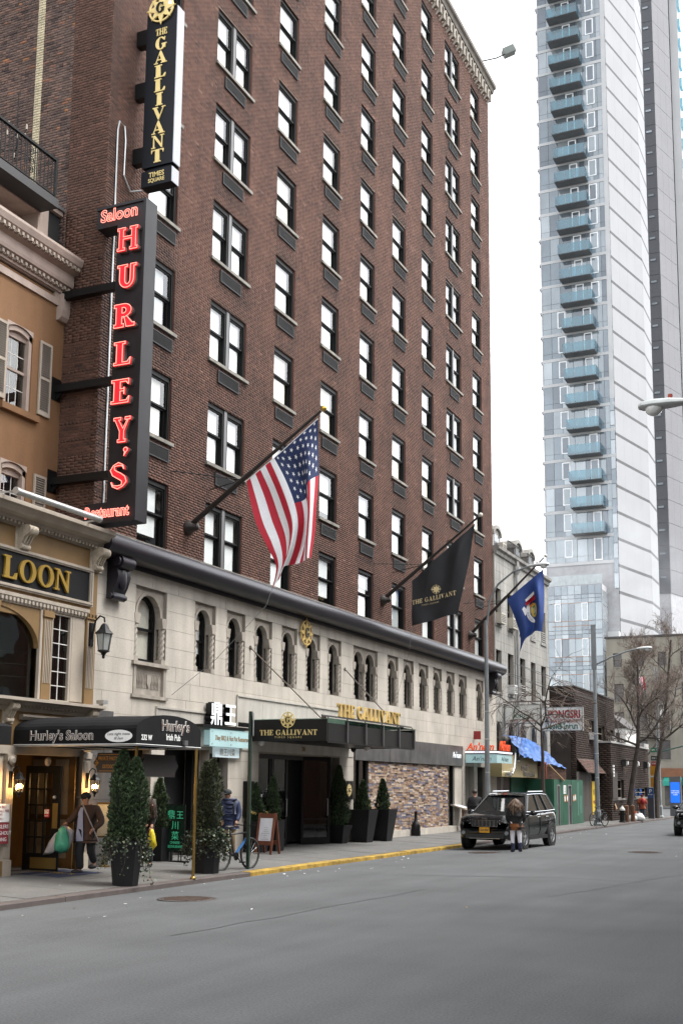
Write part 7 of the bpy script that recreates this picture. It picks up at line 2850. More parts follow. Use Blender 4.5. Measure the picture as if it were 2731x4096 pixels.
# green sign post with its edge-on plate, chained bike
gp_ = thing('sign_post', 'slim dark green sign post with an edge-on parking sign beside the bicycle', 'sign post', (-12.8, 23.22, .05))
q = MB()
q.box(-12.835, -12.765, 23.19, 23.25, .04, 3.55)
q.build('post', DGRN, gp_)
q = MB()
q.beam((-12.83, 23.42, 3.25), (-12.63, 23.03, 3.25), .012, .5)
q.build('sign_plate', GALV, gp_)
tp = thing('traffic_post', 'green traffic signal post with yellow signal and street name plates at the corner', 'traffic light', (-13.1, 80, .03))
q = MB()
q.tube([(-13.1, 80, .03), (-13.1, 80, 5.6)], [.12, .09], 8)
q.tube([(-13.1, 80, 4.3), (-11.5, 80, 4.7), (-9, 80, 5.2)], [.05, .045, .04], 6)
q.build('post', M('signal_green', (.03, .09, .07), rough=.5), tp)
for z in (2.0, 2.75):
    q = MB()
    q.box(-13.6, -13.2, 79.75, 80.1, z, z+.65)
    o = q.build('signal_box', M('signal_yellow', (.5, .22, .01), rough=.5), tp)
for z, s, m_ in ((4.3, 'W 49', M('plate_green', (.02, .12, .06))), (3.75, 'ONE WAY', M('black_ink', None)), (3.4, 'NO PARKING', SGR)):
    q = MB()
    q.box(-13.55, -12.95, 79.86, 79.88, z, z+.3)
    o = q.build('name_plate', m_, tp)
    put_text('lettering', s, .16, M('white_print', None), o, (-13.25, 79.855, z+.1), RIGHT, ext=.001, fit=.5)
hy = thing('fire_hydrant', 'black fire hydrant with pale cap on the pavement beyond the second lamp', 'hydrant', (-12.75, 65.5, .03))
q = MB()
q.lathe([(.2, .03), (.2, .1), (.14, .13), (.14, .62), (.17, .66), (.17, .7)], (-12.75, 65.5, 0), 12)
q.tube([(-12.95, 65.5, .5), (-12.55, 65.5, .5)], .065, 8)
q.build('barrel', BLKM, hy)
q = MB()
q.lathe([(.16, .7), (.14, .8), (.06, .88), (.04, .95), (.01, .96)], (-12.75, 65.5, 0), 12)
q.build('cap', M('hydrant_silver', (.5, .5, .48), rough=.5), hy)
RUST = M('rusty_bollard', (.11, .05, .025), rough=.9, var=.35, sc=8)
for (y, lab) in ((66.4, 'rusty steel bollard standing right beside the hydrant'), (67.9, 'rusty steel bollard half behind the other bollard')):
    q = MB()
    x = -12.68 if y < 67 else -12.62
    q.lathe([(.12, .03), (.12, .92), (.07, .97), (.01, .98)], (x, y, 0), 10)
    tag(q.build('bollard', RUST, None, smooth=True), lab, 'bollard', 'rusty bollards by the hydrant')
mt_ = thing('parking_meter', 'dark parking pay station with a blue letter P plate', 'parking meter', (-12.8, 75, .03))
q = MB()
q.box(-12.98, -12.62, 74.9, 75.2, .03, 1.55)
q.build('cabinet', M('meter_grey', (.03, .035, .045), rough=.4), mt_)
q = MB()
q.box(-12.99, -12.6, 74.86, 74.9, 1.3, 1.95)
o = q.build('plate', M('meter_blue', (.02, .06, .16), rough=.4), mt_)
put_text('lettering', 'P', .34, M('white_print', None), o, (-12.8, 74.855, 1.62), RIGHT, ext=.001)
put_text('lettering', 'Muni-Meter', .09, M('white_print', None), o, (-12.8, 74.855, 1.5), RIGHT, ext=.001, sx=.7)
kk = thing('info_kiosk', 'tall grey information kiosk with a bright blue advertising screen', 'kiosk', (-12.55, 83, .03))
q = MB()
q.prism([(-12.9, .03), (-12.15, .03), (-12.15, 2.75), (-12.9, 2.7)], 'y', 83, 83.35)
q.build('body', M('kiosk_grey', (.10, .105, .11), rough=.4), kk)
q = MB()
q.box(-12.84, -12.21, 82.975, 82.995, .95, 2.35)
o = q.build('screen', M('screen_blue', (.01, .05, .25), rough=.3, emit=.35, ecol=(.01, .12, .6)), kk)
for i, s in enumerate(('WORLD-CLASS', 'RESTAURANTS', 'AT EWR')): put_text('lettering', s, .1, M('screen_white', (.7, .7, .7), emit=.3), o, (-12.52, 82.97, 1.72-i*.13), RIGHT, ext=.001, sx=.8)
BAGW = M('plastic_white', (.6, .61, .6), rough=.4, bump=.4, bsc=12)
for (x, y, r, m_, lab) in ((-12.75, 68.5, .3, BAGW, 'white plastic rubbish bag leaning by the bollards'), (-12.6, 69.6, .36, BAGW, 'larger white plastic rubbish bag at the foot of the leaning tree'), (-13.1, 71.5, .34, M('plastic_orange', (.55, .06, .02), rough=.5), 'orange red plastic bag between the rubbish and the orange jacket walker')):
    q = MB()
    n = 14
    q.lathe([(r*.7, 0), (r, r*.25), (r*.92, r*.7), (r*.5, r*1.1), (r*.12, r*1.3), (r*.2, r*1.45)], (x, y, .04), n)
    random.seed(int(y*10))
    q.v = [(v[0]+rnd(-.05, .05), v[1]+rnd(-.05, .05), v[2]+rnd(-.02, .03)) for v in q.v]
    tag(q.build('rubbish_bag', m_, smooth='all'), lab, 'rubbish bag')
# ---- A-frame, lecterns, boards
MAHO = M('mahogany', (.13, .04, .018), rough=.5, var=.2, sc=4)
af = thing('sandwich_board', 'wooden A-frame sandwich board with a white printed menu', 'sandwich board', (-14.6, 27.6, .11))
zt = 1.17
for (y0, sg) in ((27.36, -1), (27.86, 1)):
    yt = 27.6+sg*.02
    q = MB()
    for x in (-14.86, -14.42): q.beam((x, y0, .11), (x+.0, yt, zt), .06, .035, (0, 1, 0))
    q.build('legs' if False else 'frame_side', MAHO, af)
    q = MB()
    for zz_ in (.40, 1.1):
        t = (zz_-.11)/(zt-.11)
        q.beam((-14.83, y0+(yt-y0)*t, zz_), (-14.45, y0+(yt-y0)*t, zz_), .04, .11, (0, 0, 1))
    q.build('rail', MAHO, af)
t0, t1 = (.47-.11)/(zt-.11), (1.03-.11)/(zt-.11)
q = MB()
ya, yb = 27.36+.22*t0, 27.36+.22*t1
q.add([(-14.83, ya-.0, .45), (-14.45, ya, .45), (-14.45, yb, 1.04), (-14.83, yb, 1.04)], [(0, 1, 2, 3)])
o = q.build('menu_sheet', M('paper', (.6, .6, .63), rough=.6), af)
upv = Vector((0, .22, 1.06)).normalized()
for i, (s, h) in enumerate((('鼎王', .07), ('RESTAURANT', .025), ('menu', .03), ('beef noodle soup', .022), ('spicy fish pot', .022), ('dumplings', .022), ('hot pot set', .03), ('lunch special served daily', .022), ('rice and tea', .022), ('232 W', .022), ('open for lunch and dinner', .022))):
    z = .99-i*.05
    yy = 27.36+.24*((z-.11)/(zt-.11))
    put_text('lettering', s, h, M('black_ink', None), o, (-14.64, yy-.012, z), RIGHT, upv, ext=.0005)
def lectern(lab, x, y, z, h, w, wood, top):
    t = thing('menu_stand', lab, 'menu stand', (x, y, z))
    q = MB()
    q.prism([(y-w*.35, z), (y+w*.35, z), (y+w*.2, z+h*.5), (y+w*.3, z+h*.88), (y-w*.3, z+h*.88), (y-w*.2, z+h*.5)], 'x', x-.25, x-.19)
    q.build('side_panel', wood, t)
    q = MB()
    q.prism([(y-w*.35, z), (y+w*.35, z), (y+w*.2, z+h*.5), (y+w*.3, z+h*.88), (y-w*.3, z+h*.88), (y-w*.2, z+h*.5)], 'x', x+.13, x+.19)
    q.build('side_panel', wood, t)
    q = MB()
    q.add([(x-.35, y-w*.55, z+h*1.02), (x-.35, y+w*.55, z+h*1.02), (x+.35, y+w*.55, z+h*.84), (x+.35, y-w*.55, z+h*.84), (x-.35, y-w*.55, z+h*.97), (x-.35, y+w*.55, z+h*.97), (x+.35, y+w*.55, z+h*.79), (x+.35, y-w*.55, z+h*.79)], [(0, 1, 2, 3), (7, 6, 5, 4), (0, 4, 5, 1), (1, 5, 6, 2), (2, 6, 7, 3), (3, 7, 4, 0)])
    q.build('top', top, t)
    for k in (-1, 1):
        q = MB()
        q.add([(x-.28, y+w*(.25*k-.22), z+h*1.01), (x-.28, y+w*(.25*k+.22), z+h*1.01), (x+.28, y+w*(.25*k+.22), z+h*.866), (x+.28, y+w*(.25*k-.22), z+h*.866)], [(0, 1, 2, 3)])
        q.build('menu_page', M('paper', None), t)
lectern('curved wooden menu stand with a sloped top beside the parked black car', -15.3, 45.35, .13, 1.08, .8, M('walnut', (.14, .06, .03), rough=.5, var=.2, sc=5), M('pale_top', (.3, .25, .18)))
lectern('dark menu stand with yellow lit pages behind the sign post', -15.45, 28.1, .13, 1.25, .7, BLKM, M('yellow_page', (.45, .33, .10)))
cb = thing('glass_board', 'dark green glass board with glowing green Chinese characters on a thin stand', 'sandwich board', (-14.88, 23.5, .12))
q = MB()
q.box(-15.13, -14.63, 23.48, 23.5, .36, 1.42)
o = q.build('panel', M('green_black_glass', (.012, .03, .02), rough=.12, spec=.8), cb)
q = MB()
for (a, c, d, e) in ((-15.14, -15.13, .36, 1.43), (-14.63, -14.62, .36, 1.43), (-15.13, -14.63, 1.42, 1.435), (-15.13, -14.63, .35, .36)): q.box(a, c, 23.475, 23.505, d, e)
for x in (-15.05, -14.98, -14.78, -14.71): q.box(x-.01, x+.01, 23.48, 23.5, .14, .36)
q.box(-15.2, -14.55, 23.4, 23.6, .125, .145)
q.build('stand', BLKM, cb, fix=False)
NG = M('green_neon_print', (.06, .42, .26), emit=.035, ecol=(.1, 1, .5))
for s, x, z, h in (('鼎', -15.0, 1.12, .22), ('王', -14.76, 1.12, .2), ('川', -14.88, .88, .21), ('菜', -14.88, .64, .21)): put_text('character', s, h, NG, o, (x, 23.474, z), RIGHT, ext=.002)
for s, z in (('CHINESE', .53), ('RESTAURANT', .44)): put_text('lettering', s, .085, NG, o, (-14.88, 23.474, z), RIGHT, ext=.002, sx=.8)
es = thing('easel_sign', 'gold framed poster on a stand behind the man with bags', 'easel sign', (-15.25, 21.2, .13))
q = MB()
fx0, fx1, fy, fz0, fz1 = -15.42, -15.0, 21.15, .75, 1.5
for (a, c, d, e) in ((fx0, fx0+.035, fz0, fz1), (fx1-.035, fx1, fz0, fz1), (fx0+.035, fx1-.035, fz0, fz0+.035), (fx0+.035, fx1-.035, fz1-.035, fz1)): q.box(a, c, fy-.02, fy+.02, d, e)
q.build('gold_frame', BRASS, es, fix=False)
q = MB()
q.box(fx0+.035, fx1-.035, fy-.005, fy+.005, fz0+.035, fz1-.035)
q.build('poster', M('poster_pale', (.55, .56, .5)), es)
q = MB()
q.tube([(-15.21, 21.2, .14), (-15.21, 21.18, .75)], .015, 6)
q.lathe([(.14, .13), (.14, .15), (.02, .17)], (-15.21, 21.2, 0), 12)
q.build('stand', BRASS, es)
bo = MB()
bo.lathe([(.165, .13), (.17, .16), (.165, .5), (.12, .6), (.06, .68), (.05, .95), (.06, .96), (.06, 1.0), (.045, 1.01)], (-15.22, 40.1, 0), 18)
tag(bo.build('bottle_sculpture', BLKM, smooth=True), 'knee high black wine bottle shape standing by the stone mosaic', 'bottle')
dm_ = thing('door_mat', 'navy door mat with worn gold lettering outside the saloon door', 'mat', (-15.2, 19.2, .14))
q = MB()
pts = [(-15.95, 18.55), (-14.35, 18.55), (-14.35, 20.0), (-15.95, 20.0)]
q.poly([(p[0], p[1], gz(max(p[0], -15.4) if p[0] < -15.4 else p[0])+.014) for p in pts])
o = q.build('mat', M('mat_navy', (.012, .018, .05), rough=.95, var=.3, sc=8), dm_, fix=False)
put_text('lettering', "Hurley's", .3, M('mat_gold', (.3, .2, .03), rough=.95), o, (-15.1, 19.2, .142), (.999, 0, -.036), (0, 1, 0), ext=.001, fit=1.1)

# ================================================================== PLANTS
LEAF = [M('leaf_dark', (.024, .044, .018), rough=.7), M('leaf_mid', (.045, .078, .03), rough=.7), M('leaf_light', (.075, .115, .05), rough=.7)]
LEAFO = [M('leaf_olive_dark', (.034, .044, .022), rough=.7), M('leaf_olive', (.06, .072, .035), rough=.7), M('leaf_olive_light', (.09, .10, .05), rough=.7)]
IVY = [M('ivy_dark', (.018, .032, .014), rough=.5), M('ivy_mid', (.04, .06, .028), rough=.5), M('ivy_pale', (.13, .15, .08), rough=.5)]
PLB = M('planter_black', (.012, .012, .0135), rough=.55, var=.15, spec=.25)
def sprays(q, n, fn, s, seed, flat=.35):
    """n short leafy sprays (three narrow blades each) at points given by fn() -> (x,y,z, outward normal)."""
    R_ = random.Random(seed)
    for i in range(n):
        (x, y, z), nn = fn(R_)
        d = Vector((nn[0]*.55+R_.gauss(0, .35), nn[1]*.55+R_.gauss(0, .35), .75+R_.gauss(0, .25))).normalized()
        L = s*R_.uniform(.7, 1.4)
        q.mat(R_.choices((0, 1, 2), (4, 5, 2))[0])
        for k in (-1, 0, 1):
            a = d.orthogonal().normalized()
            a.rotate(Matrix.Rotation(R_.uniform(0, 6.28), 3, d))
            dd_ = (d+a*.45*k).normalized()
            w = a.cross(dd_).normalized()*L*.16
            p = Vector((x, y, z))
            q.add([p-w*.3, p+dd_*L*.5-w, p+dd_*L, p+dd_*L*.5+w], [(0, 1, 2, 3)])
def arbor(par, c, z0, h, r, n, seed, mats, peaks=((0, 0, 1.0),), col=False, s=.07):
    """Clipped evergreen: blades over a tapering body, with a dark core and a stem."""
    R0 = random.Random(seed)
    ph = [R0.uniform(0, 6) for _ in range(6)]
    def rad(t, a):
        base = (math.sin(math.pi*min(t*.62+.30, 1)) if not col else (1-.35*t)*min(1, (1-t)*3.2+.05)*min(1, .75+t*2))
        if not col: base = (1-t)**.75*min(1, .72+t*1.8)
        return r*max(base, .02)*(1+.13*math.sin(3*a+ph[0]+7*t)+.1*math.sin(5*a+ph[1]-9*t)+.07*math.sin(11*t*2+ph[2]))
    def fn(R_):
        px, py, hs_2 = R_.choice(peaks)
        t = R_.random()**1.15
        a = R_.uniform(0, 2*math.pi)
        k = rad(t, a)*(.72+.33*R_.random()**.5)*(1 if len(peaks) == 1 else .78)
        return (c[0]+px*(.5+t*.5)+k*math.cos(a), c[1]+py*(.5+t*.5)+k*math.sin(a), z0+h*hs_2*t), (math.cos(a), math.sin(a))
    q = MB()
    sprays(q, n, fn, s, seed)
    q.build('foliage', mats, par, fix=False)
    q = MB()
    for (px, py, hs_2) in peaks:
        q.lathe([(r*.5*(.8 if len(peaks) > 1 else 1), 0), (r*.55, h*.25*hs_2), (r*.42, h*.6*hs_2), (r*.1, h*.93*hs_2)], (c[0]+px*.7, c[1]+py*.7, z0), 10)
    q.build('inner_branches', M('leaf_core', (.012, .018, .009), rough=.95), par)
    q = MB()
    q.tube([(c[0], c[1], z0-.1), (c[0], c[1], z0+h*.4)], .025, 6)
    q.build('stem', M('bark', (.05, .038, .028), rough=.95, var=.25, sc=8), par)
def pot(par, c, z0, h, wb, wt, n=8, rot=0.39):
    q = MB()
    P = []
    for (w, z) in ((wb, z0), (wt, z0+h), (wt*.9, z0+h), (wt*.88, z0+h-.06)):
        P.append([(c[0]+w/2/math.cos(math.pi/n)*math.cos(2*math.pi*i/n+rot), c[1]+w/2/math.cos(math.pi/n)*math.sin(2*math.pi*i/n+rot), z) for i in range(n)])
    vs = [v for r in P for v in r]
    fs = [(i*n+j, i*n+(j+1) % n, (i+1)*n+(j+1) % n, (i+1)*n+j) for i in range(3) for j in range(n)]+[tuple(range(3*n, 4*n))]
    q.add(vs, fs)
    o = q.build('planter', PLB, par)
    s = MB()
    s.lathe([(wt*.42, z0+h-.05), (.01, z0+h-.03)], (c[0], c[1], 0), 10)
    s.build('soil', M('soil', (.03, .022, .016), rough=1), o)
def ivy(par, c, z, r, seed, n, drop, bias=(0, 0)):
    """Trailing ivy: thin vines hanging over the rim with separate leaves."""
    R_ = random.Random(seed)
    q, s = MB(), MB()
    for v in range(n):
        a = R_.uniform(0, 2*math.pi)
        dx, dy = math.cos(a)+bias[0], math.sin(a)+bias[1]
        L = R_.uniform(.25, 1)*drop*(1.25 if dx*bias[0]+dy*bias[1] > .3 else .8)
        p = Vector((c[0]+r*.7*math.cos(a), c[1]+r*.7*math.sin(a), z+.05))
        pts = [p.copy()]
        m_ = 9
        for k in range(m_):
            out = .09 if k < 2 else .008
            p = p+Vector((math.cos(a)*out+R_.gauss(0, .016), math.sin(a)*out+R_.gauss(0, .016), (.03 if k == 0 else -L/m_)))
            if p.z < .06:
                p.z = .07
                p = p+Vector((math.cos(a)*.05, math.sin(a)*.05, 0))
            pts.append(p.copy())
            for j in range(3):
                e = p+Vector((R_.gauss(0, .04), R_.gauss(0, .04), R_.gauss(0, .03)))
                w = R_.uniform(.018, .036)
                t1 = Vector((R_.gauss(0, 1), R_.gauss(0, 1), R_.gauss(0, .6))).normalized()
                t2 = t1.cross(Vector((R_.gauss(0, 1), R_.gauss(0, 1), R_.gauss(0, 1)))).normalized()
                s.mat(R_.choices((0, 1, 2), (5, 4, 1.2))[0]).add([e-t1*w, e-t2*w*.8, e+t1*w*1.1, e+t2*w*.8], [(0, 1, 2, 3)])
        q.tube(pts, .004, 3, caps=False)
    for j in range(n*14):
        a = R_.uniform(0, 6.28); k = r*math.sqrt(R_.random())*1.05
        e = Vector((c[0]+k*math.cos(a), c[1]+k*math.sin(a), z+R_.uniform(-.02, .13)))
        w = R_.uniform(.02, .038)
        t1 = Vector((R_.gauss(0, 1), R_.gauss(0, 1), R_.gauss(0, .5))).normalized()
        t2 = t1.cross(Vector((R_.gauss(0, .4), R_.gauss(0, .4), 1))).normalized()
        s.mat(R_.choices((0, 1, 2), (5, 4, .8))[0]).add([e-t1*w, e-t2*w*.8, e+t1*w*1.1, e+t2*w*.8], [(0, 1, 2, 3)])
    s.build('ivy', IVY, par, fix=False)
    q.build('ivy_vines', M('bark', None), par, fix=False)
def planter(lab, c, z0, ph, wb, wt, sh, sr, n, seed, mats=LEAF, peaks=((0, 0, 1.0),), col=False, n_side=8, iv=0, drop=.6, bias=(0, 0), s=.07, grp=None, rot=.39):
    t = thing('potted_evergreen', lab, 'potted shrub', (c[0], c[1], z0), grp)
    pot(t, c, z0, ph, wb, wt, n_side, rot)
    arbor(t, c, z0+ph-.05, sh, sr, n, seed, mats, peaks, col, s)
    if iv: ivy(t, c, z0+ph, wt*.5, seed+1, iv, drop, bias)
planter('tall two-peaked evergreen in a black faceted pot with ivy nearest the camera', (-12.70, 18.38), .045, .82, .44, .60, 1.68, .34, 5200, 41, peaks=((-.10, -.05, 1.0), (.13, .05, .92)), col=True, iv=34, drop=.85, bias=(.6, .35))
planter('thin brownish evergreen in an ivy covered black pot beside the right brass pole', (-12.98, 21.72), .05, .8, .5, .58, 1.62, .30, 2300, 43, LEAFO, peaks=((-.06, 0, .96), (.1, .05, 1.0)), col=True, iv=64, drop=.95)
planter('cone evergreen in a dark box against the white pier behind the Chinese board', (-15.32, 23.45), .13, .78, .5, .52, 1.15, .27, 1500, 45, n_side=4, rot=.785)
planter('cone evergreen in a dark box left of the hotel door', (-15.2, 27.95), .13, .82, .5, .54, 1.02, .24, 1300, 46, n_side=4, rot=.785)
planter('taller evergreen close against the hotel door glass', (-15.1, 28.75), .13, .82, .46, .5, 1.22, .23, 1300, 47, n_side=4, rot=.785)
planter('big round evergreen in the low flared pot right of the hotel door', (-15.3, 33.55), .13, .56, .42, .66, 1.85, .36, 2600, 48, n_side=4, rot=.785)
planter('small cone evergreen in the tall flared pot beside the black plaque', (-15.0, 34.75), .12, 1.03, .48, .76, .95, .25, 1200, 49, n_side=4, rot=.785)
planter('small cone evergreen in the tall flared pot in front of the stone mosaic', (-14.85, 36.05), .12, 1.03, .48, .76, 1.0, .25, 1200, 50, n_side=4, rot=.785)
# ---- bare street trees
BARK = M('tree_bark', (.055, .044, .036), rough=.95, var=.3, sc=6, bump=.4, bsc=25)
TWIG = M('twig_bark', (.15, .115, .095), rough=.95, var=.2)
def bare_tree(lab, trunk, rt, seed, limbs, depth, L0, droop=0.0, up=.35, spread=.9, tw=.006):
    t = thing('bare_tree', lab, 'tree', trunk[0])
    R_ = random.Random(seed)
    q = MB()
    n = len(trunk)
    q.tube(trunk, [rt*(1.25 if i == 0 else 1-.65*i/(n-1)) for i in range(n)], 9)
    q.build('trunk', BARK, t, smooth=True)
    crown, twigs = MB(), MB()
    def grow(p, d, L, r, lev):
        pts, rs = [p.copy()], [r]
        k = 4 if lev < 2 else 3
        for i in range(k):
            d = (d+Vector((R_.gauss(0, .2), R_.gauss(0, .2), R_.gauss(0, .14)+(up*.12-droop*(.22 if lev > 0 else .1))))).normalized()
            p = p+d*L/k
            pts.append(p.copy()); rs.append(max(r*(1-.6*(i+1)/k), tw*.6))
            if lev < depth:
                m_ = 2 if lev < depth-1 else R_.choice((1, 2, 2, 3))
                for _ in range(m_):
                    a = R_.uniform(0, 6.28)
                    o = d.orthogonal().normalized()
                    o.rotate(Matrix.Rotation(a, 3, d))
                    nd = (d*.55+o*spread*R_.uniform(.6, 1.1)+Vector((0, 0, up*.35))).normalized()
                    grow(p, nd, L*R_.uniform(.42, .68), max(rs[-1]*.62, tw), lev+1)
        (crown if lev < 2 else twigs).tube(pts, rs, 5 if lev < 2 else 3, caps=False)
    for (h, az, el, L, r) in limbs:
        f = h*(n-1)
        i = min(int(f), n-2)
        p = Vector(trunk[i]).lerp(Vector(trunk[i+1]), f-i)
        d = Vector((math.cos(az)*math.cos(el), math.sin(az)*math.cos(el), math.sin(el)))
        grow(p, d, L, r, 0)
    crown.build('limbs', BARK, t, smooth=True, fix=False)
    tag(twigs.build('twigs', TWIG, t, fix=False), kind='stuff')
random.seed(1)
bare_tree('slim dark bare tree with drooping branches in front of the two restaurant signs', [(-12.8, 49.0, .03), (-12.85, 49.0, 1.6), (-12.78, 48.8, 3.2), (-12.8, 48.7, 4.5)], .12, 5,
          [(1, 2.6, .75, 2.4, .05), (1, -.6, .8, 2.3, .05), (.96, .9, .5, 1.8, .04), (.93, 4.2, .5, 1.6, .035), (1, 1.6, 1.1, 1.5, .035)], 2, 2, droop=1.0, up=.1, spread=.7, tw=.012)
bare_tree('leaning bare street tree in front of the brown corner building', [(-13.3, 70, .05), (-13.0, 70, 2.2), (-12.62, 70, 4.4), (-12.5, 70, 6.6), (-12.5, 70, 9.2)], .18, 12,
          [(.5, 2.8, .45, 2.6, .08), (.52, .2, .75, 2.4, .08), (.6, 3.4, .7, 2.3, .07), (.68, 5.6, .7, 2.2, .06), (.78, 1.8, .8, 1.9, .05), (.85, 4, .9, 1.7, .04), (.93, .5, 1.0, 1.6, .035), (.97, 3, 1.1, 1.5, .03), (.4, 3.1, .1, 2.6, .05)], 3, 2, up=.6, spread=.8, tw=.011)
bare_tree('taller bare street tree nearest the corner behind the third lamp', [(-12.75, 76.5, .05), (-12.7, 76.5, 2.6), (-12.3, 76.5, 4.9), (-11.9, 76.5, 7.6), (-11.5, 76.5, 11.4)], .18, 23,
          [(.48, 2.9, .5, 2.6, .08), (.5, .1, .6, 2.8, .08), (.6, 3.5, .6, 2.3, .06), (.68, 5.9, .6, 2.4, .06), (.76, 1.4, .7, 2.0, .05), (.85, 3.6, .8, 1.8, .04), (.92, .2, .9, 1.6, .035), (.97, 3, 1.1, 1.4, .03)], 3, 2, up=.5, spread=.85, tw=.011)

# ================================================================== BICYCLES
RUB = M('rubber', (.014, .014, .014), rough=.8)
def bicycle(lab, c, ang, frame, seat, accent, s=1.0):
    t = thing('bicycle', lab, 'bicycle', (c[0], c[1], c[2]))
    def W(x, y, z): return (x*s, y*s, z*s)
    def B(q, name, mt, par=t, **k):
        me = q.mesh(mt, (0, 0, 0), **k)
        return link(name, me, par, (0, 0, 0))
    rw, fwh, R_ = W(-.52, 0, .34), W(.52, 0, .34), .33*s
    for (wc) in (rw, fwh):
        q = MB()
        n = 24
        pts = [(wc[0]+R_*math.cos(2*math.pi*i/n), 0, wc[2]+R_*math.sin(2*math.pi*i/n)) for i in range(n+1)]
        q.tube(pts, .024*s, 6, caps=False)
        o = B(q, 'wheel', RUB, smooth='all')
        q = MB()
        for i in range(14):
            a = 2*math.pi*i/14
            q.tube([wc, (wc[0]+R_*.93*math.cos(a), 0, wc[2]+R_*.93*math.sin(a))], .003*s, 3)
        q.lathe([(.03*s, -.05*s), (.03*s, .05*s)], wc, 8, 'y')
        B(q, 'spokes', STEEL, o)
    bbk, st, hd, hd2 = W(-.06, 0, .3), W(-.2, 0, .78), W(.36, 0, .8), W(.39, 0, .68)
    q = MB()
    q.tube([bbk, st], .018*s, 6); q.tube([st, hd], .02*s, 6); q.tube([hd, hd2], .024*s, 6)
    for yy in (-.04, .04):
        q.tube([(bbk[0], yy*s, bbk[2]), (rw[0], yy*s, rw[2])], .01*s, 5); q.tube([(st[0], yy*s, st[2]-.05), (rw[0], yy*s, rw[2])], .009*s, 5)
        q.tube([(hd2[0], yy*s, hd2[2]), (fwh[0], yy*s, fwh[2])], .014*s, 5)
    B(q, 'frame', frame)
    q = MB()
    q.tube([bbk, hd2], .03*s, 6)
    B(q, 'down_tube', accent)
    q = MB()
    q.tube([st, W(-.23, 0, .92)], .013*s, 5)
    q.ball(W(-.25, 0, .94), (.13*s, .07*s, .035*s), 10, 6)
    B(q, 'saddle', seat)
    q = MB()
    q.tube([hd, W(.34, 0, .94)], .015*s, 5)
    q.tube([W(.32, -.3, .98), W(.36, -.1, .96), W(.36, .1, .96), W(.32, .3, .98)], .014*s, 6)
    B(q, 'handlebar', BLKM)
    q = MB()
    q.lathe([(.09*s, -.004), (.09*s, .004)], (bbk[0], -.06*s, bbk[2]), 14, 'y')
    q.tube([(bbk[0], -.08*s, bbk[2]), (bbk[0]+.12*s, -.09*s, bbk[2]-.12*s)], .012*s, 5); q.tube([(bbk[0], .08*s, bbk[2]), (bbk[0]-.12*s, .09*s, bbk[2]+.12*s)], .012*s, 5)
    q.box(bbk[0]+.06*s, bbk[0]+.18*s, -.18*s, -.09*s, bbk[2]-.14*s, bbk[2]-.115*s); q.box(bbk[0]-.18*s, bbk[0]-.06*s, .09*s, .18*s, bbk[2]+.11*s, bbk[2]+.135*s)
    B(q, 'crank', BLKM)
    t.rotation_euler = (0, 0, ang)
    return t
bicycle('mountain bike with blue and red frame leaning on the green sign post', (-12.92, 22.88, .045), math.radians(82), M('bike_black', (.02, .02, .022), rough=.3), M('seat_black', (.02, .018, .018), rough=.5), M('bike_blue', (.01, .10, .28), rough=.3), 1.0)
bicycle('small black bicycle parked against the second lamp post base', (-12.55, 58.6, .03), math.radians(70), M('bike_black', None), M('seat_black', None), M('bike_black', None), 1.0)
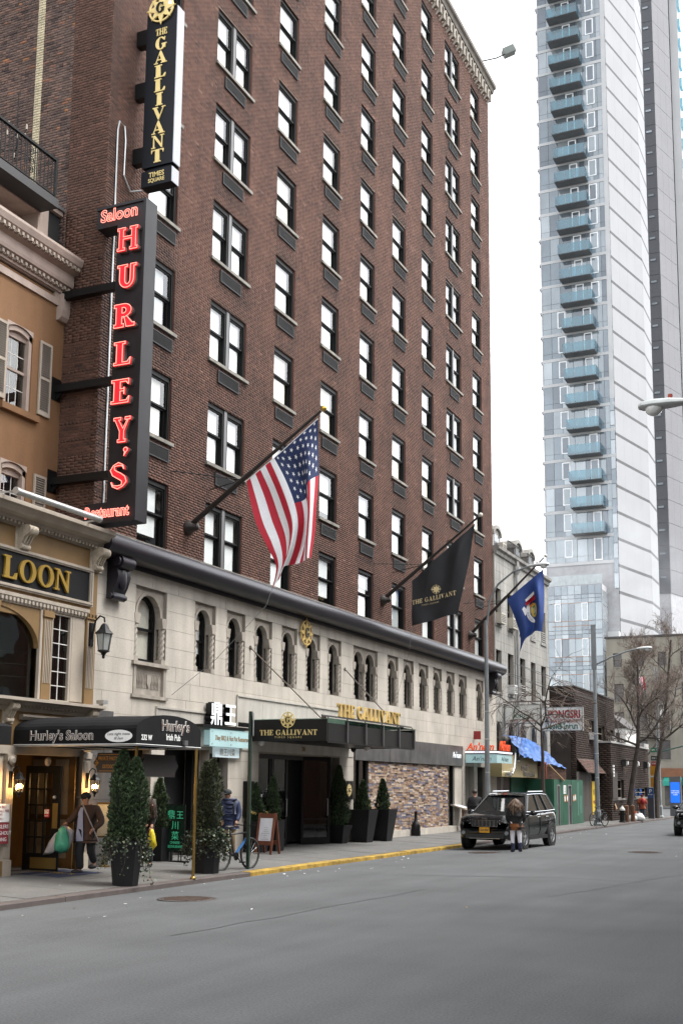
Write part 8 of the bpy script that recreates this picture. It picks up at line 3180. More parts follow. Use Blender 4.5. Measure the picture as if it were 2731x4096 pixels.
# ================================================================== CARS
PAINT = M('car_black_paint', (.006, .007, .008), rough=.12, var=.05, spec=.8)
PLAST = M('car_black_plastic', (.015, .015, .016), rough=.6)
CGL = M('car_glass', (.010, .012, .012), rough=.03, spec=.55)
CHR = M('car_chrome', (.6, .61, .62), rough=.12, metal=1.0, var=.03)
RIM = M('alloy_rim', (.42, .43, .44), rough=.3, metal=.8)
def loft(q, secs):
    n = len(secs[0])
    vs = [p for s in secs for p in s]
    fs = [(i*n+j, i*n+j+1, (i+1)*n+j+1, (i+1)*n+j) for i in range(len(secs)-1) for j in range(n-1)]
    fs += [tuple(range(n)), tuple(range((len(secs)-1)*n, len(secs)*n))]
    q.add(vs, fs)
def suv(lab, loc, ang, plate):
    t = thing('parked_suv', lab, 'car', loc)
    def B(q, name, mt, par=t, **k): return link(name, q.mesh(mt, (0, 0, 0), **k), par, (0, 0, 0))
    ip = lambda u, xs_, ys_: float(np.interp(u, xs_, ys_))
    us = [0, .03, .1, .22, .45, .9, 1.35, 1.6, 2.2, 3.0, 3.8, 4.3, 4.6, 4.74, 4.8]
    q = MB()
    secs = []
    for u in us:
        W = ip(u, [0, .03, .1, .25, .6, 1, 4, 4.5, 4.74, 4.8], [.70, .78, .86, .92, .955, .965, .965, .94, .88, .80])
        zb = ip(u, [0, .1, .3, .8, 4, 4.5, 4.8], [.42, .34, .3, .27, .27, .34, .45])
        zt = ip(u, [0, .03, .1, .3, .9, 1.4, 2.5, 4.4, 4.74, 4.8], [.86, .97, 1.02, 1.06, 1.11, 1.15, 1.14, 1.19, 1.14, 1.02])
        half = [(0, zb), (W*.8, zb), (W*.955, zb+.09), (W*.985, zb+.26), (W*1.0, zb+.42), (W*.985, zt-.2), (W*.96, zt-.08), (W*.88, zt-.012), (W*.6, zt+.015), (0, zt+.028)]
        full = [(-a, u, z) for a, z in half]+[(a, u, z) for a, z in half[-2:0:-1]]
        secs.append(full)
    loft(q, secs)
    body = B(q, 'body', PAINT, smooth='all')
    # greenhouse: dark glass volume under a painted roof with pillars
    def ring(u, w, z): return [(-w, u, z), (w, u, z)]
    base = [(1.33, .84, 1.13), (1.5, .90, 1.14), (4.45, .88, 1.18), (4.72, .76, 1.16)]
    top = [(2.12, .60, 1.655), (2.3, .68, 1.69), (4.1, .67, 1.70), (4.38, .58, 1.655)]
    q = MB()
    vs = []
    for (u, w, z) in base+top: vs += [(-w, u, z), (w, u, z)]
    f = []
    for i in range(3):
        f += [(2*i, 2*i+2, 8+2*i+2, 8+2*i), (2*i+1, 8+2*i+1, 8+2*i+3, 2*i+3)]
        f.append((8+2*i, 8+2*i+2, 8+2*i+3, 8+2*i+1))
    f += [(0, 8, 9, 1), (6, 7, 15, 14)]
    q.add(vs, f)
    B(q, 'windows', CGL)
    q = MB()
    loft(q, [[(-.60, 2.08, 1.652), (-.3, 2.05, 1.685), (0, 2.04, 1.692), (.3, 2.05, 1.685), (.60, 2.08, 1.652)], [(-.69, 2.35, 1.70), (-.35, 2.35, 1.745), (0, 2.35, 1.755), (.35, 2.35, 1.745), (.69, 2.35, 1.70)], [(-.68, 4.1, 1.71), (-.34, 4.1, 1.755), (0, 4.1, 1.765), (.34, 4.1, 1.755), (.68, 4.1, 1.71)], [(-.59, 4.46, 1.66), (-.3, 4.5, 1.70), (0, 4.5, 1.71), (.3, 4.5, 1.70), (.59, 4.46, 1.66)]])
    B(q, 'roof', PAINT, smooth='all', fix=False)
    for sg in (-1, 1):
        q = MB()
        for (a, c, w) in (((1.40, .875, 1.14), (2.16, .635, 1.68), .09), ((2.72, .915, 1.15), (2.85, .695, 1.70), .1), ((3.62, .91, 1.17), (3.5, .69, 1.71), .1), ((4.5, .87, 1.18), (4.2, .665, 1.70), .2)):
            q.beam((sg*a[1], a[0], a[2]), (sg*c[1], c[0], c[2]), w, .03, (sg, 0, .4))
        B(q, 'pillars', PLAST, fix=True)
        q = MB()
        q.tube([(sg*.885, 1.42, 1.165), (sg*.925, 2.4, 1.165), (sg*.925, 3.6, 1.18), (sg*.89, 4.48, 1.2)], .012, 5)
        q.tube([(sg*.645, 2.2, 1.70), (sg*.705, 2.8, 1.725), (sg*.705, 3.6, 1.73), (sg*.67, 4.25, 1.70)], .012, 5)
        B(q, 'window_trim', CHR)
        q = MB()
        q.tube([(sg*.60, 2.35, 1.75), (sg*.60, 2.45, 1.80), (sg*.60, 4.05, 1.81), (sg*.60, 4.2, 1.755)], .018, 6)
        B(q, 'roof_rail', CHR)
        q = MB()
        q.ball((sg*1.06, 1.62, 1.13), (.13, .085, .085), 10, 8)
        q.tube([(sg*.92, 1.6, 1.08), (sg*1.02, 1.62, 1.09)], .03, 6)
        B(q, 'mirror', PAINT, smooth='all')
        for (u0, u1) in ((1.45, 2.62), (2.66, 3.55)):
            for uu in (u0, u1):
                q = MB()
                q.box(sg*.964, sg*.972, uu-.006, uu+.006, .42, 1.1)
                B(q, 'door_seam', PLAST)
            q = MB()
            q.tube([(sg*.965, u1-.28, .99), (sg*.99, u1-.25, .995), (sg*.99, u1-.1, .995), (sg*.965, u1-.07, .99)], .014, 5)
            B(q, 'door_handle', PAINT)
        q = MB()
        q.box(sg*.93, sg*.985, 1.25, 3.55, .3, .4)
        B(q, 'sill_trim', PLAST)
        q = MB()
        q.box(sg*.966, sg*.974, 2.0, 2.5, .62, .645)
        B(q, 'door_badge', CHR)
        for uc in (.95, 3.85):
            q = MB()
            q.lathe([(.45, .0), (.45, .055)], (sg*.93 if sg > 0 else sg*.985, uc, .38), 28, 'x')
            B(q, 'wheel_arch', PLAST)
            q = MB()
            x0, x1 = (.74, 1.0) if sg > 0 else (-1.0, -.74)
            q.lathe([(.24, x0), (.36, x0), (.385, x0+.04), (.385, x1-.04), (.36, x1), (.24, x1)], (0, uc, .385), 28, 'x', caps=False)
            w = B(q, 'wheel', RUB, smooth=True)
            q = MB()
            xo = sg*.985
            q.lathe([(.25, -.02), (.25, .01), (.225, .015), (.215, -.03)], (xo, uc, .385), 24, 'x', caps=False)
            for i in range(5):
                a = 2*math.pi*i/5+.3
                for da in (-.1, .1):
                    q.beam((xo-sg*.0, uc+.04*math.cos(a), .385+.04*math.sin(a)), (xo-sg*.02, uc+.225*math.cos(a+da), .385+.225*math.sin(a+da)), .05, .03, (1, 0, 0))
            q.lathe([(.06, -.01), (.05, .02)], (xo, uc, .385), 12, 'x')
            B(q, 'rim', RIM, w)
            q = MB()
            q.lathe([(.21, 0), (.02, 0.001)], (sg*.93, uc, .385), 20, 'x')
            B(q, 'brake_disc', M('brake_dark', (.03, .03, .03)), w)
        # lamps
        q = MB()
        loft(q, [[(sg*.47, -.005, .80), (sg*.47, .03, .93)], [(sg*.66, .03, .80), (sg*.66, .06, .95)], [(sg*.83, .13, .81), (sg*.83, .15, .95)]])
        q2 = MB()
        q2.add([(sg*.47, -.006, .80), (sg*.47, .012, .93), (sg*.66, .035, .95), (sg*.83, .115, .945), (sg*.845, .125, .82), (sg*.66, .012, .80)], [(0, 1, 2, 3, 4, 5)])
        hl = B(q2, 'headlight', M('headlight_lens', (.22, .24, .25), rough=.08, spec=1), fix=False)
        q = MB()
        for k in (.56, .7): q.lathe([(.05, 0), (.045, .012), (.02, .004)], (sg*k, -.0+(k-.5)*.1, .87), 12, 'y')
        B(q, 'lamp_bowl', CHR, hl)
        q = MB()
        q.lathe([(.06, -.01), (.06, .03)], (sg*.70, .0, .53), 12, 'y')
        B(q, 'fog_lamp', M('headlight_lens', None))
        q = MB()
        q.add([(sg*.80, 4.81-.06, .86), (sg*.9, 4.66, .86), (sg*.88, 4.64, 1.12), (sg*.76, 4.76, 1.12)], [(0, 1, 2, 3)])
        B(q, 'tail_lamp', M('tail_red', (.3, .01, .01), rough=.2))
    for i in range(7):
        x = -.37+i*.123
        q = MB()
        for (a, c, d, e) in ((x-.055, x-.045, .72, .92), (x+.045, x+.055, .72, .92), (x-.045, x+.045, .91, .92), (x-.045, x+.045, .72, .73)): q.box(a, c, -.028, .0, d, e)
        o = B(q, 'grille_slot', CHR, fix=False)
        q = MB()
        q.box(x-.045, x+.045, -.012, .01, .73, .91)
        B(q, 'grille_mesh', PLAST, o)
    q = MB()
    q.box(-.62, .62, -.02, .05, .36, .5)
    B(q, 'lower_intake', PLAST)
    q = MB()
    q.box(-.5, .5, -.03, -.02, .355, .37)
    B(q, 'lower_trim', CHR)
    q = MB()
    q.box(-.16, .16, -.045, -.02, .54, .70)
    pl = B(q, 'number_plate', M('plate_yellow', (.62, .30, .01), rough=.5))
    me = text(plate, .105, ext=.001, fit=.27, off=.002)
    me.materials.clear(); me.materials.append(M('plate_navy', (.01, .012, .05)))
    place_mesh(me, (0, -.048, .585), RIGHT, UP, (0, 0, 0))
    link('lettering', me, pl, (0, 0, 0))
    me = text('Jeep', .085, ext=.004, fit=.17)
    me.materials.clear(); me.materials.append(CHR)
    place_mesh(me, (0, -.0, .952), RIGHT, UP, (0, 0, 0))
    link('badge', me, t, (0, 0, 0))
    q = MB()
    q.beam((-.1, 1.45, 1.17), (.55, 1.5, 1.2), .02, .02)
    q.beam((.05, 1.45, 1.17), (-.6, 1.5, 1.2), .02, .02)
    B(q, 'wipers', PLAST)
    q = MB()
    q.add([(-.25, 1.93, 1.52), (.0, 1.93, 1.52), (.0, 1.985, 1.56), (-.25, 1.985, 1.56)], [(0, 1, 2, 3)])
    B(q, 'dash_ticket', M('white_print', None), fix=False)
    t.rotation_euler = (0, 0, ang)
    return t
car = suv('black off-road car parked at the kerb facing the camera with yellow number plate', (-11.1, 35.25, -.035), math.radians(-2.5), 'GLN 5950')
car2 = copy_tree(car, None, Vector((-6.62, 49.2, 0)), math.radians(0))
car2.name = 'moving_car'
tag(car2, 'dark car cut off by the right border of the view', 'car')

# ================================================================== PEOPLE
SKIN = M('skin', (.36, .19, .13), rough=.6)
def skin_obj(name, joints, edges, radii, mt, par, sub=2):
    me = bpy.data.meshes.new(name)
    keys = list(joints)
    off = wl(par)
    me.from_pydata([tuple(Vector(joints[k])-off) for k in keys], [(keys.index(a), keys.index(c)) for a, c in edges], [])
    o = bpy.data.objects.new(name, me)
    COL.objects.link(o)
    sk = o.modifiers.new('skin', 'SKIN')
    lay = me.skin_vertices[0].data
    for i, k in enumerate(keys):
        r = radii.get(k, .05)
        lay[i].radius = r if isinstance(r, tuple) else (r, r)
        lay[i].use_root = (i == 0)
    sk.use_smooth_shade = True
    sb_ = o.modifiers.new('sub', 'SUBSURF')
    sb_.levels = sub
    sb_.render_levels = sub
    me.materials.append(mt)
    o.parent = par
    WL[o.name] = off
    return o
RV, DV = Vector((.91, .414, 0)), Vector((.414, -.91, 0))       # picture-right and towards the camera on the ground
BODY_E = [('pelvis', 'spine'), ('spine', 'chest'), ('chest', 'neck'), ('neck', 'jaw'), ('jaw', 'head'), ('head', 'crown'), ('chest', 'shL'), ('shL', 'elL'), ('elL', 'haL'), ('haL', 'palmL'), ('chest', 'shR'), ('shR', 'elR'), ('elR', 'haR'), ('haR', 'palmR'),
          ('pelvis', 'hipL'), ('hipL', 'knL'), ('knL', 'anL'), ('anL', 'toeL'), ('pelvis', 'hipR'), ('hipR', 'knR'), ('knR', 'anR'), ('anR', 'toeR')]
BODY_R = dict(pelvis=.12, spine=.11, chest=.125, neck=.052, jaw=.062, head=.088, crown=.07, shL=.055, elL=.042, haL=.03, palmL=.034, shR=.055, elR=.042, haR=.03, palmR=.034, hipL=.08, knL=.055, anL=.04, toeL=.035, hipR=.08, knR=.055, anR=.04, toeR=.035)
def hand(par, p, d, size=1.0):
    """Palm with four unequal curled fingers and a thumb leaving its side."""
    p, d = Vector(p), Vector(d).normalized()
    a = d.orthogonal().normalized()
    c = d.cross(a)
    q = MB()
    q.ball(tuple(p), (.034*size, .03*size, .04*size), 8, 6)
    for i, L in enumerate((.062, .072, .068, .052)):
        b0 = p+a*(i-1.5)*.017*size+d*.03*size
        q.tube([b0, b0+d*L*.45*size+c*.006, b0+d*L*.7*size+c*.03*size, b0+d*L*.55*size+c*.05*size], [.0095*size, .009*size, .008*size, .006*size], 5)
    b0 = p-a*.03*size
    q.tube([b0, b0-a*.025*size+d*.02*size, b0-a*.02*size+d*.05*size+c*.02*size], [.011*size, .010*size, .008*size], 5)
    q.build('hand', SKIN, par, smooth='all')
def person(lab, base, P, clothes, face=None):
    """P: joints in metres as (picture-right, towards camera, up) from base; clothes: list of (name, joints+radii, edges, material)."""
    t = thing('person', lab, 'person', base)
    b0 = Vector(base)
    J = {k: b0+RV*v[0]+DV*v[1]+Vector((0, 0, v[2])) for k, v in P.items()}
    J['hem'] = J['pelvis']-Vector((0, 0, .13))
    for s in 'LR':
        d = (J['ha'+s]-J['el'+s]).normalized()
        J['palm'+s] = J['ha'+s]+d*.05
        if 'toe'+s not in J: J['toe'+s] = J['an'+s]+DV*.12-Vector((0, 0, .04))
    bd = skin_obj('body', J, BODY_E, BODY_R, SKIN, t)
    for s in 'LR': hand(t, J['palm'+s], J['ha'+s]-J['el'+s], 1.0)
    for (nm, R_, E_, mt) in clothes:
        skin_obj(nm, {k: J[k] for k in R_}, E_, R_, mt, t)
    for s in 'LR':
        q = MB()
        f = (J['toe'+s]-J['an'+s]); f.z = 0
        f = f.normalized() if f.length > 0 else DV
        q.ball((0, 0, 0), (.125, .05, .05), 10, 6)
        an = math.atan2(f.y, f.x)
        me_v = []
        for v in q.v:
            vv = Vector(v); vv.rotate(Matrix.Rotation(an, 3, 'Z'))
            c = J['an'+s]+f*.06
            me_v.append((c.x+vv.x, c.y+vv.y, J['toe'+s].z+vv.z+.0))
        q.v = me_v
        q.build('shoe', M('shoe_dark', (.018, .016, .015), rough=.6), t, smooth='all')
    if face:
        f = (RV*face[0]+DV*face[1]).normalized()
        sd_ = Vector((-f.y, f.x, 0))
        h = J['head']
        q = MB()
        for k in (-1, 1): q.ball(tuple(h+f*.082+sd_*.032*k+Vector((0, 0, .0))), .011, 6, 4)
        q.build('eyes', M('eye_dark', (.02, .015, .012)), t)
        q = MB()
        q.ball(tuple(h+f*.092-Vector((0, 0, .03))), (.016, .016, .024), 6, 5)
        for k in (-1, 1): q.ball(tuple(h+sd_*.088*k-Vector((0, 0, .015))), (.016, .02, .03), 6, 5)
        q.build('nose_and_ears', SKIN, t, smooth='all')
        q = MB()
        q.tube([h+f*.078+sd_*.025-Vector((0, 0, .068)), h+f*.086-Vector((0, 0, .07)), h+f*.078-sd_*.025-Vector((0, 0, .068))], .006, 4)
        q.build('mouth', M('lips', (.22, .08, .07)), t)
    return t, J
TORSO = [('pelvis', 'hem'), ('pelvis', 'spine'), ('spine', 'chest'), ('chest', 'neck'), ('chest', 'shL'), ('shL', 'elL'), ('elL', 'haL'), ('chest', 'shR'), ('shR', 'elR'), ('elR', 'haR')]
LEGS = [('pelvis', 'hipL'), ('hipL', 'knL'), ('knL', 'anL'), ('pelvis', 'hipR'), ('hipR', 'knR'), ('knR', 'anR')]
def jacket(mt, k=1.0, nm='jacket'): return (nm, dict(pelvis=(.185*k, .165*k), hem=(.2*k, .17*k), spine=.155*k, chest=.165*k, neck=.075, shL=.085*k, elL=.068*k, haL=.048*k, shR=.085*k, elR=.068*k, haR=.048*k), TORSO, mt)
def trousers(mt, k=1.0): return ('trousers', dict(pelvis=.14*k, hipL=.105*k, knL=.078*k, anL=.07*k, hipR=.105*k, knR=.078*k, anR=.07*k), LEGS, mt)
def cap_on(t, J, f, mt):
    h = J['head']
    f = (RV*f[0]+DV*f[1]).normalized()
    q = MB()
    q.ball(tuple(h+Vector((0, 0, .045))), (.105, .105, .085), 12, 8)
    sd_ = Vector((-f.y, f.x, 0))
    q.add([tuple(h+f*.06+sd_*.09+Vector((0, 0, .04))), tuple(h+f*.19+sd_*.06+Vector((0, 0, .02))), tuple(h+f*.2-sd_*.06+Vector((0, 0, .02))), tuple(h+f*.06-sd_*.09+Vector((0, 0, .04))),
           tuple(h+f*.06+sd_*.09+Vector((0, 0, .025))), tuple(h+f*.19+sd_*.06+Vector((0, 0, .008))), tuple(h+f*.2-sd_*.06+Vector((0, 0, .008))), tuple(h+f*.06-sd_*.09+Vector((0, 0, .025)))], [(0, 1, 2, 3), (7, 6, 5, 4), (0, 4, 5, 1), (1, 5, 6, 2), (2, 6, 7, 3)])
    q.build('cap', mt, t, smooth=True)
def strands(t, pts_fn, n, r, mats, seed, name='hair'):
    R_ = random.Random(seed)
    q = MB()
    for i in range(n):
        q.mat(R_.choice(range(len(mats))))
        pts = pts_fn(R_)
        q.tube(pts, [r*(1-.75*k/(len(pts)-1)) for k in range(len(pts))], 4, caps=False)
    return q.build(name, mats, t, fix=False, smooth='all')
# man with bags and litter stick
brn = M('brown_jacket', (.05, .026, .016), rough=.85, var=.15)
drk = M('dark_trousers', (.012, .012, .015), rough=.85)
t, J = person('man in brown jacket and black cap carrying plastic bags and a long stick', (-14.62, 19.76, .11),
    dict(pelvis=(.0, 0, .80), spine=(.0, .0, 1.0), chest=(.01, .02, 1.2), neck=(-.01, .03, 1.36), jaw=(-.04, .05, 1.42), head=(-.04, .05, 1.49), crown=(-.03, .05, 1.56),
         shR=(-.17, .03, 1.26), elR=(-.29, .10, 1.09), haR=(-.39, .18, .99), shL=(.19, .0, 1.27), elL=(.31, .05, 1.02), haL=(.17, .22, .88),
         hipR=(-.09, .04, .76), knR=(-.11, .14, .42), anR=(-.09, .1, .07), toeR=(-.19, .14, .035), hipL=(.09, -.02, .76), knL=(.09, .02, .43), anL=(.14, -.18, .2), toeL=(.10, -.12, .12)),
    [jacket(brn, 1.12), trousers(drk, 1.15)], face=(-.9, .45))
cap_on(t, J, (-.95, .3), M('cap_black', (.01, .01, .012), rough=.8))
q = MB()
c = J['chest']
f = (RV*-.25+DV*.97).normalized()
sd_ = Vector((-f.y, f.x, 0))
pts = []
for (z, w, k) in ((1.31, .03, .13), (1.2, .05, .188), (1.0, .06, .188), (.8, .075, .20), (.64, .08, .19)):
    p = Vector((J['spine'].x, J['spine'].y, .11+z-.0))-RV*.06
    pts.append((p+sd_*w+f*k, p-sd_*w+f*k))
for i in range(len(pts)-1): q.poly([pts[i][0], pts[i][1], pts[i+1][1], pts[i+1][0]])
q.build('shirt', M('shirt_blue', (.26, .29, .42), rough=.8), t, fix=False)
q = MB()
q.tube([J['neck']+RV*.08-DV*.02, J['neck']+DV*.07+RV*.05-Vector((0, 0, .06)), J['neck']+DV*.08-RV*.05-Vector((0, 0, .08)), J['neck']-RV*.08], [.035, .03, .03, .035], 6)
q.build('collar', M('corduroy_tan', (.12, .065, .035), rough=.9), t, smooth='all')
st_ = thing('litter_stick', 'long grey stick held across the chest of the man with bags', 'stick', J['haL'])
q = MB()
a0 = J['haL']+RV*-.27+DV*.08+Vector((0, 0, .6)); a1 = J['haL']+RV*.24+DV*-.02+Vector((0, 0, -.5))
q.tube([a0, a1], .013, 6)
q.build('shaft', M('stick_grey', (.22, .2, .19), rough=.4), st_)
def sack(lab, top, pts, mt, cat='bag', grp=None, thick=.35):
    """Plastic carrier bag hanging from a hand: outline in (picture-right, up) puffed out in depth."""
    o = Vector(top)
    n = len(pts)
    q = MB()
    rings = []
    for k, s_ in ((-1.0, .35), (-.6, .8), (0, 1.0), (.6, .8), (1.0, .35)):
        cx = sum(p[0] for p in pts)/n; cz = sum(p[1] for p in pts)/n
        rings.append([o+RV*(cx+(p[0]-cx)*s_)+Vector((0, 0, cz+(p[1]-cz)*(s_ if p[1] < cz else .5+.5*s_)))+DV*k*thick*.5 for p in pts])
    vs = [v for r in rings for v in r]
    random.seed(len(lab))
    vs = [v+DV*(.03*math.sin(i*2.3)+rnd(-.02, .02))+RV*rnd(-.015, .015)+Vector((0, 0, rnd(-.012, .012))) for i, v in enumerate(vs)]
    fs = [(i*n+j, i*n+(j+1) % n, (i+1)*n+(j+1) % n, (i+1)*n+j) for i in range(4) for j in range(n)]+[tuple(range(n)), tuple(range(4*n, 5*n))]
    q.add(vs, fs)
    return tag(q.build('plastic_bag', mt, None, smooth='all'), lab, cat, grp)
sack('big translucent white plastic sack hanging from the man on the pavement', J['palmR'], [(0, .0), (.05, -.04), (.2, -.1), (.2, -.3), (.1, -.5), (-.1, -.56), (-.42, -.6), (-.3, -.35), (-.16, -.1), (-.04, -.03)], M('bag_white', (.42, .41, .42), rough=.4, var=.12, sc=4, bump=.3, bsc=10), thick=.28)
sack('green plastic carrier bag hanging in front of the white sack', Vector(J['palmR'])+DV*.22+RV*.02, [(0, .0), (.06, -.06), (.14, -.2), (.17, -.42), (.1, -.53), (-.02, -.56), (-.14, -.5), (-.16, -.36), (-.13, -.18), (-.05, -.05)], M('bag_green', (.06, .30, .19), rough=.4, var=.2, sc=8, bump=.4, bsc=14), thick=.2)
# woman with yellow bag behind the evergreen
blk = M('black_coat', (.012, .011, .013), rough=.9)
t, J = person('woman in dark clothes half hidden behind the nearest evergreen with yellow bag', (-14.6, 21.9, .11),
    dict(pelvis=(-.02, 0, .84), spine=(-.01, .03, 1.02), chest=(.0, .08, 1.2), neck=(.05, .16, 1.32), jaw=(.1, .22, 1.32), head=(.11, .22, 1.36), crown=(.1, .2, 1.43),
         shL=(.12, .1, 1.22), elL=(.16, .16, 1.0), haL=(.14, .25, .9), shR=(-.14, .06, 1.24), elR=(-.16, .12, 1.0), haR=(-.02, .26, .92),
         hipR=(-.1, 0, .8), knR=(-.1, .06, .45), anR=(-.1, 0, .07), hipL=(.07, 0, .8), knL=(.09, .05, .45), anL=(.08, .0, .07)),
    [jacket(blk, .88), trousers(drk, .9)], face=(.4, .9))
hb_ = [M('hair_brown', (.05, .03, .02), rough=.6), M('hair_dark', (.028, .018, .014), rough=.6)]
def hf(R_):
    h = J['head']
    a = R_.uniform(0, 6.28)
    p = h+Vector((.08*math.cos(a), .08*math.sin(a), .05+R_.uniform(0, .05)))
    return [h+Vector((0, 0, .1)), p, p+Vector((R_.gauss(0, .02), R_.gauss(0, .02), -.18)), p+RV*.02+Vector((R_.gauss(0, .03), R_.gauss(0, .03), -.36))]
strands(t, hf, 70, .022, hb_, 3)
sack('bright yellow plastic carrier bag held by the half hidden woman', J['palmL'], [(0, .0), (.05, -.05), (.1, -.2), (.12, -.38), (.06, -.47), (-.04, -.47), (-.09, -.36), (-.06, -.2), (-.04, -.05)], M('bag_yellow', (.60, .48, .02), rough=.45, var=.12, sc=8, bump=.3, bsc=14), thick=.18)
# man in navy puffer
nav = M('navy_puffer', (.012, .02, .06), rough=.6, var=.15)
t, J = person('man in a navy puffer jacket, dark cap and khaki trousers behind the bicycle', (-15.0, 26.2, .13),
    dict(pelvis=(0, 0, .86), spine=(0, .02, 1.04), chest=(0, .03, 1.24), neck=(-.02, .05, 1.4), jaw=(-.05, .08, 1.46), head=(-.05, .08, 1.53), crown=(-.04, .08, 1.6),
         shL=(.2, .03, 1.3), elL=(.25, .06, 1.03), haL=(.2, .2, .85), shR=(-.2, .03, 1.3), elR=(-.25, .05, 1.04), haR=(-.2, .16, .86),
         hipL=(.09, 0, .82), knL=(.09, .08, .46), anL=(.1, -.06, .07), hipR=(-.09, 0, .82), knR=(-.1, .12, .46), anR=(-.1, .12, .07)),
    [jacket(nav, 1.15), trousers(M('khaki', (.24, .17, .10), rough=.9), 1.05)], face=(-.6, .8))
cap_on(t, J, (-.6, .75), M('cap_grey', (.025, .028, .03), rough=.8))
for k in range(6):
    z = .9+.1*k
    q = MB()
    c = Vector((J['spine'].x, J['spine'].y, .13+z))
    n = 18
    q.tube([(c.x+.168*math.cos(2*math.pi*i/n), c.y+.168*math.sin(2*math.pi*i/n), c.z) for i in range(n+1)], .03, 5, caps=False)
    q.build('quilt_roll', nav, t, smooth='all')
q = MB()
q.tube([J['shL']+DV*.09-RV*.06+Vector((0, 0, .05)), J['chest']+DV*.19+RV*.12, J['spine']+DV*.18+RV*.13], .02, 5)
q.build('strap', drk, t)
# woman in the road, seen from behind
t, J = person('woman with long wavy hair and white leggings standing in the road by the car', (-9.9, 34.6, -.015),
    dict(pelvis=(-.02, 0, .86), spine=(-.02, 0, 1.02), chest=(-.02, 0, 1.2), neck=(-.02, .0, 1.36), jaw=(-.02, -.02, 1.42), head=(-.02, -.01, 1.48), crown=(-.02, 0, 1.55),
         shL=(.18, 0, 1.26), elL=(.23, .02, .98), haL=(.15, -.16, .86), shR=(-.22, 0, 1.26), elR=(-.27, .02, .98), haR=(-.18, -.16, .86),
         hipL=(.07, 0, .8), knL=(.085, .02, .47), anL=(.1, 0, .1), toeL=(.13, -.1, .045), hipR=(-.11, 0, .8), knR=(-.125, .0, .47), anR=(-.12, .03, .08), toeR=(-.12, -.08, .04)),
    [('leggings', dict(pelvis=.135, hipL=.10, knL=.072, anL=.05, hipR=.10, knR=.072, anR=.05), LEGS, M('white_leggings', (.75, .73, .78), rough=.8)),
     jacket(M('black_wool', (.012, .012, .013), rough=.95), 1.16)])
q = MB()
n = 20
for (z0, r0_, z1, r1_) in ((.84, .20, .74, .22), (.74, .22, .64, .21)):
    q.lathe([(r0_, z0), (r1_, z1)], (J['pelvis'].x, J['pelvis'].y, -.015), n, caps=False)
q.build('tunic_hem', M('rust_tunic', (.16, .055, .015), rough=.9), t, smooth='all', fix=False)
for s in 'LR':
    q = MB()
    q.lathe([(.055, .0), (.06, .1), (.068, .22), (.07, .25)], tuple(J['an'+s]-Vector((0, 0, .07))), 10)
    q.build('boot_shaft', M('boot_plaid', (.03, .035, .07), rough=.9, var=.5, sc=30), t, smooth='all')
    q = MB()
    q.ball(tuple(J['toe'+s]+Vector((0, 0, .0))), (.06, .12, .05), 10, 6)
    q.build('boot', M('boot_tan', (.14, .085, .04), rough=.7), t, smooth='all')
hw = [M('hair_wavy_brown', (.085, .05, .03), rough=.6), M('hair_blond', (.22, .14, .08), rough=.6), M('hair_dark', None)]
def hf2(R_):
    h = J['head']
    a = R_.uniform(-.2, math.pi+.2)
    out = RV*math.cos(a)+DV*math.sin(a)
    p = h+Vector((0, 0, .09))
    pts = [p, h+out*.095+Vector((0, 0, .04))]
    L = R_.uniform(.26, .46)
    w = R_.uniform(.0, .05)
    for k in range(1, 8):
        z = h.z-.0-L*k/7
        sp = .10+.10*min(k/3, 1)+w
        pts.append(Vector((h.x, h.y, 0))+RV*(math.cos(a)*sp*1.05)+DV*(math.sin(a)*(.09+.085*min(k/3, 1))+.012*math.sin(k*2+a*5))+RV*.014*math.cos(k*1.9+a*9)+Vector((0, 0, z)))
    return pts
strands(t, hf2, 130, .016, hw, 9)
# walkers near the corner
t, J = person('walker in black with a backpack and a brown board under the arm seen from behind', (-13.8, 67.6, .08),
    dict(pelvis=(0, 0, .76), spine=(0, 0, .92), chest=(0, 0, 1.08), neck=(0, 0, 1.22), jaw=(0, 0, 1.27), head=(0, 0, 1.33), crown=(0, 0, 1.39),
         shL=(.16, 0, 1.13), elL=(.21, .0, .9), haL=(.24, .02, .72), shR=(-.16, 0, 1.13), elR=(-.2, 0, .9), haR=(-.19, -.1, .74),
         hipL=(.07, 0, .72), knL=(.09, .05, .4), anL=(.1, .1, .08), toeL=(.1, .0, .04), hipR=(-.07, 0, .72), knR=(-.07, -.05, .4), anR=(-.08, -.1, .07), toeR=(-.08, -.2, .04)),
    [jacket(blk, .95), trousers(M('plaid_trousers', (.03, .03, .032), rough=.9, var=.5, sc=25), .9)])
q = MB()
q.ball(tuple(J['chest']+DV*.17-Vector((0, 0, .06))), (.15, .12, .2), 10, 8)
q.build('backpack', M('backpack_black', (.018, .018, .02), rough=.7), t, smooth='all')
strands(t, lambda R_: [J['head']+Vector((0, 0, .08)), J['head']+RV*R_.uniform(-.09, .09)+DV*.07, J['head']+RV*R_.uniform(-.11, .11)+DV*.08-Vector((0, 0, .22))], 40, .025, hb_, 4)
q = MB()
q.beam(J['haL']+Vector((0, 0, .22)), J['haL']+RV*.1-Vector((0, 0, .08)), .03, .3, (0, 1, 0))
tag(q.build('board', M('cardboard', (.3, .18, .09))), 'brown board carried under the arm of the walker in black', 'board')
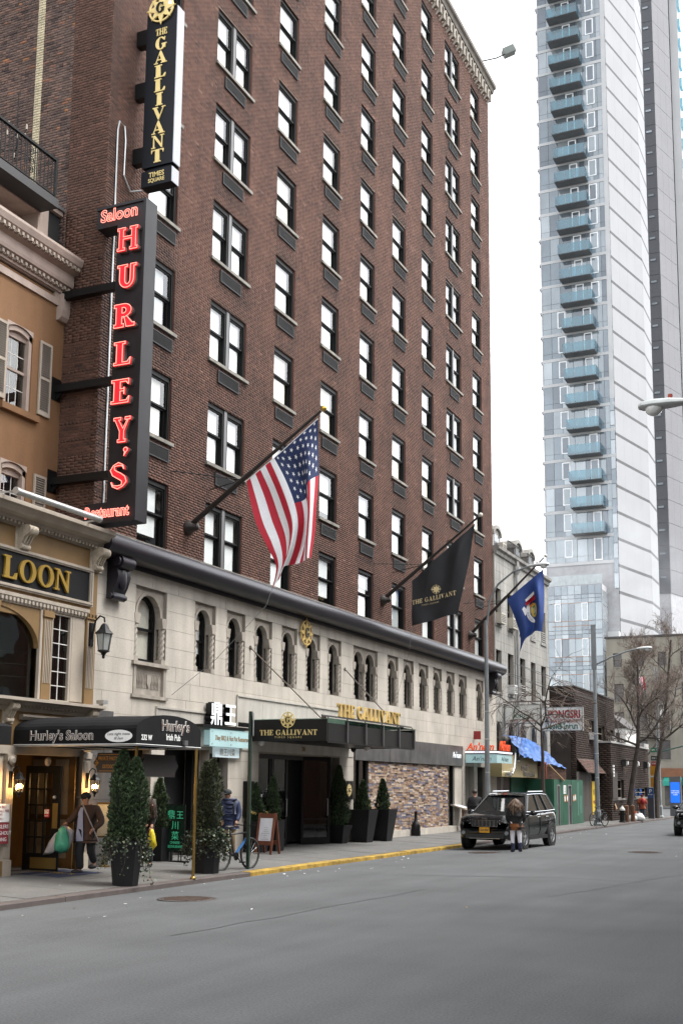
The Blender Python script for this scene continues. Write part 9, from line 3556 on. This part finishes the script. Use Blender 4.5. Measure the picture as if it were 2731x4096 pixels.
t, J = person('walker in an orange jacket with a red backpack near the corner', (-13.1, 73.6, .05),
    dict(pelvis=(0, 0, .8), spine=(0, 0, .96), chest=(0, 0, 1.13), neck=(0, 0, 1.28), jaw=(0, 0, 1.33), head=(0, 0, 1.39), crown=(0, 0, 1.45),
         shL=(.17, 0, 1.18), elL=(.27, .0, .97), haL=(.16, -.12, .9), shR=(-.17, 0, 1.18), elR=(-.27, 0, .97), haR=(-.16, -.12, .9),
         hipL=(.08, 0, .75), knL=(.08, .04, .42), anL=(.08, .06, .08), toeL=(.08, -.04, .04), hipR=(-.08, 0, .75), knR=(-.08, -.04, .42), anR=(-.08, -.08, .07), toeR=(-.08, -.18, .04)),
    [jacket(M('orange_jacket', (.32, .07, .025), rough=.8), 1.05), trousers(M('jeans', (.03, .05, .08), rough=.9), 1.0)])
q = MB()
q.ball(tuple(J['chest']+DV*.17-Vector((0, 0, .06))), (.15, .12, .2), 10, 8)
q.build('backpack', M('backpack_red', (.3, .015, .02), rough=.6), t, smooth='all')
q = MB()
q.ball(tuple(J['head']+Vector((0, 0, .03))), (.1, .1, .09), 10, 8)
q.build('beanie', M('beanie_maroon', (.08, .015, .02), rough=.9), t, smooth='all')
t, J = person('dark haired person on the pavement behind the parked black car', (-14.2, 43.85, .1),
    dict(pelvis=(0, 0, .9), spine=(0, 0, 1.08), chest=(0, 0, 1.28), neck=(0, 0, 1.44), jaw=(0, 0, 1.5), head=(0, 0, 1.58), crown=(0, 0, 1.65),
         shL=(.2, 0, 1.34), elL=(.25, .0, 1.06), haL=(.24, .05, .85), shR=(-.2, 0, 1.34), elR=(-.25, 0, 1.06), haR=(-.24, .05, .85),
         hipL=(.09, 0, .86), knL=(.09, .0, .48), anL=(.1, 0, .08), hipR=(-.09, 0, .86), knR=(-.09, 0, .48), anR=(-.1, 0, .08)),
    [jacket(blk, 1.05), trousers(drk, 1.0)])
q = MB()
q.ball(tuple(J['head']+Vector((0, 0, .035))), (.1, .105, .095), 12, 8)
q.build('hair', hb_[1], t, smooth='all')
